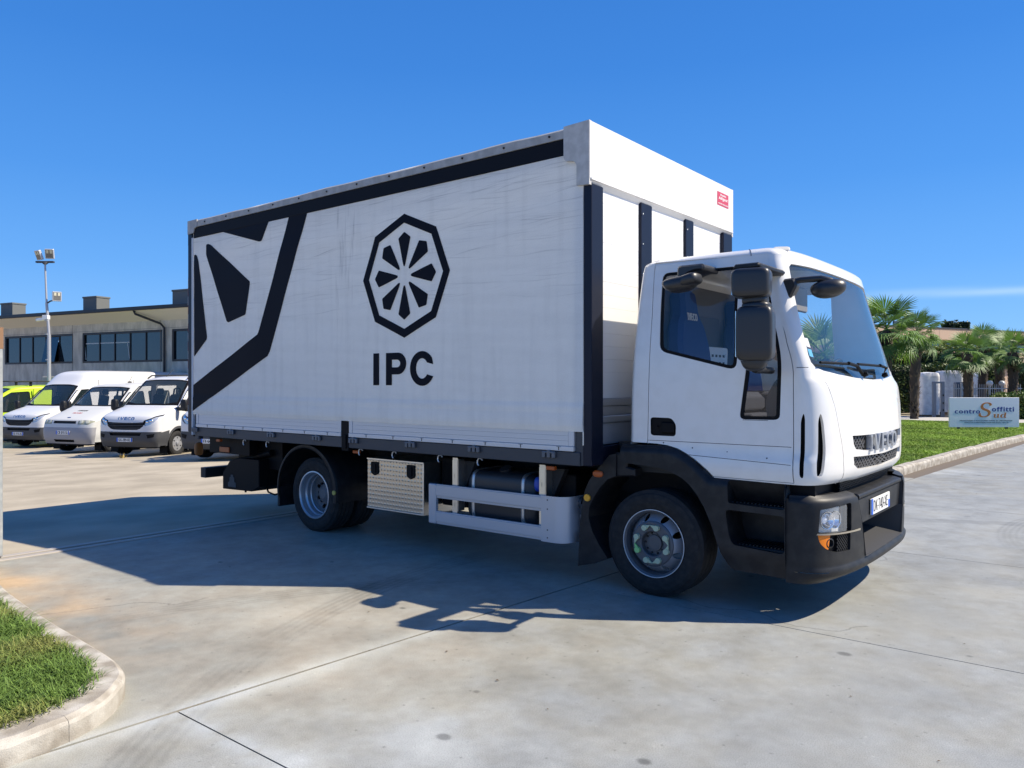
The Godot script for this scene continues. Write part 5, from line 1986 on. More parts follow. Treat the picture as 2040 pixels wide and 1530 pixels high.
	for y in 128:
		for x in 128:
			var a := (x % 32) / 32.0 - 0.5
			var b := (y % 32) / 32.0 - 0.5
			var v := 0.25 + 0.6 * exp(-(a * a * 18.0 + b * b * 40.0)) if (x / 32 + y / 32) % 2 == 0 else 0.25 + 0.6 * exp(-(a * a * 40.0 + b * b * 18.0))
			quilt.set_pixel(x, y, Color(v, v, v))
	var steel := mat("quilted_steel", 0.58, 0.53, 0.45, 0.30, 0.9)
	bump(steel, ImageTexture.create_from_image(quilt), 0.5)
	steel.uv1_triplanar = true
	steel.uv1_scale = Vector3.ONE / 0.16
	s = st()
	boxy(s, -2.625, -1.885, 0.335, 0.785, 0.62, 1.105, 0.006)
	var tb := part("tool_box", s, steel, t)
	s = st()
	boxy(s, -2.625, -1.868, 0.785, 0.797, 0.60, 1.110)
	boxy(s, -1.885, -1.866, 0.325, 0.785, 0.62, 1.109, 0.003)
	boxy(s, -2.630, -1.868, 0.321, 0.335, 0.62, 1.109, 0.003)
	part("box_edge", s, M.bright_steel, tb)
	for x in [-2.512, -2.028]:
		s = st()
		prism(s, rounded(pv([x - 0.052, 0.765, x + 0.052, 0.765, x + 0.052, 0.66, x, 0.635, x - 0.052, 0.66]), 0.012), 1.104, 1.118, Transform3D(), 0.004)
		prism(s, rounded(rect(x - 0.022, 0.665, x + 0.022, 0.745), 0.008), 1.117, 1.126)
		part("latch", s, M.black, tb)
	# fuel tank with straps
	s = st()
	lump(s, Transform3D(Basis(), Vector3(-1.02, 0.555, 0.85)), Vector3(0.78, 0.44, 0.50), 6.0, 0.0, 30, 16)
	cyl(s, Vector3(-1.02, 0.76, 0.98), Vector3(-1.02, 0.80, 1.0), 0.05, 0.05)
	var tank := part("fuel_tank", s, mat("tank_paint", 0.028, 0.032, 0.04, 0.4), t)
	for x in [-1.29, -0.76]:
		s = st()
		lump(s, Transform3D(Basis(), Vector3(x, 0.555, 0.85)), Vector3(0.045, 0.452, 0.515), 6.0, 0.0, 24, 14)
		part("tank_strap", s, M.alu, tank)
	s = st()
	boxy(s, -0.66, -0.30, 0.42, 0.80, 0.55, 1.02, 0.02)
	part("battery_box", s, M.black, t)
	s = st()
	boxy(s, -1.86, -1.48, 0.40, 0.84, 0.5, 0.9, 0.02)
	part("air_tank_box", s, M.black, t)
	s = st()
	lump(s, Transform3D(Basis(), Vector3(-0.63, 0.70, 1.06)), Vector3(0.07, 0.12, 0.06), 2.5)
	part("blue_valve", s, mat("valve_blue", 0.02, 0.08, 0.5, 0.4), t)
	s = st()
	cyl(s, Vector3(-0.22, 0.36, 1.02), Vector3(-0.22, 0.50, 1.02), 0.032, 0.032)
	part("filter_cup", s, mat("cup_white", 0.5, 0.52, 0.55, 0.4), t)
	s = st()
	cyl(s, Vector3(-0.22, 0.50, 1.02), Vector3(-0.22, 0.58, 1.02), 0.038, 0.03)
	cyl(s, Vector3(-0.30, 0.58, 1.0), Vector3(-0.24, 0.58, 1.0), 0.045, 0.045)
	part("filter_head", s, M.hub_grey, t)
	# side guard: two aluminium rails, curved front end, rear end plate, two hangers
	s = st()
	for y in [[0.515, 0.636], [0.292, 0.404]]:
		boxy(s, -1.63, -0.44, y[0] + 0.022, y[1] - 0.010, 1.165, 1.200, 0.003)
		boxy(s, -1.63, -0.44, y[1] - 0.012, y[1], 1.170, 1.194, 0.003)
		boxy(s, -1.63, -0.44, y[0], y[0] + 0.022, 1.170, 1.190, 0.003)
	var guard := part("side_guard", s, mat("guard_alu", 0.50, 0.52, 0.56, 0.38, 0.35), t)
	s = st()
	boxy(s, -1.722, -1.628, 0.290, 0.638, 1.160, 1.203, 0.012)
	part("guard_end", s, M.guard_alu, guard)
	s = st()
	var bend := [[], []]
	var line := [Vector2(-0.50, 1.203)]
	line.append_array(arc(Vector2(-0.385, 1.085), 0.118, 0.118, 90, 0, 10))
	line.append(Vector2(-0.267, 0.95))
	for q in line:
		bend[0].append(Vector3(q.x, 0.288, q.y))
		bend[1].append(Vector3(q.x, 0.640, q.y))
	skin(s, bend, false, Vector3(-0.6, 0.45, 0.9))
	boxy(s, -0.50, -0.462, 0.404, 0.515, 1.168, 1.202)
	part("guard_corner", s, M.guard_alu, guard)
	s = st()
	for y in [0.32, 0.38, 0.54, 0.61]:
		cyl(s, Vector3(-0.44, y, 1.203), Vector3(-0.44, y, 1.206), 0.006, 0.005, 8)
	part("guard_rivet", s, M.frame_paint, guard)
	for x in [-1.44, -0.52]:
		s = st()
		var slot_a := rounded(rect(x - 0.006, 0.70, x + 0.006, 0.735), 0.006)
		var slot_b := rounded(rect(x - 0.006, 0.455, x + 0.006, 0.49), 0.006)
		var ff := func(u: float, v: float) -> Vector3: return Vector3(u, v, 1.162)
		sheet(s, ff, Rect2(x - 0.028, 0.40, 0.056, 0.45), 4, 24, 1.0, [slot_a, slot_b])
		boxy(s, x - 0.028, x + 0.028, 0.40, 0.87, 1.150, 1.158)
		boxy(s, x + 0.030, x + 0.036, 0.42, 0.86, 1.08, 1.160)
		part("guard_hanger", s, M.bright_steel, guard)
		s = st()
		prism(s, pv([x - 0.03, 0.84, x + 0.16, 0.84, x + 0.13, 0.78, x + 0.05, 0.62, x + 0.04, 0.44, x - 0.01, 0.44]), 1.02, 1.08)
		part("guard_bracket", s, M.dark_steel, guard)
	# ---- front mudguard in dark plastic with step well
	var outer := [0.150, 1.056, 0.405, 1.063, 0.500, 1.063, 0.583, 1.050, 0.650, 1.022, 0.711, 0.986, 0.760, 0.950, 0.805, 0.905, 0.835, 0.878, 1.345, 0.868, 1.345, 0.262, 1.000, 0.270, 0.960, 0.300, 0.915, 0.375, 0.885, 0.46, 0.852, 0.555, 0.800, 0.668, 0.745, 0.752, 0.690, 0.812, 0.635, 0.852, 0.560, 0.886, 0.480, 0.906, 0.405, 0.914, 0.150, 0.930]
	var wells := [rounded(pv([0.965, 0.862, 1.342, 0.862, 1.342, 0.700, 0.968, 0.712]), 0.02), rounded(pv([0.950, 0.668, 1.342, 0.660, 1.342, 0.420, 1.000, 0.440, 0.975, 0.50]), 0.03)]
	var edge_poly := pv(outer)
	var guard_f := func(u: float, v: float) -> Vector3:
		var p := Vector2(u, v)
		var d := INF
		for i in range(0, 9):
			d = minf(d, Geometry2D.get_closest_point_to_segment(p, edge_poly[i], edge_poly[i + 1]).distance_to(p))
		var k := clampf(1.0 - d / 0.055, 0.0, 1.0)
		var low := smoothstep(0.42, 0.26, v) * 0.03
		return Vector3(u, v, 1.118 - 0.045 * k * k - low)
	s = st()
	sheet(s, guard_f, Rect2(0.14, 0.255, 1.21, 0.82), 40, 34, 1.0, wells, [edge_poly])
	rim(s, guard_f, edge_poly, 1.0, 0.34, -1.0, 0.12)
	for w in wells:
		rim(s, guard_f, w, 1.0, 0.24, 1.0, 0.12)
	part("front_mudguard", s, plastic, t)
	s = st()
	boxy(s, 0.90, 1.345, 0.27, 0.87, 0.80, 0.86)
	boxy(s, 0.97, 1.34, 0.655, 0.712, 0.86, 1.085, 0.012)
	boxy(s, 1.00, 1.34, 0.385, 0.440, 0.86, 1.088, 0.012)
	for k in 14:
		boxy(s, 0.985 + k * 0.025, 0.995 + k * 0.025, 0.712, 0.720, 0.88, 1.075)
		boxy(s, 1.005 + k * 0.0235, 1.015 + k * 0.0235, 0.440, 0.448, 0.88, 1.078)
	part("cab_step", s, plastic, t)
	# trailing half of the mudguard behind the front wheel
	s = st()
	var tail := pv([0.118, 0.990, 0.065, 0.978, -0.045, 0.860, -0.110, 0.780, -0.150, 0.700, -0.180, 0.560, -0.195, 0.400, -0.212, 0.124, -0.06, 0.165, 0.050, 0.217, -0.02, 0.30, -0.085, 0.400, -0.118, 0.500, -0.110, 0.580, -0.075, 0.650, -0.020, 0.730, 0.050, 0.800, 0.118, 0.825])
	var tail_f := func(u: float, v: float) -> Vector3: return Vector3(u, v, 1.125)
	sheet(s, tail_f, Rect2(-0.22, 0.12, 0.35, 0.88), 10, 24, 1.0, [], [tail])
	rim(s, tail_f, tail, 1.0, 0.36, -1.0, 0.2)
	prism(s, pv([0.105, 0.995, 0.225, 0.990, 0.20, 0.90, 0.265, 0.885, 0.265, 0.835, 0.110, 0.82]), 1.00, 1.11, Transform3D(), 0.01)
	part("mudguard_tail", s, plastic, t)
	s = st()
	lump(s, Transform3D(Basis(Vector3.RIGHT, PI / 2), Vector3(-0.032, 0.834, 1.130)), Vector3(0.088, 0.030, 0.052), 2.4)
	part("side_repeater", s, M.dull_orange, t)
	s = st()
	cyl(s, Vector3(-0.126, 0.648, 1.122), Vector3(-0.126, 0.648, 1.136), 0.028, 0.026, 18)
	cyl(s, Vector3(-0.126, 0.648, 1.136), Vector3(-0.126, 0.648, 1.138), 0.005, 0.005, 8)
	part("side_reflector", s, M.amber, t)

# ---------------------------------------------------------------- vans
# a van's shell: a sheet over nose, bonnet, windscreen and roof, and two flanks that meet it along its edge
var van := {}

func van_hw(x: float, y: float) -> float:
	var v := van
	var w: float = v.w
	w -= maxf(0.0, y - float(v.belt)) * float(v.tumble)
	w -= 0.10 * pow(clampf((x - float(v.nose)) / 0.6, 0.0, 1.0), 2.0)
	w -= 0.05 * smoothstep(0.6, 0.3, y)
	return w

func van_prof(v: float, k: int) -> float:
	var p: Array = van.prof
	var i := clampi(int(floor(v)), 0, p.size() - 2)
	var t := v - i
	var a: float = p[maxi(i - 1, 0)][k]
	var b: float = p[i][k]
	var c: float = p[i + 1][k]
	var d: float = p[mini(i + 2, p.size() - 1)][k]
	var m0 := 0.5 * (c - a) * 0.7
	var m1 := 0.5 * (d - b) * 0.7
	return (2 * t * t * t - 3 * t * t + 1) * b + (t * t * t - 2 * t * t + t) * m0 + (-2 * t * t * t + 3 * t * t) * c + (t * t * t - t * t) * m1

# q runs from -1 (left edge) to 1 (right edge)
func van_top(q: float, v: float) -> Vector3:
	var a := clampf(absf(q), 0.0, 1.0)
	var k := 1.0 - pow(maxf(1.0 - pow(a, 3.2), 0.0), 1.0 / 3.2)
	var x := van_prof(v, 0) - van_prof(v, 2) * k
	var y := van_prof(v, 1) - van_prof(v, 3) * k
	var ye := van_prof(v, 1) - van_prof(v, 3)
	var xe := van_prof(v, 0) - van_prof(v, 2)
	return Vector3(x, y, q * van_hw(xe, ye))

# the same sheet with a finer parameter towards the edges
func van_skin(u: float, v: float) -> Vector3:
	return van_top(spow(sin(clampf(u, -PI / 2, PI / 2)), 0.8), v)

func vp(a: Array, sub := 2) -> PackedVector2Array:
	# (q, v) corners to (u, v)
	var r := PackedVector2Array()
	var n := a.size() / 2
	for i in n:
		var j := (i + 1) % n
		for k in sub:
			var t := float(k) / sub
			r.append(Vector2(asin(clampf(spow(lerpf(a[i * 2], a[j * 2], t), 1.25), -1, 1)), lerpf(a[i * 2 + 1], a[j * 2 + 1], t)))
	return r

func flip(p: PackedVector2Array) -> PackedVector2Array:
	var r := PackedVector2Array()
	for q in p:
		r.append(Vector2(-q.x, q.y))
	return r

func van_flank_r(x: float, y: float) -> Vector3:
	return Vector3(x, y, van_hw(x, y))

func van_flank_l(x: float, y: float) -> Vector3:
	return Vector3(x, y, -van_hw(x, y))

func van_wheel(t: Node3D, x: float, z: float, r: float, cover: Material) -> void:
	var sg := signf(z)
	var b := Basis(Vector3.RIGHT, PI / 2 * sg)
	var c := Vector3(x, r, z)
	var s := st()
	tyre(s, Transform3D(b, c), r, 0.21, r * 0.62)
	var w := part("wheel", s, M.rubber, t)
	s = st()
	disc_with_holes(s, Transform3D(b, c), 0.07, r * 0.62, 0.085, 0.075, 6, 0.026, r * 0.44, 1.0)
	lathe(s, [Vector2(0.075, 0.08), Vector2(0.065, 0.11), Vector2(0.03, 0.12), Vector2(0.0, 0.12)], Transform3D(b, c), 18, -1.0)
	part("rim", s, cover, w)

func make_van(called: String, label: String, at: Vector3, turn: float, o: Dictionary) -> Node3D:
	van = o
	var t := thing(called, label, "van", at, turn, "vans parked in the yard")
	var paint: Material = o.paint
	var nv: int = o.prof.size() - 1
	var f := van_skin
	var cut := []
	for h in o.openings:
		cut.append(h)
	var s := st()
	sheet(s, f, Rect2(-PI / 2, o.body_from, PI, nv - float(o.body_from)), 28, int((nv - float(o.body_from)) * 4.0), -1.0, cut)
	part("body_front", s, paint, t)
	# bumper and lower nose
	s = st()
	sheet(s, f, Rect2(-PI / 2, 0, PI, float(o.body_from)), 28, 10, -1.0, o.bumper_cut)
	part("bumper", s, o.bumper, t)
	if o.bumper_cut.size() > 0:
		s = st()
		for h in o.bumper_cut:
			sheet(s, f, Rect2(-PI / 2, 0, PI, float(o.body_from)), 20, 8, -1.0, [], [Geometry2D.offset_polygon(h, 0.02)[0]], -0.05)
		part("intake", s, M.black, t)
	# flanks: the outline is the edge of the sheet above, closed along the sill
	var edge := PackedVector2Array()
	for i in nv * 6 + 1:
		var p := van_top(1.0, i / 6.0)
		edge.append(Vector2(p.x, p.y))
	var rear: float = o.rear
	edge.append(Vector2(rear, edge[-1].y))
	edge.append(Vector2(rear, 0.35))
	edge.append(Vector2(edge[0].x, 0.35))
	for i in edge.size() - 1:
		if edge[i].y < 0.35:
			edge[i].y = 0.35
	var arches := []
	for x in [0.0, -float(o.base)]:
		var p := PackedVector2Array(arc(Vector2(x, o.r), float(o.r) + 0.085, float(o.r) + 0.085, -8, 188, 16))
		p.append(Vector2(x - float(o.r) - 0.085, 0.1))
		p.append(Vector2(x + float(o.r) + 0.085, 0.1))
		arches.append(p)
	s = st()
	var b := bound(edge)
	sheet(s, van_flank_r, b, 30, 14, 1.0, arches + o.windows, [edge])
	sheet(s, van_flank_l, b, 30, 14, -1.0, arches + o.windows, [edge])
	for h in o.windows:
		rim(s, van_flank_l, h, -1.0, 0.03, 1.0, 0.3)
	var hw := van_hw(rear, 1.0)
	quad(s, Vector3(rear, 0.35, -hw), Vector3(rear, 0.35, hw), Vector3(rear, edge[-4].y, hw * 0.9), Vector3(rear, edge[-4].y, -hw * 0.9), Vector3.LEFT)
	part("body_side", s, paint, t)
	s = st()
	for a in arches:
		rim(s, van_flank_r, a, 1.0, 0.25, 1.0, 0.3, -0.008)
		rim(s, van_flank_l, a, -1.0, 0.25, 1.0, 0.3, -0.008)
	boxy(s, rear + 0.05, 0.75, 0.26, 0.36, -0.8, 0.8)
	part("wheel_arch", s, M.black, t)
	# glass
	s = st()
	sheet(s, f, Rect2(-PI / 2, 0, PI, nv), 24, nv * 3, -1.0, [], [o.screen], -0.012)
	part("windscreen", s, M.van_glass, t)
	s = st()
	sheet(s, f, Rect2(-PI / 2, 0, PI, nv), 24, nv * 4, -1.0, [o.screen_clear], [o.screen], -0.010)
	part("windscreen_border", s, M.black, t)
	for h in o.windows:
		for sd in [1.0, -1.0]:
			var fl := van_flank_r if sd > 0.0 else van_flank_l
			s = st()
			sheet(s, fl, b, 10, 6, sd, [], [h], -0.008)
			var pane := part("window", s, M.van_glass, t)
			s = st()
			sheet(s, fl, b, 20, 10, sd, [Geometry2D.offset_polygon(h, -0.035)[0]], [h], -0.006)
			part("window_frame", s, M.black, pane)
	# cabin: floor, seats, dashboard, bulkhead
	s = st()
	var cw: Vector3 = van_top(0.0, o.cowl)
	boxy(s, -2.6 if o.crew else -1.35, 0.35, 0.50, 0.80, -0.80, 0.80)
	boxy(s, cw.x - 0.55, cw.x + 0.05, cw.y - 0.40, cw.y - 0.06, -0.82, 0.82, 0.05)
	if not o.crew:
		boxy(s, -1.32, -1.28, 0.6, float(o.bulk), -0.80, 0.80)
	part("cab_lining", s, M.van_lining, t)
	for k in 3:
		var z: float = [0.48, -0.12, -0.52][k]
		s = st()
		box(s, Vector3(-0.95, cw.y - 0.02, z), Vector3(0.12, 0.70, 0.40), 0.05, Basis(Vector3.BACK, 0.18))
		if k == 0:
			box(s, Vector3(-1.06, cw.y + 0.42, z), Vector3(0.09, 0.18, 0.25), 0.04)
		else:
			# headrests on two bars: a ring one can look through
			tube(s, [Vector3(-1.03, cw.y + 0.30, z - 0.11), Vector3(-1.06, cw.y + 0.48, z - 0.10), Vector3(-1.07, cw.y + 0.53, z), Vector3(-1.06, cw.y + 0.48, z + 0.10), Vector3(-1.03, cw.y + 0.30, z + 0.11)], 0.03, 6)
		part("seat", s, M.van_seat, t)
	# mirrors
	for sd in [1.0, -1.0]:
		s = st()
		var mx: float = o.mirror.x
		var my: float = o.mirror.y
		var mz: float = van_hw(mx, my)
		lump(s, Transform3D(Basis(), Vector3(mx, my, (mz + 0.22) * sd)), Vector3(0.14, 0.34, 0.20), 4.0, 0.0, 14, 10)
		boxy(s, mx - 0.03, mx + 0.05, my - 0.16, my - 0.06, (mz - 0.04) * sd, (mz + 0.2) * sd, 0.01)
		part("mirror", s, M.dark_plastic, t)
	for x in [0.0, -float(o.base)]:
		for sd in [1.0, -1.0]:
			van_wheel(t, x, sd * (float(o.w) - 0.13), o.r, o.cover)
	return t

func van_patch(t: Node3D, called: String, poly: PackedVector2Array, m: Material, push: float, nu := 24) -> MeshInstance3D:
	var s := st()
	var b := bound(poly)
	sheet(s, van_skin, b, nu, maxi(4, int(b.size.y * 6.0)), -1.0, [], [poly], push)
	return part(called, s, m, t)

func van_plate(t: Node3D, p: Vector3, text: String) -> void:
	var tf := Transform3D(Basis(Vector3.UP, PI / 2), p)
	var s := st()
	prism(s, rect(-0.26, -0.055, 0.26, 0.055), 0.0, 0.008, tf)
	var plate := part("number_plate", s, M.plate_white, t)
	s = st()
	prism(s, rect(-0.259, -0.054, -0.215, 0.054), 0.008, 0.0095, tf)
	prism(s, rect(0.215, -0.054, 0.259, 0.054), 0.008, 0.0095, tf)
	part("plate_band", s, M.plate_blue, plate)
	lettering("plate_letters", text, 0.39, 0.08, 0.002, M.ink, plate, tf * Transform3D(Basis(), Vector3(0, 0, 0.009)))

func daily(high: bool, paint: Material) -> Dictionary:
	var prof := [
		[0.90, 0.30, 0.20, 0.0], [0.985, 0.46, 0.26, 0.0], [0.99, 0.66, 0.28, 0.0], [0.985, 0.76, 0.28, 0.0], [0.985, 0.86, 0.28, 0.0], [0.975, 0.98, 0.28, 0.0],
		[0.955, 1.08, 0.30, 0.0], [0.88, 1.18, 0.32, 0.06], [0.62, 1.285, 0.22, 0.12], [0.22, 1.40, 0.16, 0.12], [0.03, 1.455, 0.20, 0.09], [-0.35, 1.84, 0.20, 0.08], [-0.70, 2.17, 0.16, 0.10]]
	if high:
		prof.append_array([[-0.86, 2.32, 0.12, 0.14], [-1.12, 2.58, 0.10, 0.20], [-1.38, 2.70, 0.06, 0.20], [-1.9, 2.74, 0.0, 0.20], [-3.8, 2.75, 0.0, 0.20], [-6.6, 2.74, 0.0, 0.2]])
	else:
		prof.append_array([[-0.84, 2.25, 0.10, 0.14], [-1.15, 2.30, 0.05, 0.16], [-1.7, 2.32, 0.0, 0.16], [-3.3, 2.32, 0.0, 0.16], [-4.6, 2.31, 0.0, 0.16]])
	var grille := vp([0.66, 5.3, 0.60, 4.3, 0.50, 3.55, 0.40, 3.3, 0.0, 3.25, -0.40, 3.3, -0.50, 3.55, -0.60, 4.3, -0.66, 5.3, -0.40, 5.12, 0.0, 5.05, 0.40, 5.12], 3)
	var lamp := vp([0.58, 4.75, 0.60, 5.6, 0.80, 6.45, 0.97, 7.9, 0.99, 7.2, 0.96, 6.1, 0.88, 5.1, 0.80, 4.55, 0.66, 4.35], 2)
	var screen := vp([0.93, 10.1, 0.90, 12.15, 0.45, 12.32, -0.45, 12.32, -0.90, 12.15, -0.93, 10.1, -0.5, 9.96, 0.5, 9.96], 3)
	return {
		"paint": paint, "bumper": M.van_bumper, "prof": prof, "w": 1.0, "belt": 1.30, "tumble": 0.15, "nose": 0.45, "body_from": 2.65, "base": 4.1 if high else 3.5, "rear": -6.6 if high else -4.6, "r": 0.355,
		"openings": [grille, lamp, flip(lamp), screen], "bumper_cut": [vp([0.55, 2.35, 0.50, 1.75, -0.50, 1.75, -0.55, 2.35], 2)],
		"screen": screen, "screen_clear": vp([0.86, 10.35, 0.82, 11.95, 0.45, 12.1, -0.45, 12.1, -0.82, 11.95, -0.86, 10.35, -0.5, 10.2, 0.5, 10.2], 3),
		"windows": [rounded(pv([0.02, 1.40, -0.62, 2.02, -1.18, 2.05, -1.24, 1.28, -0.30, 1.26]), 0.06)] + ([] if high else [rounded(pv([-1.42, 1.32, -1.40, 2.05, -2.35, 2.06, -2.35, 1.32]), 0.06)]),
		"cowl": 9.8, "crew": not high, "bulk": 2.2, "mirror": Vector2(0.02, 1.46), "cover": M.van_rim, "grille": grille, "lamp": lamp,
	}

func dress_daily(t: Node3D, plate: String) -> void:
	var o := van
	var g: PackedVector2Array = Geometry2D.offset_polygon(o.grille, 0.01)[0]
	van_patch(t, "grille", g, M.black, -0.045)
	var s := st()
	for k in 4:
		var v := 3.55 + k * 0.40
		var p := Geometry2D.intersect_polygons(rect(-1.2, v, 1.2, v + 0.13), o.grille)
		for q in p:
			sheet(s, van_skin, bound(q), 16, 2, -1.0, [], [q], -0.015)
	part("grille_bar", s, M.van_bumper, t)
	for sd in 2:
		var lp: PackedVector2Array = o.lamp if sd == 0 else flip(o.lamp)
		var head := van_patch(t, "headlight", lp, M.lamp_silver, -0.022)
		var strip := vp([0.58, 4.75, 0.60, 5.6, 0.80, 6.45, 0.97, 7.9, 0.975, 7.7, 0.80, 6.25, 0.66, 5.5, 0.63, 4.5], 2)
		van_patch(t, "lamp_brow", strip if sd == 0 else flip(strip), M.black, -0.012)
		s = st()
		for q in [[0.70, 5.42], [0.80, 5.72]]:
			var u: float = asin(pow(q[0], 1.25)) * (1.0 if sd == 0 else -1.0)
			lump(s, on_sheet(van_skin, u, q[1], -1.0, -0.012), Vector3(0.085, 0.04, 0.075), 2.4, 0.0, 12, 8)
		part("lamp_lens", s, M.chrome, head)
		s = st()
		var hole := vp([0.70, 1.9, 0.92, 2.2, 0.90, 1.6, 0.74, 1.45], 2)
		van_patch(t, "fog_recess", hole if sd == 0 else flip(hole), M.black, 0.004)
	# maker's letters along the bonnet lip
	var word := "IVECO"
	for i in 5:
		var q: float = [0.235, 0.12, 0.0, -0.115, -0.24][i]
		var tf := on_sheet(van_skin, spow(q, 1.25), 6.25, -1.0, 0.0)
		lettering("letter", word[i], [0.03, 0.11, 0.09, 0.10, 0.115][i], 0.085, 0.012, M.van_badge, t, Transform3D(Basis(Vector3.UP, PI / 2) * Basis(Vector3.RIGHT, -0.4), tf.origin))
	# dark cladding: bumper corners and wheel-arch lips on both flanks
	for sd in [1.0, -1.0]:
		var fl := van_flank_r if sd > 0.0 else van_flank_l
		s = st()
		for ax in [0.0, -float(o.base)]:
			var r1: float = float(o.r) + 0.083
			var ring := PackedVector2Array(arc(Vector2(ax, o.r), r1 + 0.07, r1 + 0.07, -5, 185, 18))
			var back := arc(Vector2(ax, o.r), r1, r1, 185, -5, 18)
			for q in back:
				ring.append(q)
			sheet(s, fl, bound(ring), 14, 8, sd, [], [ring], 0.008)
		var corner := pv([0.45, 0.33, 0.80, 0.33, 0.78, 0.70, 0.40, 0.76])
		sheet(s, fl, bound(corner), 4, 4, sd, [PackedVector2Array(arc(Vector2(0, o.r), float(o.r) + 0.083, float(o.r) + 0.083, 0, 360, 30))], [corner], 0.006)
		sheet(s, fl, Rect2(-float(o.base) + 0.5, 0.36, float(o.base) - 1.0, 0.16), 8, 1, sd, [], [], 0.006)
		part("cladding", s, M.van_bumper, t)
	van_plate(t, van_top(0.0, 1.25) + Vector3(0.006, 0, 0), plate)

func make_vans() -> void:
	glass("van_glass", 0.22, Color(0.25, 0.32, 0.33))
	mat("van_bumper", 0.055, 0.057, 0.062, 0.6)
	mat("van_lining", 0.035, 0.035, 0.04, 0.85)
	mat("van_seat", 0.02, 0.021, 0.026, 0.9)
	mat("van_rim", 0.38, 0.39, 0.41, 0.4, 0.5)
	mat("lamp_silver", 0.55, 0.58, 0.62, 0.2, 0.4)
	mat("van_badge", 0.45, 0.48, 0.55, 0.2, 0.9)
	var white := mat("van_white", 0.68, 0.68, 0.68, 0.22)
	white.clearcoat_enabled = true
	white.clearcoat = 0.4
	var old := mat("van_old_white", 0.60, 0.60, 0.575, 0.45)
	var lime := mat("van_lime", 0.52, 0.72, 0.02, 0.3)
	lime.clearcoat_enabled = true
	lime.clearcoat = 0.4
	var face := -PI / 2
	# nearest white van, a crew cab
	var place := func(x: float, z: float) -> Vector3: return Vector3(x, yard_y(x), z)
	var a := make_van("crew_van", "white crew van with black grille, closest to the truck's wheel, seats showing through its windscreen", place.call(-19.4, -5.1), face + 0.42, daily(false, white))
	dress_daily(a, "GG-289-BZ")
	var s := st()
	for sd in [1.0, -1.0]:
		tube(s, [Vector3(-0.78, 2.24, 0.70 * sd), Vector3(-0.95, 2.33, 0.70 * sd), Vector3(-2.6, 2.36, 0.70 * sd), Vector3(-2.8, 2.30, 0.70 * sd)], 0.022, 6)
	tube(s, [Vector3(-1.05, 2.30, 0.25), Vector3(-1.35, 2.52, 0.25)], 0.008, 5)
	part("roof_rail", s, M.dark_plastic, a)
	# the one that the truck hides but for its front corner
	var h := make_van("crew_van", "white van almost hidden behind the truck's rear corner post", place.call(-14.75, -5.0), face + 0.42, daily(false, white))
	dress_daily(h, "FX-640-GR")
	# tall long van
	var b := make_van("tall_van", "tall white high-roof van with black grille, beside the lime van", place.call(-29.3, -5.9), face + 0.36, daily(true, white))
	b.scale = Vector3.ONE * 1.06
	dress_daily(b, "GE-514-AS")
	s = st()
	for x in [-1.62, -3.3]:
		cyl(s, Vector3(x, 0.9, -0.99), Vector3(x, 2.4, -0.86), 0.006, 0.006, 5)
	part("panel_seam", s, M.van_bumper, b)
	# the older van with a sloping nose and big square lamps
	var prof := [
		[0.80, 0.30, 0.18, 0.0], [0.88, 0.44, 0.24, 0.0], [0.895, 0.62, 0.26, 0.0], [0.885, 0.72, 0.26, 0.0], [0.86, 0.84, 0.27, 0.0], [0.83, 0.95, 0.28, 0.01], [0.77, 1.02, 0.27, 0.06], [0.40, 1.17, 0.20, 0.10], [0.0, 1.33, 0.16, 0.10], [-0.12, 1.385, 0.18, 0.08],
		[-0.42, 1.66, 0.17, 0.07], [-0.74, 1.93, 0.14, 0.08], [-0.92, 2.02, 0.10, 0.12], [-1.25, 2.06, 0.03, 0.14], [-2.6, 2.09, 0.0, 0.14], [-4.2, 2.08, 0.0, 0.14]]
	var grille := vp([0.44, 5.25, 0.44, 4.45, -0.44, 4.45, -0.44, 5.25], 3)
	var lamp := rounded(vp([0.52, 5.45, 0.52, 4.3, 0.86, 4.2, 0.985, 4.9, 0.985, 5.6, 0.80, 5.75], 2), 0.04)
	var screen := vp([0.93, 9.1, 0.89, 11.1, 0.45, 11.25, -0.45, 11.25, -0.89, 11.1, -0.93, 9.1, -0.5, 8.9, 0.5, 8.9], 3)
	var tr := {
		"paint": old, "bumper": mat("grey_bumper", 0.30, 0.30, 0.32, 0.55), "prof": prof, "w": 0.97, "belt": 1.2, "tumble": 0.14, "nose": 0.40, "body_from": 3.5, "base": 2.95, "rear": -4.2, "r": 0.34,
		"openings": [grille, lamp, flip(lamp), screen], "bumper_cut": [vp([0.42, 0.9, 0.40, 0.45, -0.40, 0.45, -0.42, 0.9], 2)], "screen": screen,
		"screen_clear": vp([0.86, 9.35, 0.82, 10.95, 0.45, 11.1, -0.45, 11.1, -0.82, 10.95, -0.86, 9.35, -0.5, 9.15, 0.5, 9.15], 3),
		"windows": [rounded(pv([-0.10, 1.28, -0.66, 1.80, -1.22, 1.83, -1.26, 1.16, -0.32, 1.14]), 0.06), rounded(pv([-1.42, 1.18, -1.40, 1.83, -2.30, 1.84, -2.30, 1.18]), 0.06)],
		"cowl": 8.7, "crew": true, "bulk": 1.9, "mirror": Vector2(-0.12, 1.36), "cover": M.van_rim,
	}
	var c := make_van("older_van", "older white van with grey bumper, square yellowed headlights and red lettering on its bonnet", place.call(-23.9, -5.3), face + 0.34, tr)
	c.scale = Vector3.ONE * 1.1
	van_patch(c, "grille", Geometry2D.offset_polygon(grille, 0.01)[0], M.black, -0.04)
	s = st()
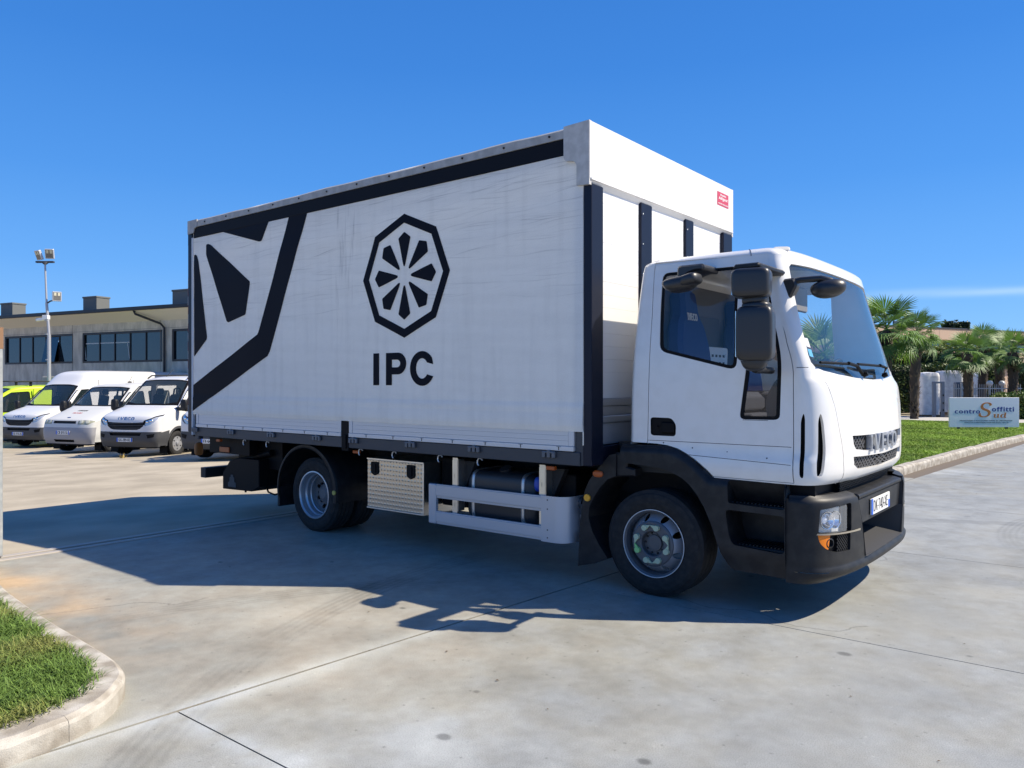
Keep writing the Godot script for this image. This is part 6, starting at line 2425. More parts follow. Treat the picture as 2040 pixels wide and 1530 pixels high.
	for k in 2:
		var q := rect(-0.5, 4.65 + k * 0.28, 0.5, 4.73 + k * 0.28)
		sheet(s, van_skin, bound(q), 10, 2, -1.0, [], [Geometry2D.intersect_polygons(q, grille)[0]], -0.015)
	part("grille_bar", s, M.van_bumper, c)
	var yellow := mat("yellowed_lens", 0.42, 0.42, 0.30, 0.25)
	for sd in 2:
		var head := van_patch(c, "headlight", lamp if sd == 0 else flip(lamp), yellow, -0.008)
		s = st()
		for q in [[0.62, 5.0], [0.82, 5.05]]:
			var u: float = asin(pow(q[0], 1.25)) * (1.0 if sd == 0 else -1.0)
			lump(s, on_sheet(van_skin, u, q[1], -1.0, -0.004), Vector3(0.13, 0.02, 0.12), 2.2, 0.0, 12, 8)
		part("lamp_lens", s, mat("old_lens", 0.55, 0.55, 0.45, 0.15), head)
		s = st()
		lump(s, Transform3D(Basis(), Vector3(0.12, 0.98, (0.955 if sd == 0 else -0.955))), Vector3(0.16, 0.05, 0.03), 3.0, 0.0, 10, 6)
		part("side_lamp", s, M.orange_lens, c)
	var bt := on_sheet(van_skin, 0.0, 7.35, -1.0, 0.004)
	var lay := Basis(Vector3.UP, PI / 2) * Basis(Vector3.RIGHT, -1.17)
	lettering("bonnet_letters", "LORUSSO", 0.36, 0.065, 0.002, M.van_lining, c, Transform3D(lay, bt.origin + Vector3(-0.04, 0.018, -0.02)), "Droid Sans", 700, true)
	lettering("bonnet_letters", "Servizi", 0.34, 0.06, 0.002, mat("letter_red", 0.55, 0.05, 0.04, 0.5), c, Transform3D(lay, bt.origin + Vector3(0.12, -0.045, 0.02)), "Droid Sans", 700, true)
	s = st()
	lump(s, on_sheet(van_skin, 0.0, 6.3, -1.0, 0.004), Vector3(0.14, 0.02, 0.06), 2.0, 0.0, 14, 6)
	part("oval_badge", s, mat("badge_blue", 0.03, 0.06, 0.2, 0.3), c)
	van_plate(c, van_top(0.0, 2.1) + Vector3(0.006, 0, 0), "CR 015 SL")
	s = st()
	for q in [-1.1, -2.3]:
		s = st()
		lump(s, Transform3D(Basis(), Vector3(q, 2.10, -0.45)), Vector3(0.16, 0.05, 0.06), 3.0, 0.0, 10, 6)
		part("roof_mount", s, M.dark_plastic, c)
	s = st()
	tube(s, [Vector3(-1.6, 2.08, 0.1), Vector3(-1.75, 2.30, 0.1)], 0.006, 5)
	part("aerial", s, M.dark_plastic, c)
	# lime van, seen from its left flank
	var lp := [
		[0.82, 0.30, 0.18, 0.0], [0.88, 0.46, 0.24, 0.0], [0.88, 0.66, 0.28, 0.0], [0.86, 0.80, 0.28, 0.0], [0.82, 0.92, 0.28, 0.02], [0.70, 1.02, 0.24, 0.08], [0.35, 1.12, 0.18, 0.10], [-0.05, 1.22, 0.14, 0.10], [-0.15, 1.26, 0.18, 0.08],
		[-0.62, 1.58, 0.16, 0.07], [-1.02, 1.82, 0.12, 0.09], [-1.25, 1.89, 0.06, 0.12], [-1.8, 1.93, 0.0, 0.13], [-3.0, 1.95, 0.0, 0.13], [-4.2, 1.94, 0.0, 0.13]]
	var lscreen := vp([0.93, 8.1, 0.89, 10.1, -0.89, 10.1, -0.93, 8.1], 4)
	var lg := vp([0.55, 3.9, 0.50, 3.1, -0.50, 3.1, -0.55, 3.9], 3)
	var ll := rounded(vp([0.60, 4.1, 0.62, 3.4, 0.97, 3.6, 0.98, 4.7], 2), 0.03)
	var lv := {
		"paint": lime, "bumper": M.van_bumper, "prof": lp, "w": 0.95, "belt": 1.05, "tumble": 0.14, "nose": 0.40, "body_from": 2.2, "base": 3.0, "rear": -4.2, "r": 0.33,
		"openings": [lg, ll, flip(ll), lscreen], "bumper_cut": [], "screen": lscreen, "screen_clear": vp([0.86, 8.3, 0.83, 9.9, -0.83, 9.9, -0.86, 8.3], 4),
		"windows": [rounded(pv([-0.25, 1.13, -0.92, 1.62, -1.02, 1.68, -1.62, 1.72, -1.66, 1.02, -0.40, 1.0]), 0.08)],
		"cowl": 7.7, "crew": false, "bulk": 1.75, "mirror": Vector2(-0.22, 1.10), "cover": M.van_rim,
	}
	var d := make_van("lime_van", "lime green van with roof bars, half hidden by the white high-roof van", place.call(-33.7, -4.7), face - 0.02, lv)
	d.scale = Vector3.ONE * 1.2
	van_patch(d, "grille", Geometry2D.offset_polygon(lg, 0.01)[0], M.black, -0.03)
	van_patch(d, "headlight", ll, M.lamp_silver, -0.01)
	van_patch(d, "headlight", flip(ll), M.lamp_silver, -0.01)
	s = st()
	for x in [-1.7, -3.4]:
		boxy(s, x - 0.03, x + 0.03, 2.03, 2.06, -0.80, 0.80, 0.008)
		for z in [-0.7, 0.7]:
			boxy(s, x - 0.04, x + 0.04, 1.86, 2.03, z - 0.02, z + 0.02)
	for z in [-0.76, 0.76]:
		tube(s, [Vector3(-1.3, 2.06, z), Vector3(-3.9, 2.07, z)], 0.02, 6)
	part("roof_bar", s, M.dark_plastic, d)
	s = st()
	boxy(s, -3.9, -1.75, 0.62, 0.80, -0.965, -0.945, 0.006)
	for x in [-1.72, -2.9]:
		boxy(s, x - 0.004, x + 0.004, 0.45, 1.80, -0.955, -0.89)
	part("flank_strip", s, lime, d)

# ---------------------------------------------------------------- the warehouse and the mast in front of it
func make_warehouse() -> void:
	var P0 := Vector3(-35.64, 0, -11.77)
	var o := thing("warehouse", "long low concrete warehouse with dark framed strip windows and roof vents behind the vans", "warehouse", P0, deg_to_rad(12.0))
	# local x runs along the front towards the right, local z out of the front; measured distances ran leftwards
	var conc := mat("wall_concrete", 1, 1, 1, 0.9)
	tri_tex(conc, noise_tex(512, 0.010, 5, 101, lin(0.44, 0.41, 0.35), lin(0.62, 0.58, 0.50), 0.2, 0.8), 5.0, false)
	conc.uv1_scale = Vector3(1.0 / 2.4, 1.0 / 7.0, 1.0 / 2.4)
	tri_detail(conc, road_noise, 1.2, false)
	var fram := mat("window_metal", 0.018, 0.02, 0.026, 0.4, 0.3)
	var pane := mat("dark_pane", 0.012, 0.02, 0.028, 0.03, 0.0, 0.75)
	var base := -1.1
	var s := st()
	var wins := [[-9.6 - 6.2, -9.6], [-9.6, -3.76], [-3.02, 2.87], [3.51, 9.3], [10.0, 15.9]]
	var openings := []
	for w in wins:
		openings.append(rect(w[0] if w[0] > -15.0 else w[0], 2.56, w[1] - (0.66 if w[1] == -9.6 else 0.0), 4.09))
	var face := func(u: float, v: float) -> Vector3: return Vector3(u, v, 0)
	var edges := PackedVector2Array([Vector2(-26, base), Vector2(26, base), Vector2(26, 4.9), Vector2(-26, 4.9)])
	sheet(s, face, Rect2(-26, base, 52, 6.0), 52, 8, 1.0, openings)
	for h in openings:
		rim(s, face, h, 1.0, 0.22, 1.0, 2.0)
	boxy(s, -26, 26, base, 4.85, -14.0, -13.7)
	boxy(s, -26, -25.7, base, 4.85, -13.7, -0.3)
	boxy(s, 25.7, 26, base, 4.85, -13.7, -0.3)
	part("wall", s, conc, o)
	s = st()
	for k in 8:
		var x := -23.4 + k * 6.53
		boxy(s, x - 0.012, x + 0.012, base, 4.9, -0.02, 0.006)
	boxy(s, -26, 26, 4.148, 4.162, -0.02, 0.012)
	part("wall_joint", s, mat("joint_grey", 0.17, 0.16, 0.145, 0.9), o)
	# soffit and roof edge
	s = st()
	prism(s, pv([-0.9, 4.98, 0.0, 4.52, 0.0, 4.90, -0.95, 5.02]), -26, 26, Transform3D(Basis(Vector3(0, 0, -1), Vector3.UP, Vector3.RIGHT), Vector3.ZERO))
	part("soffit", s, mat("soffit_paint", 0.72, 0.67, 0.56, 0.8), o)
	s = st()
	boxy(s, -26.4, 26.4, 4.95, 5.12, 0.78, 1.0, 0.02)
	boxy(s, -26.4, 26.4, 4.99, 5.10, -14.2, 0.8)
	part("roof", s, fram, o)
	for k in openings.size():
		var h: PackedVector2Array = openings[k]
		var x0 := h[0].x
		var x1 := h[1].x
		var w := Node3D.new()
		w.name = numbered("strip_window", o)
		o.add_child(w)
		s = st()
		boxy(s, x0, x1, 2.56, 2.66, -0.16, -0.02)
		boxy(s, x0, x1, 3.99, 4.09, -0.16, -0.02)
		boxy(s, x0, x0 + 0.10, 2.66, 3.99, -0.16, -0.02)
		boxy(s, x1 - 0.10, x1, 2.66, 3.99, -0.16, -0.02)
		var n := 5
		for i in range(1, n):
			var x := lerpf(x0 + 0.1, x1 - 0.1, float(i) / n)
			boxy(s, x - 0.028, x + 0.028, 2.66, 3.99, -0.14, -0.06)
		part("frame", s, fram, w)
		for i in n:
			s = st()
			var a := lerpf(x0 + 0.1, x1 - 0.1, float(i) / n) + 0.036
			var b := lerpf(x0 + 0.1, x1 - 0.1, float(i + 1) / n) - 0.036
			var tilt := 0.0
			if k == 1 and i == 3:
				tilt = 0.28
			quad(s, Vector3(a, 2.66, -0.10 + tilt), Vector3(b, 2.66, -0.10 + tilt), Vector3(b, 3.99, -0.10), Vector3(a, 3.99, -0.10), Vector3(0, tilt * 0.7, 1).normalized())
			part("pane", s, pane, w)
		if k == 2:
			# an inner sash standing open behind the glass shows as a pale frame
			s = st()
			for i in 3:
				var a := lerpf(x0 + 0.1, x1 - 0.1, float(i) / n) + 0.06
				var b := lerpf(x0 + 0.1, x1 - 0.1, float(i + 1) / n) - 0.06
				boxy(s, a, b, 3.52, 3.57, -0.096, -0.085)
				if i != 1:
					var e := a if i == 0 else b
					prism(s, pv([e - 0.02, 2.72, e + 0.02, 2.72, e + (-0.08 if i == 0 else -0.12), 3.55, e + (-0.12 if i == 0 else -0.16), 3.55]), -0.096, -0.085)
			part("inner_sash", s, mat("sash_pale", 0.42, 0.46, 0.48, 0.5), w)
	# roof vents
	for x in [-18.0, -11.0, -3.85, 2.81, 9.7]:
		s = st()
		boxy(s, x, x + 1.08, 5.05, 6.02, -1.35, -0.6, 0.02)
		boxy(s, x - 0.03, x + 1.11, 5.95, 6.04, -1.38, -0.57, 0.015)
		part("roof_vent", s, mat("vent_grey", 0.14, 0.145, 0.135, 0.7), o)
	# down pipe
	s = st()
	tube(s, [Vector3(1.95, 4.97, 0.85), Vector3(2.0, 4.80, 0.80), Vector3(2.95, 4.35, 0.16), Vector3(3.10, 4.15, 0.09), Vector3(3.10, 3.0, 0.09), Vector3(3.10, base, 0.09)], 0.055, 8)
	part("down_pipe", s, fram, o)

func make_yard_things() -> void:
	# floodlight mast
	var at := Vector3(-33.0, yard_y(-33.0), -7.5)
	var m := thing("floodlight_mast", "tall grey steel mast with two floodlights on top and one at mid height", "lamp post", at)
	m.scale = Vector3.ONE * 1.09
	var steel := mat("mast_steel", 0.42, 0.43, 0.45, 0.5, 0.4)
	var r := Vector3(0.782, 0, -0.623)
	var tow := Vector3(0.623, 0, 0.782)
	var s := st()
	cyl(s, Vector3(0, 0, 0), Vector3(-0.02, 4.1, 0.0) , 0.072, 0.068, 14)
	cyl(s, Vector3(-0.02, 4.1, 0), r * -0.10 + Vector3(0, 5.35, 0), 0.055, 0.05, 14)
	cyl(s, r * -0.10 + Vector3(0, 5.35, 0), r * -0.16 + Vector3(0, 6.85, 0), 0.038, 0.034, 12)
	for y in [3.1, 4.1, 4.65]:
		cyl(s, r * (-0.02 * y) + Vector3(0, y, 0), r * (-0.02 * y) + Vector3(0, y + 0.04, 0), 0.078, 0.078, 14)
	part("pole", s, steel, m)
	s = st()
	var top := r * -0.16 + Vector3(0, 6.85, 0)
	box(s, top + Vector3(0, 0.10, 0), Vector3(0.70, 0.07, 0.12), 0.01, Basis(r, Vector3.UP, -tow * -1.0))
	cyl(s, top, top + Vector3(0, 0.1, 0), 0.05, 0.16, 10)
	part("bracket", s, M.frame_paint, m)
	s = st()
	tube(s, [r * -0.1 + Vector3(0, 5.32, 0), r * 0.05 + Vector3(0, 5.42, 0), r * 0.26 + Vector3(0, 5.46, 0)], 0.03, 6)
	part("bracket", s, M.frame_paint, m)
	var heads := [[r * -0.40 + Vector3(0, 7.22, 0), -0.5, 0.35], [r * 0.02 + Vector3(0, 7.27, 0), 0.2, 0.25], [r * 0.30 + Vector3(0, 5.60, 0), 0.7, 0.0]]
	for h in heads:
		var b := Basis(r, Vector3.UP, tow) * Basis(Vector3.UP, h[1]) * Basis(Vector3.RIGHT, h[2])
		s = st()
		box(s, h[0], Vector3(0.32, 0.38, 0.10), 0.015, b)
		var head := part("floodlight", s, mat("lamp_case", 0.55, 0.56, 0.58, 0.4, 0.4), m)
		s = st()
		box(s, h[0] + b * Vector3(0, 0.0, 0.052), Vector3(0.26, 0.31, 0.006), 0.002, b)
		part("lamp_face", s, mat("lamp_face", 0.16, 0.15, 0.13, 0.25), head)
		s = st()
		for q in [-0.08, 0.08]:
			box(s, h[0] + b * Vector3(q * 0.8, 0.08, 0.057), Vector3(0.08, 0.12, 0.006), 0.002, b)
		part("lamp_cell", s, mat("lamp_cell", 0.62, 0.58, 0.42, 0.3), head)
	s = st()
	box(s, r * -0.30 + Vector3(0, 4.70, 0), Vector3(0.42, 0.12, 0.13), 0.03, Basis(r, Vector3.UP, tow) * Basis(Vector3.BACK, 0.1))
	box(s, r * -0.12 + Vector3(0, 4.78, 0), Vector3(0.22, 0.16, 0.18), 0.01, Basis(r, Vector3.UP, tow))
	part("camera_housing", s, M.plate_white, m)
	# end post of the sliding gate at the left edge
	var g := thing("gate_post", "galvanised steel gate end post at the end of the ground track", "gate post", Vector3(-4.56, 0, 3.535))
	var galv := mat("galvanised", 1, 1, 1, 0.5, 0.35)
	tri_tex(galv, noise_tex(256, 0.03, 4, 131, lin(0.36, 0.38, 0.38), lin(0.55, 0.55, 0.52)), 0.8, false)
	s = st()
	boxy(s, -0.05, 0.05, 0.02, 1.98, 0.0, 0.10, 0.006)
	part("post", s, galv, g)
	s = st()
	boxy(s, -0.04, 0.04, 1.72, 1.96, 0.10, 1.5, 0.006)
	boxy(s, -0.04, 0.04, 0.10, 0.22, 0.10, 1.5, 0.006)
	boxy(s, -0.008, 0.008, 0.22, 1.72, 0.10, 1.5)
	part("gate_panel", s, galv, g)
	s = st()
	boxy(s, -0.052, 0.052, 1.80, 1.984, -0.002, 0.06)
	part("rusty_top", s, mat("rust", 0.28, 0.16, 0.09, 0.85), g)
	# pale beam stacked behind the lime van
	s = st()
	box(s, Vector3(-34.2, 1.62, -8.6), Vector3(2.6, 0.42, 0.5), 0.03, Basis(Vector3.UP, 0.2))
	tag(part("concrete_beam", s, M.wall_concrete), "pale concrete beam showing above the lime van's roof", "beam")
	# dry weed by the crew van
	s = st()
	var rr := RandomNumberGenerator.new()
	rr.seed = 9
	for i in 40:
		var a := rr.randf() * TAU
		var p := Vector3(cos(a), 0, sin(a)) * rr.randf() * 0.16
		var q := p + Vector3(cos(a) * 0.10, rr.randf_range(0.08, 0.26), sin(a) * 0.10)
		var w := Vector3(-sin(a), 0, cos(a)) * 0.012
		quad(s, p - w, p + w, q + w * 0.3, q - w * 0.3, Vector3(cos(a), 0.6, sin(a)).normalized())
	var weed := part("dry_weed", s, mat("weed_straw", 0.32, 0.24, 0.08, 0.9))
	weed.scale = Vector3.ONE * 0.6
	weed.position = Vector3(-18.6, yard_y(-18.6), -3.95)
	tag(weed, "small tuft of straw-coloured weed in front of the crew van", "weed")

# ---------------------------------------------------------------- palms, hedge, sign and the goods behind the lawn
func fan_leaf(r: float, n: int, droop: float, sd: int, stalk: float) -> ArrayMesh:
	var g := RandomNumberGenerator.new()
	g.seed = sd
	var s := st()
	# stalk along +x, arching
	var prev := Vector3.ZERO
	for i in 4:
		var k := (i + 1) / 4.0
		var p := Vector3(stalk * k, -droop * 0.10 * k * k, 0)
		for w in [Vector3(0, 0, 0.014), Vector3(0, 0.012, 0)]:
			quad(s, prev - w, prev + w, p + w, p - w, Vector3(0, w.z * 60.0, w.y * 60.0).normalized())
		prev = p
	for i in n:
		var a := lerpf(-2.05, 2.05, (i + 0.5) / n) + g.randf_range(-0.03, 0.03)
		var len := r * (0.80 + 0.24 * cos(a * 0.6)) * g.randf_range(0.9, 1.06)
		var dir := Vector3(cos(a), 0, sin(a))
		var side := Vector3(-sin(a), 0, cos(a))
		var wd := r * 2.05 * 2.0 / n * 0.25
		var o := prev
		var m := prev + dir * len * 0.55 + Vector3.UP * (0.05 - droop * 0.16) * r
		var tip := prev + dir * len * (1.0 - 0.12 * droop) + Vector3.DOWN * r * droop * g.randf_range(0.25, 0.75)
		var fold := Vector3.UP * wd * 0.45
		for e in [-1.0, 1.0]:
			var w: Vector3 = side * wd * e
			var n1 := (m - o).cross(w - fold).normalized()
			if n1.y < 0.0:
				n1 = -n1
			tri(s, o, m + w - fold * -1.0, m, n1)
			tri(s, m, m + w + fold, tip, n1)
	return s.commit()

func palm(label: String, at: Vector3, h: float, n: int, spread: float, sd: int, leaf: Array, mats: Array, dead: ArrayMesh) -> void:
	var o := thing("palm_tree", label, "palm tree", at, 0.0, "fan palms along the lawn")
	var g := RandomNumberGenerator.new()
	g.seed = sd
	var s := st()
	var rows := []
	var nn := 15
	var lean := Vector3(g.randf_range(-0.1, 0.1), 0, g.randf_range(-0.1, 0.1))
	for i in 26:
		var k := i / 25.0
		var row := []
		for j in nn:
			var a := TAU * j / nn
			var rr := (0.15 + 0.05 * smoothstep(0.1, 0.9, k)) * (1.0 + 0.16 * sin(j * 2.0 + i * 2.4) + g.randf_range(-0.10, 0.10))
			row.append(lean * k * k + Vector3(cos(a) * rr, h * k, sin(a) * rr))
		rows.append(row)
	skin(s, rows, true, Vector3(0, h * 0.5, 0))
	part("trunk", s, M.palm_trunk, o)
	s = st()
	for i in 130:
		var k := g.randf_range(0.05, 0.99)
		var a := g.randf() * TAU
		var d := Vector3(cos(a), 0, sin(a))
		var w := Vector3(-sin(a), 0, cos(a)) * g.randf_range(0.025, 0.05)
		var p := lean * k * k + Vector3(0, h * k, 0) + d * (0.14 + 0.05 * k)
		var q := p + d * g.randf_range(0.05, 0.12) + Vector3.UP * g.randf_range(0.04, 0.16)
		tri(s, p - w, p + w, q, (d + Vector3.UP * 0.3).normalized())
		tri(s, p - w - Vector3.UP * 0.05, p + w - Vector3.UP * 0.05, q, (d - Vector3.UP * 0.3).normalized())
	part("leaf_base", s, M.palm_fibre, o)
	var crown := lean + Vector3(0, h, 0)
	for i in n:
		var k := (i + 0.5) / n
		var yaw := i * 2.39996 + g.randf_range(-0.2, 0.2)
		var up := lerpf(1.25, -0.75, pow(k, 0.85)) + g.randf_range(-0.12, 0.12)
		var sc := spread * g.randf_range(0.85, 1.12)
		var b := Basis(Vector3.UP, yaw) * Basis(Vector3.BACK, up) * Basis(Vector3.RIGHT, g.randf_range(-0.5, 0.5))
		var f := part_mesh("frond", leaf[0] if k < 0.45 else leaf[1 + (i % 2)], mats[i % 3], o)
		f.transform = Transform3D(b.scaled(Vector3(sc, sc, sc)), crown + Vector3.UP * (0.12 * (1.0 - k)))
	for i in 5:
		var b := Basis(Vector3.UP, g.randf() * TAU) * Basis(Vector3.BACK, g.randf_range(-1.35, -1.0))
		var f := part_mesh("dead_frond", dead, M.palm_dead, o)
		var sc := spread * g.randf_range(0.6, 0.9)
		f.transform = Transform3D(b.scaled(Vector3(sc, sc, sc)), crown - Vector3.UP * 0.1)

func leaf_quad(l: float, w: float) -> ArrayMesh:
	var s := st()
	for e in [-1.0, 1.0]:
		tri(s, Vector3(-l, 0, 0), Vector3(0, 0.2 * w, w * e), Vector3(l, 0, 0), Vector3(0, 1, -0.3 * e).normalized())
	return s.commit()

func leafy_box(parent: Node3D, size: Vector3, n: int, sd: int, mesh: ArrayMesh, lo: Vector3, hi: Vector3, rough: float) -> void:
	var g := RandomNumberGenerator.new()
	g.seed = sd
	var xf := []
	var tint := []
	var bump_n := noise(0.8, 3, sd)
	for i in n:
		var p := Vector3(g.randf_range(-0.5, 0.5), g.randf_range(0.0, 1.0), g.randf_range(-0.5, 0.5))
		# push to the nearest visible face
		var f := g.randf()
		if f < 0.38:
			p.y = 1.0
		elif f < 0.78:
			p.z = 0.5
		elif f < 0.90:
			p.x = 0.5
		else:
			p.x = -0.5
		var q := p * size
		var k := bump_n.get_noise_3d(q.x, q.y, q.z)
		var nrm := Vector3(0, 1, 0) if f < 0.38 else (Vector3(0, 0, 1) if f < 0.78 else Vector3(signf(p.x), 0, 0))
		q += nrm * (k * rough + g.randf_range(-0.12, 0.08))
		var b := Basis(Vector3(g.randf_range(-1, 1), g.randf_range(-1, 1), g.randf_range(-1, 1)).normalized(), g.randf() * TAU)
		var sc := g.randf_range(0.7, 1.35)
		xf.append(Transform3D(b.scaled(Vector3(sc, sc, sc)), q))
		var c := lo.lerp(hi, clampf(g.randf() * 0.7 + k * 0.6 + 0.15, 0.0, 1.0))
		tint.append(Color(c.x, c.y, c.z))
	copies("foliage", mesh, M.leaves, xf, tint, parent)
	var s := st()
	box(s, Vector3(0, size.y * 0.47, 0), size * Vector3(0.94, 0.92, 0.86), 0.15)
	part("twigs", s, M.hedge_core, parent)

func make_garden() -> void:
	mat("palm_trunk", 0.065, 0.050, 0.038, 0.95)
	mat("palm_fibre", 0.11, 0.085, 0.06, 0.95)
	var greens := []
	for c in [Vector3(0.065, 0.135, 0.035), Vector3(0.085, 0.16, 0.04), Vector3(0.05, 0.11, 0.035)]:
		var m := mat("palm_green", c.x, c.y, c.z, 0.55)
		m.backlight_enabled = true
		m.backlight = Color(0.30, 0.42, 0.14)
		greens.append(m)
	mat("palm_dead", 0.20, 0.17, 0.09, 0.8)
	var lv := mat("leaves", 1, 1, 1, 0.5)
	lv.vertex_color_use_as_albedo = true
	lv.backlight_enabled = true
	lv.backlight = Color(0.35, 0.4, 0.15)
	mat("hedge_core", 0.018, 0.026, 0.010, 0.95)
	var stiff := fan_leaf(0.62, 30, 0.15, 1, 0.55)
	var half := fan_leaf(0.62, 30, 0.55, 2, 0.60)
	var loose := fan_leaf(0.60, 28, 0.9, 3, 0.62)
	var dead := fan_leaf(0.50, 20, 1.5, 4, 0.5)
	var L := [stiff, half, loose]
	palm("tallest fan palm, its broad green crown directly behind the lorry's cab", Vector3(-3.25, 0.0, -21.6), 3.25, 26, 1.16, 11, L, greens, dead)
	palm("fan palm on the lawn seen only through the lorry's windscreen", Vector3(-3.15, 0.0, -14.9), 2.15, 26, 1.05, 10, L, greens, dead)
	palm("fan palm with a full crown and dark trunk, just left of the wrapped pallets", Vector3(-3.66, 0.0, -28.3), 3.5, 24, 1.0, 12, L, greens, dead)
	palm("bushy fan palm standing just right of the wrapped pallets behind the sign", Vector3(-2.28, 0.0, -32.0), 2.8, 20, 1.05, 13, L, greens, dead)
	palm("fan palm behind the sign, its trunk left of the two globe lamps", Vector3(-2.30, 0.0, -36.0), 3.2, 20, 1.05, 14, L, greens, dead)
	palm("fan palm with yellowing lower fronds between the two globe lamps", Vector3(-1.72, 0.0, -37.2), 3.1, 20, 0.95, 15, L, greens, dead)
	palm("rightmost fan palm, with an upright crown against the far building", Vector3(-0.95, 0.0, -34.6), 2.9, 22, 1.0, 16, L, greens, dead)
	var lf := leaf_quad(0.075, 0.045)
	var h1 := thing("hedge", "tall clipped dark hedge behind the wrapped pallets", "hedge", Vector3(-6.2, 0, -39.6), 0.62)
	leafy_box(h1, Vector3(9.0, 2.45, 1.6), 9000, 21, lf, Vector3(0.03, 0.06, 0.012), Vector3(0.11, 0.15, 0.03), 0.18)
	var h2 := thing("hedge", "sunlit yellow-green hedge rising behind the dark clipped hedge", "hedge", Vector3(-7.0, 0, -43.6), 0.62)
	leafy_box(h2, Vector3(8.0, 3.55, 2.4), 9000, 22, lf, Vector3(0.09, 0.13, 0.02), Vector3(0.26, 0.28, 0.05), 0.35)
	var h3 := thing("hedge", "dark hedge at the far right behind the globe lamps", "hedge", Vector3(1.5, 0, -41.5), 0.5)
	leafy_box(h3, Vector3(6.0, 2.5, 2.0), 6000, 23, lf, Vector3(0.022, 0.045, 0.012), Vector3(0.075, 0.11, 0.025), 0.2)
	var h4 := thing("shrub", "low rounded light green shrub behind the right end of the sign", "shrub", Vector3(-0.15, 0, -31.2), 0.5)
	leafy_box(h4, Vector3(2.3, 1.05, 1.3), 3500, 24, leaf_quad(0.05, 0.03), Vector3(0.06, 0.11, 0.02), Vector3(0.17, 0.22, 0.04), 0.12)
	# pavement behind the lawn
	var s := st()
	boxy(s, -7.5, 3.5, -0.04, 0.10, -30.6, -27.02)
	struct("pavement", s, mat("pavement_pale", 0.44, 0.42, 0.38, 0.85))
	# sign board
	var sg := thing("sign_board", "white company sign board with blue and orange lettering on the lawn", "sign", Vector3(-0.45, 0.0, -21.80), deg_to_rad(38.4))
	s = st()
	boxy(s, -1.075, 1.075, 0.16, 1.08, -0.03, 0.03, 0.008)
	part("board", s, mat("board_white", 0.80, 0.80, 0.80, 0.5), sg)
	s = st()
	for x in [-0.75, 0.74]:
		boxy(s, x - 0.035, x + 0.035, 0.0, 0.22, -0.09, -0.035)
	part("foot", s, M.frame_paint, sg)
	var navy := mat("sign_navy", 0.012, 0.035, 0.22, 0.5)
	var orange := mat("sign_orange", 0.50, 0.17, 0.03, 0.5)
	var z := 0.0315
	lettering("letters", "contro", 0.78, 0.115, 0.004, navy, sg, Transform3D(Basis(), Vector3(-0.525, 0.645, z)))
	lettering("letters", "offitti", 0.68, 0.145, 0.004, navy, sg, Transform3D(Basis(), Vector3(0.575, 0.72, z)))
	lettering("letters", "S", 0.36, 0.46, 0.006, orange, sg, Transform3D(Basis(), Vector3(0.03, 0.70, z + 0.003)), "Droid Serif", 400, true)
	lettering("letters", "ud", 0.42, 0.16, 0.005, orange, sg, Transform3D(Basis(), Vector3(0.48, 0.535, z)), "Droid Serif", 700, true)
	var slate := mat("sign_slate", 0.06, 0.08, 0.12, 0.6)
	lettering("letters", "PROGETTIAMO E REALIZZIAMO OPERE IN CARTONGESSO", 1.62, 0.036, 0.003, slate, sg, Transform3D(Basis(), Vector3(0.05, 0.365, z)))
	lettering("letters", "VENDITA DI MATERIALI PER EDILIZIA A SECCO", 1.36, 0.036, 0.003, slate, sg, Transform3D(Basis(), Vector3(0.06, 0.305, z)))
	# wrapped pallets
	var film := mat("wrap_film", 1, 1, 1, 0.32)
	tri_tex(film, noise_tex(256, 0.02, 5, 141, lin(0.70, 0.69, 0.70), lin(0.88, 0.87, 0.86), 0.2, 0.8), 1.3, false)
	var seams := noise(1.6, 3, 9)
	var pal := [["white film-wrapped pallet stack nearest the bare palm trunk", Vector3(-4.1, 0, -33.1), Vector3(0.84, 1.98, 0.95)], ["wide white film-wrapped pallet stack behind the dark steel door frame", Vector3(-3.95, 0, -37.7), Vector3(1.05, 2.12, 1.1)], ["white film-wrapped pallet stack partly behind a palm trunk by the fence", Vector3(-3.35, 0, -40.6), Vector3(1.0, 2.08, 1.1)]]
	for i in 3:
		var p := thing("wrapped_pallet", pal[i][0], "pallet", pal[i][1], deg_to_rad(34.0 - i * 2.0), "film-wrapped goods on pallets")
		s = st()
		var sz: Vector3 = pal[i][2]
		for tier in 2:
			var hy := sz.y * 0.5 - 0.06
			var f := func(u: float, v: float) -> Vector3:
				var c := 6.0
				var d := Vector2(cos(u), sin(u))
				var rr := 1.0 / pow(pow(absf(d.x), c) + pow(absf(d.y), c), 1.0 / c)
				var top := clampf((v - 0.86) / 0.14, 0.0, 1.0) if tier == 1 else 0.0
				rr *= 1.0 - 0.10 * top * top
				rr *= 1.0 + 0.012 * seams.get_noise_3d(d.x * 2.0, v * 3.0 + i * 7.0, d.y * 2.0)
				return Vector3(d.x * rr * sz.x * 0.5, 0.12 + tier * (hy + 0.01) + v * hy + 0.03 * top * seams.get_noise_2d(d.x * 3.0, d.y * 3.0 + i), d.y * rr * sz.z * 0.5)
			sheet(s, f, Rect2(0, 0, TAU, 1), 44, 10, -1.0)
			var ring := []
			for k in 44:
				ring.append(f.call(TAU * k / 44.0, 1.0))
			for k in 44:
				tri(s, Vector3(0, 0.12 + tier * (hy + 0.01) + hy + 0.05, 0), ring[k], ring[(k + 1) % 44], Vector3.UP)
		part("wrapped_goods", s, film, p)
		s = st()
		for k in 3:
			boxy(s, -sz.x * 0.5, sz.x * 0.5, 0.0, 0.09, -sz.z * 0.5 + k * (sz.z - 0.1) * 0.5, -sz.z * 0.5 + 0.1 + k * (sz.z - 0.1) * 0.5)
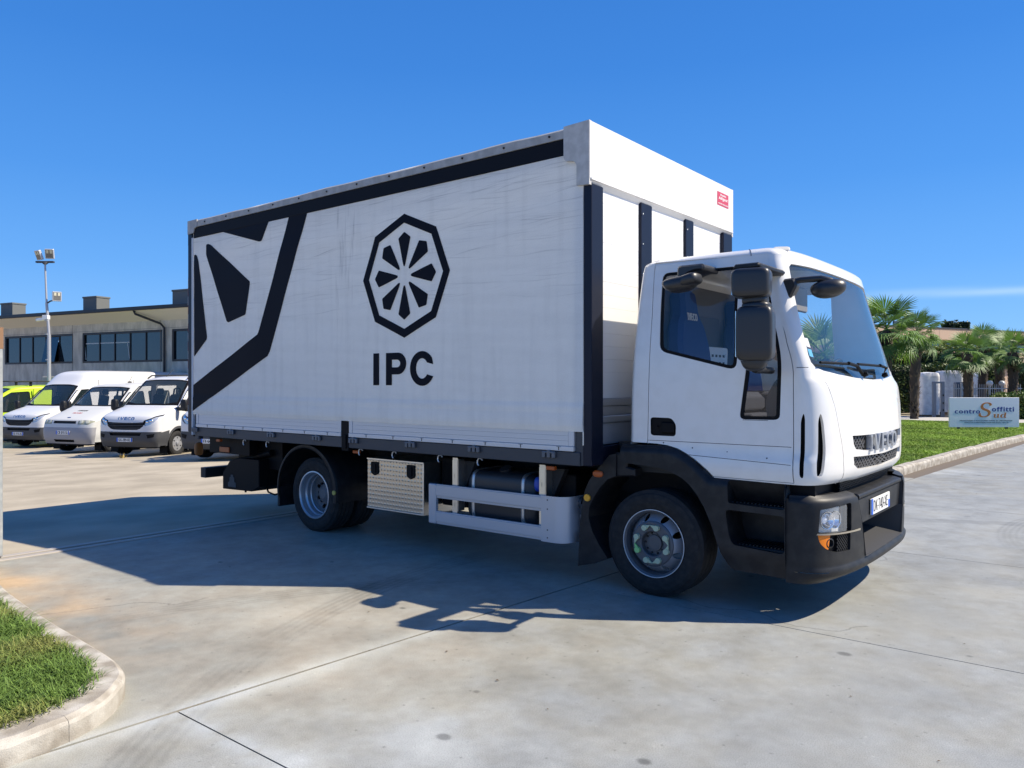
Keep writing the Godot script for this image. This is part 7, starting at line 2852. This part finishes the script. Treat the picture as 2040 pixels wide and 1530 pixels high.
		boxy(s, -sz.x * 0.5, sz.x * 0.5, 0.09, 0.115, -sz.z * 0.5, sz.z * 0.5)
		part("pallet", s, mat("pallet_wood", 0.20, 0.14, 0.08, 0.9), p)
	# steel door frame and the fence with its low wall
	var T := deg_to_rad(36.0)
	var df := thing("door_frame", "tall dark grey steel frame standing open before the wrapped pallets", "gate frame", Vector3(-3.26, 0, -30.95), T)
	s = st()
	boxy(s, -0.24, -0.11, 0.0, 1.58, -0.06, 0.06, 0.01)
	boxy(s, 0.12, 0.24, 0.0, 1.58, -0.06, 0.06, 0.01)
	boxy(s, -0.24, 0.24, 1.52, 1.60, -0.062, 0.062, 0.01)
	part("frame", s, mat("grey_steel", 0.16, 0.18, 0.22, 0.5, 0.3), df)
	s = st()
	for y in [0.35, 0.65, 0.98]:
		boxy(s, 0.15, 0.20, y, y + 0.08, 0.06, 0.085, 0.01)
	part("hinge", s, M.black, df)
	var fence := thing("bar_fence", "light grey steel bar fence running behind the sign", "fence", Vector3(-2.75, 0, -33.4), T)
	s = st()
	boxy(s, -0.35, 2.6, 0.20, 0.24, -0.012, 0.012)
	boxy(s, -0.35, 2.6, 1.28, 1.32, -0.012, 0.012)
	part("rail", s, M.mast_steel, fence)
	s = st()
	cyl(s, Vector3(0, 0.12, 0), Vector3(0, 1.44, 0), 0.012, 0.012, 6)
	cyl(s, Vector3(0, 1.44, 0), Vector3(0, 1.50, 0), 0.018, 0.002, 6)
	var bar := s.commit()
	for k in 32:
		var b := part_mesh("bar", bar, M.mast_steel, fence)
		b.position = Vector3(-0.32 + k * 0.092, 0, 0)
	s = st()
	boxy(s, -0.04, 0.04, 0.0, 1.55, -0.04, 0.04)
	boxy(s, 0.30, 0.62, 1.02, 1.30, -0.05, 0.05, 0.01)
	part("fence_post", s, M.mast_steel, fence)
	var cab := thing("meter_cabinet", "dark grey cabinet on the fence in front of the wide pallet stack", "cabinet", Vector3(-2.95, 0, -34.2), T)
	s = st()
	boxy(s, -0.22, 0.22, 0.55, 1.58, -0.12, 0.12, 0.015)
	boxy(s, -0.16, 0.16, 0.0, 0.55, -0.10, 0.10)
	part("case", s, M.grey_steel, cab)
	s = st()
	boxy(s, -0.19, 0.19, 1.30, 1.55, 0.12, 0.126)
	part("panel", s, mat("panel_blue", 0.04, 0.07, 0.13, 0.3), cab)
	s = st()
	boxy(s, -0.42, 0.55, 0.0, 0.40, -0.10, 0.10, 0.02)
	var lw := part("low_wall", s, mat("wall_cream", 0.52, 0.48, 0.36, 0.85))
	lw.position = Vector3(-2.55, 0, -31.3)
	lw.rotation.y = T
	tag(lw, "short cream wall stub beside the sign board's left end", "wall")
	# globe lamps
	for k in 2:
		var lp := thing("globe_lamp", ["globe lamp on a thin post, the one standing nearer to the wrapped pallets", "globe lamp on a thin post, the one standing by the green shrub"][k], "lamp post", [Vector3(-1.71, 0, -33.65), Vector3(-1.55, 0, -36.35)][k], 0.0, "globe lamps by the fence")
		s = st()
		cyl(s, Vector3(0, 0, 0), Vector3(0, 1.38, 0), 0.028, 0.025, 10)
		cyl(s, Vector3(0, 1.36, 0), Vector3(0, 1.42, 0), 0.06, 0.05, 10)
		part("post", s, M.mast_steel, lp)
		s = st()
		lump(s, Transform3D(Basis(), Vector3(0, 1.53, 0)), Vector3(0.27, 0.25, 0.27), 2.0, 0.0, 24, 16)
		part("globe", s, mat("globe_white", 0.62, 0.62, 0.63, 0.12), lp)
	# far building
	var fb := thing("office_building", "far beige building with flat roof and recessed dark window band behind the palms", "building", Vector3(-7.55, 0, -55.9), deg_to_rad(64.5))
	var stone := mat("beige_wall", 0.50, 0.36, 0.26, 0.85)
	s = st()
	boxy(s, -7.0, 30.0, 4.66, 5.46, -9.0, 0.0, 0.02)
	boxy(s, -7.0, 30.0, 3.15, 3.88, -9.0, 0.0, 0.02)
	boxy(s, -7.0, 30.0, -0.2, 2.6, -9.0, -0.5)
	boxy(s, -7.0, 30.0, 2.6, 5.2, -9.0, -1.0)
	part("wall", s, stone, fb)
	s = st()
	for k in 12:
		boxy(s, -4.6 + k * 2.4, -4.58 + k * 2.4, 4.68, 5.44, -0.02, 0.006)
	part("wall_joint", s, mat("beige_joint", 0.36, 0.28, 0.21, 0.9), fb)
	s = st()
	boxy(s, -7.1, 30.1, 5.46, 5.54, -9.1, 0.05)
	part("roof_edge", s, M.frame_paint, fb)
	for k in 9:
		s = st()
		boxy(s, -6.4 + k * 2.8, -4.2 + k * 2.8, 3.88, 4.66, -0.95, -0.82)
		var wn := part("window", s, M.window_metal, fb)
		s = st()
		for e in 2:
			boxy(s, -6.25 + k * 2.8 + e * 1.0, -5.35 + k * 2.8 + e * 1.0, 3.92, 4.5, -0.81, -0.80)
		part("pane", s, mat("blue_pane", 0.10, 0.18, 0.24, 0.05) if not M.has("blue_pane") else M.blue_pane, wn)
	s = st()
	boxy(s, -2.6, 0.5, 5.54, 6.02, -1.6, -1.5, 0.01)
	for k in 4:
		boxy(s, -2.5 + k, -2.44 + k, 5.54, 6.0, -1.7, -1.6)
	part("roof_screen", s, mat("screen_blue", 0.05, 0.075, 0.11, 0.4), fb)
	var rt := thing("roof_shrub", "dark shrub showing above the far building's roof edge", "shrub", Vector3(-6.9, 5.5, -59.0), 0.4)
	leafy_box(rt, Vector3(1.6, 0.5, 0.8), 700, 25, leaf_quad(0.10, 0.06), Vector3(0.02, 0.035, 0.02), Vector3(0.05, 0.08, 0.03), 0.3)

func _ready() -> void:
	# camera
	var cam := Camera3D.new()
	cam.name = "camera"
	cam.position = Vector3(3.036, 1.498, 6.0)
	cam.rotation = Vector3(0.0, 0.6728, 0.0)
	cam.fov = 52.84
	cam.near = 0.05
	cam.far = 3000.0
	add_child(cam)
	cam.current = true
	# sky, exposure and sun
	make_sky()
	var sun := DirectionalLight3D.new()
	sun.name = "sun"
	sun.light_energy = 1.6
	sun.light_color = Color(1.0, 0.955, 0.88)
	sun.light_angular_distance = 0.5
	sun.shadow_enabled = true
	add_child(sun)
	sun.look_at_from_position(Vector3(0.559, 0.728, -0.396) * 50.0, Vector3.ZERO)
	# structure, then objects, then small things
	make_setting()
	make_verge()
	make_truck()
	make_warehouse()
	make_vans()
	make_yard_things()
	make_garden()
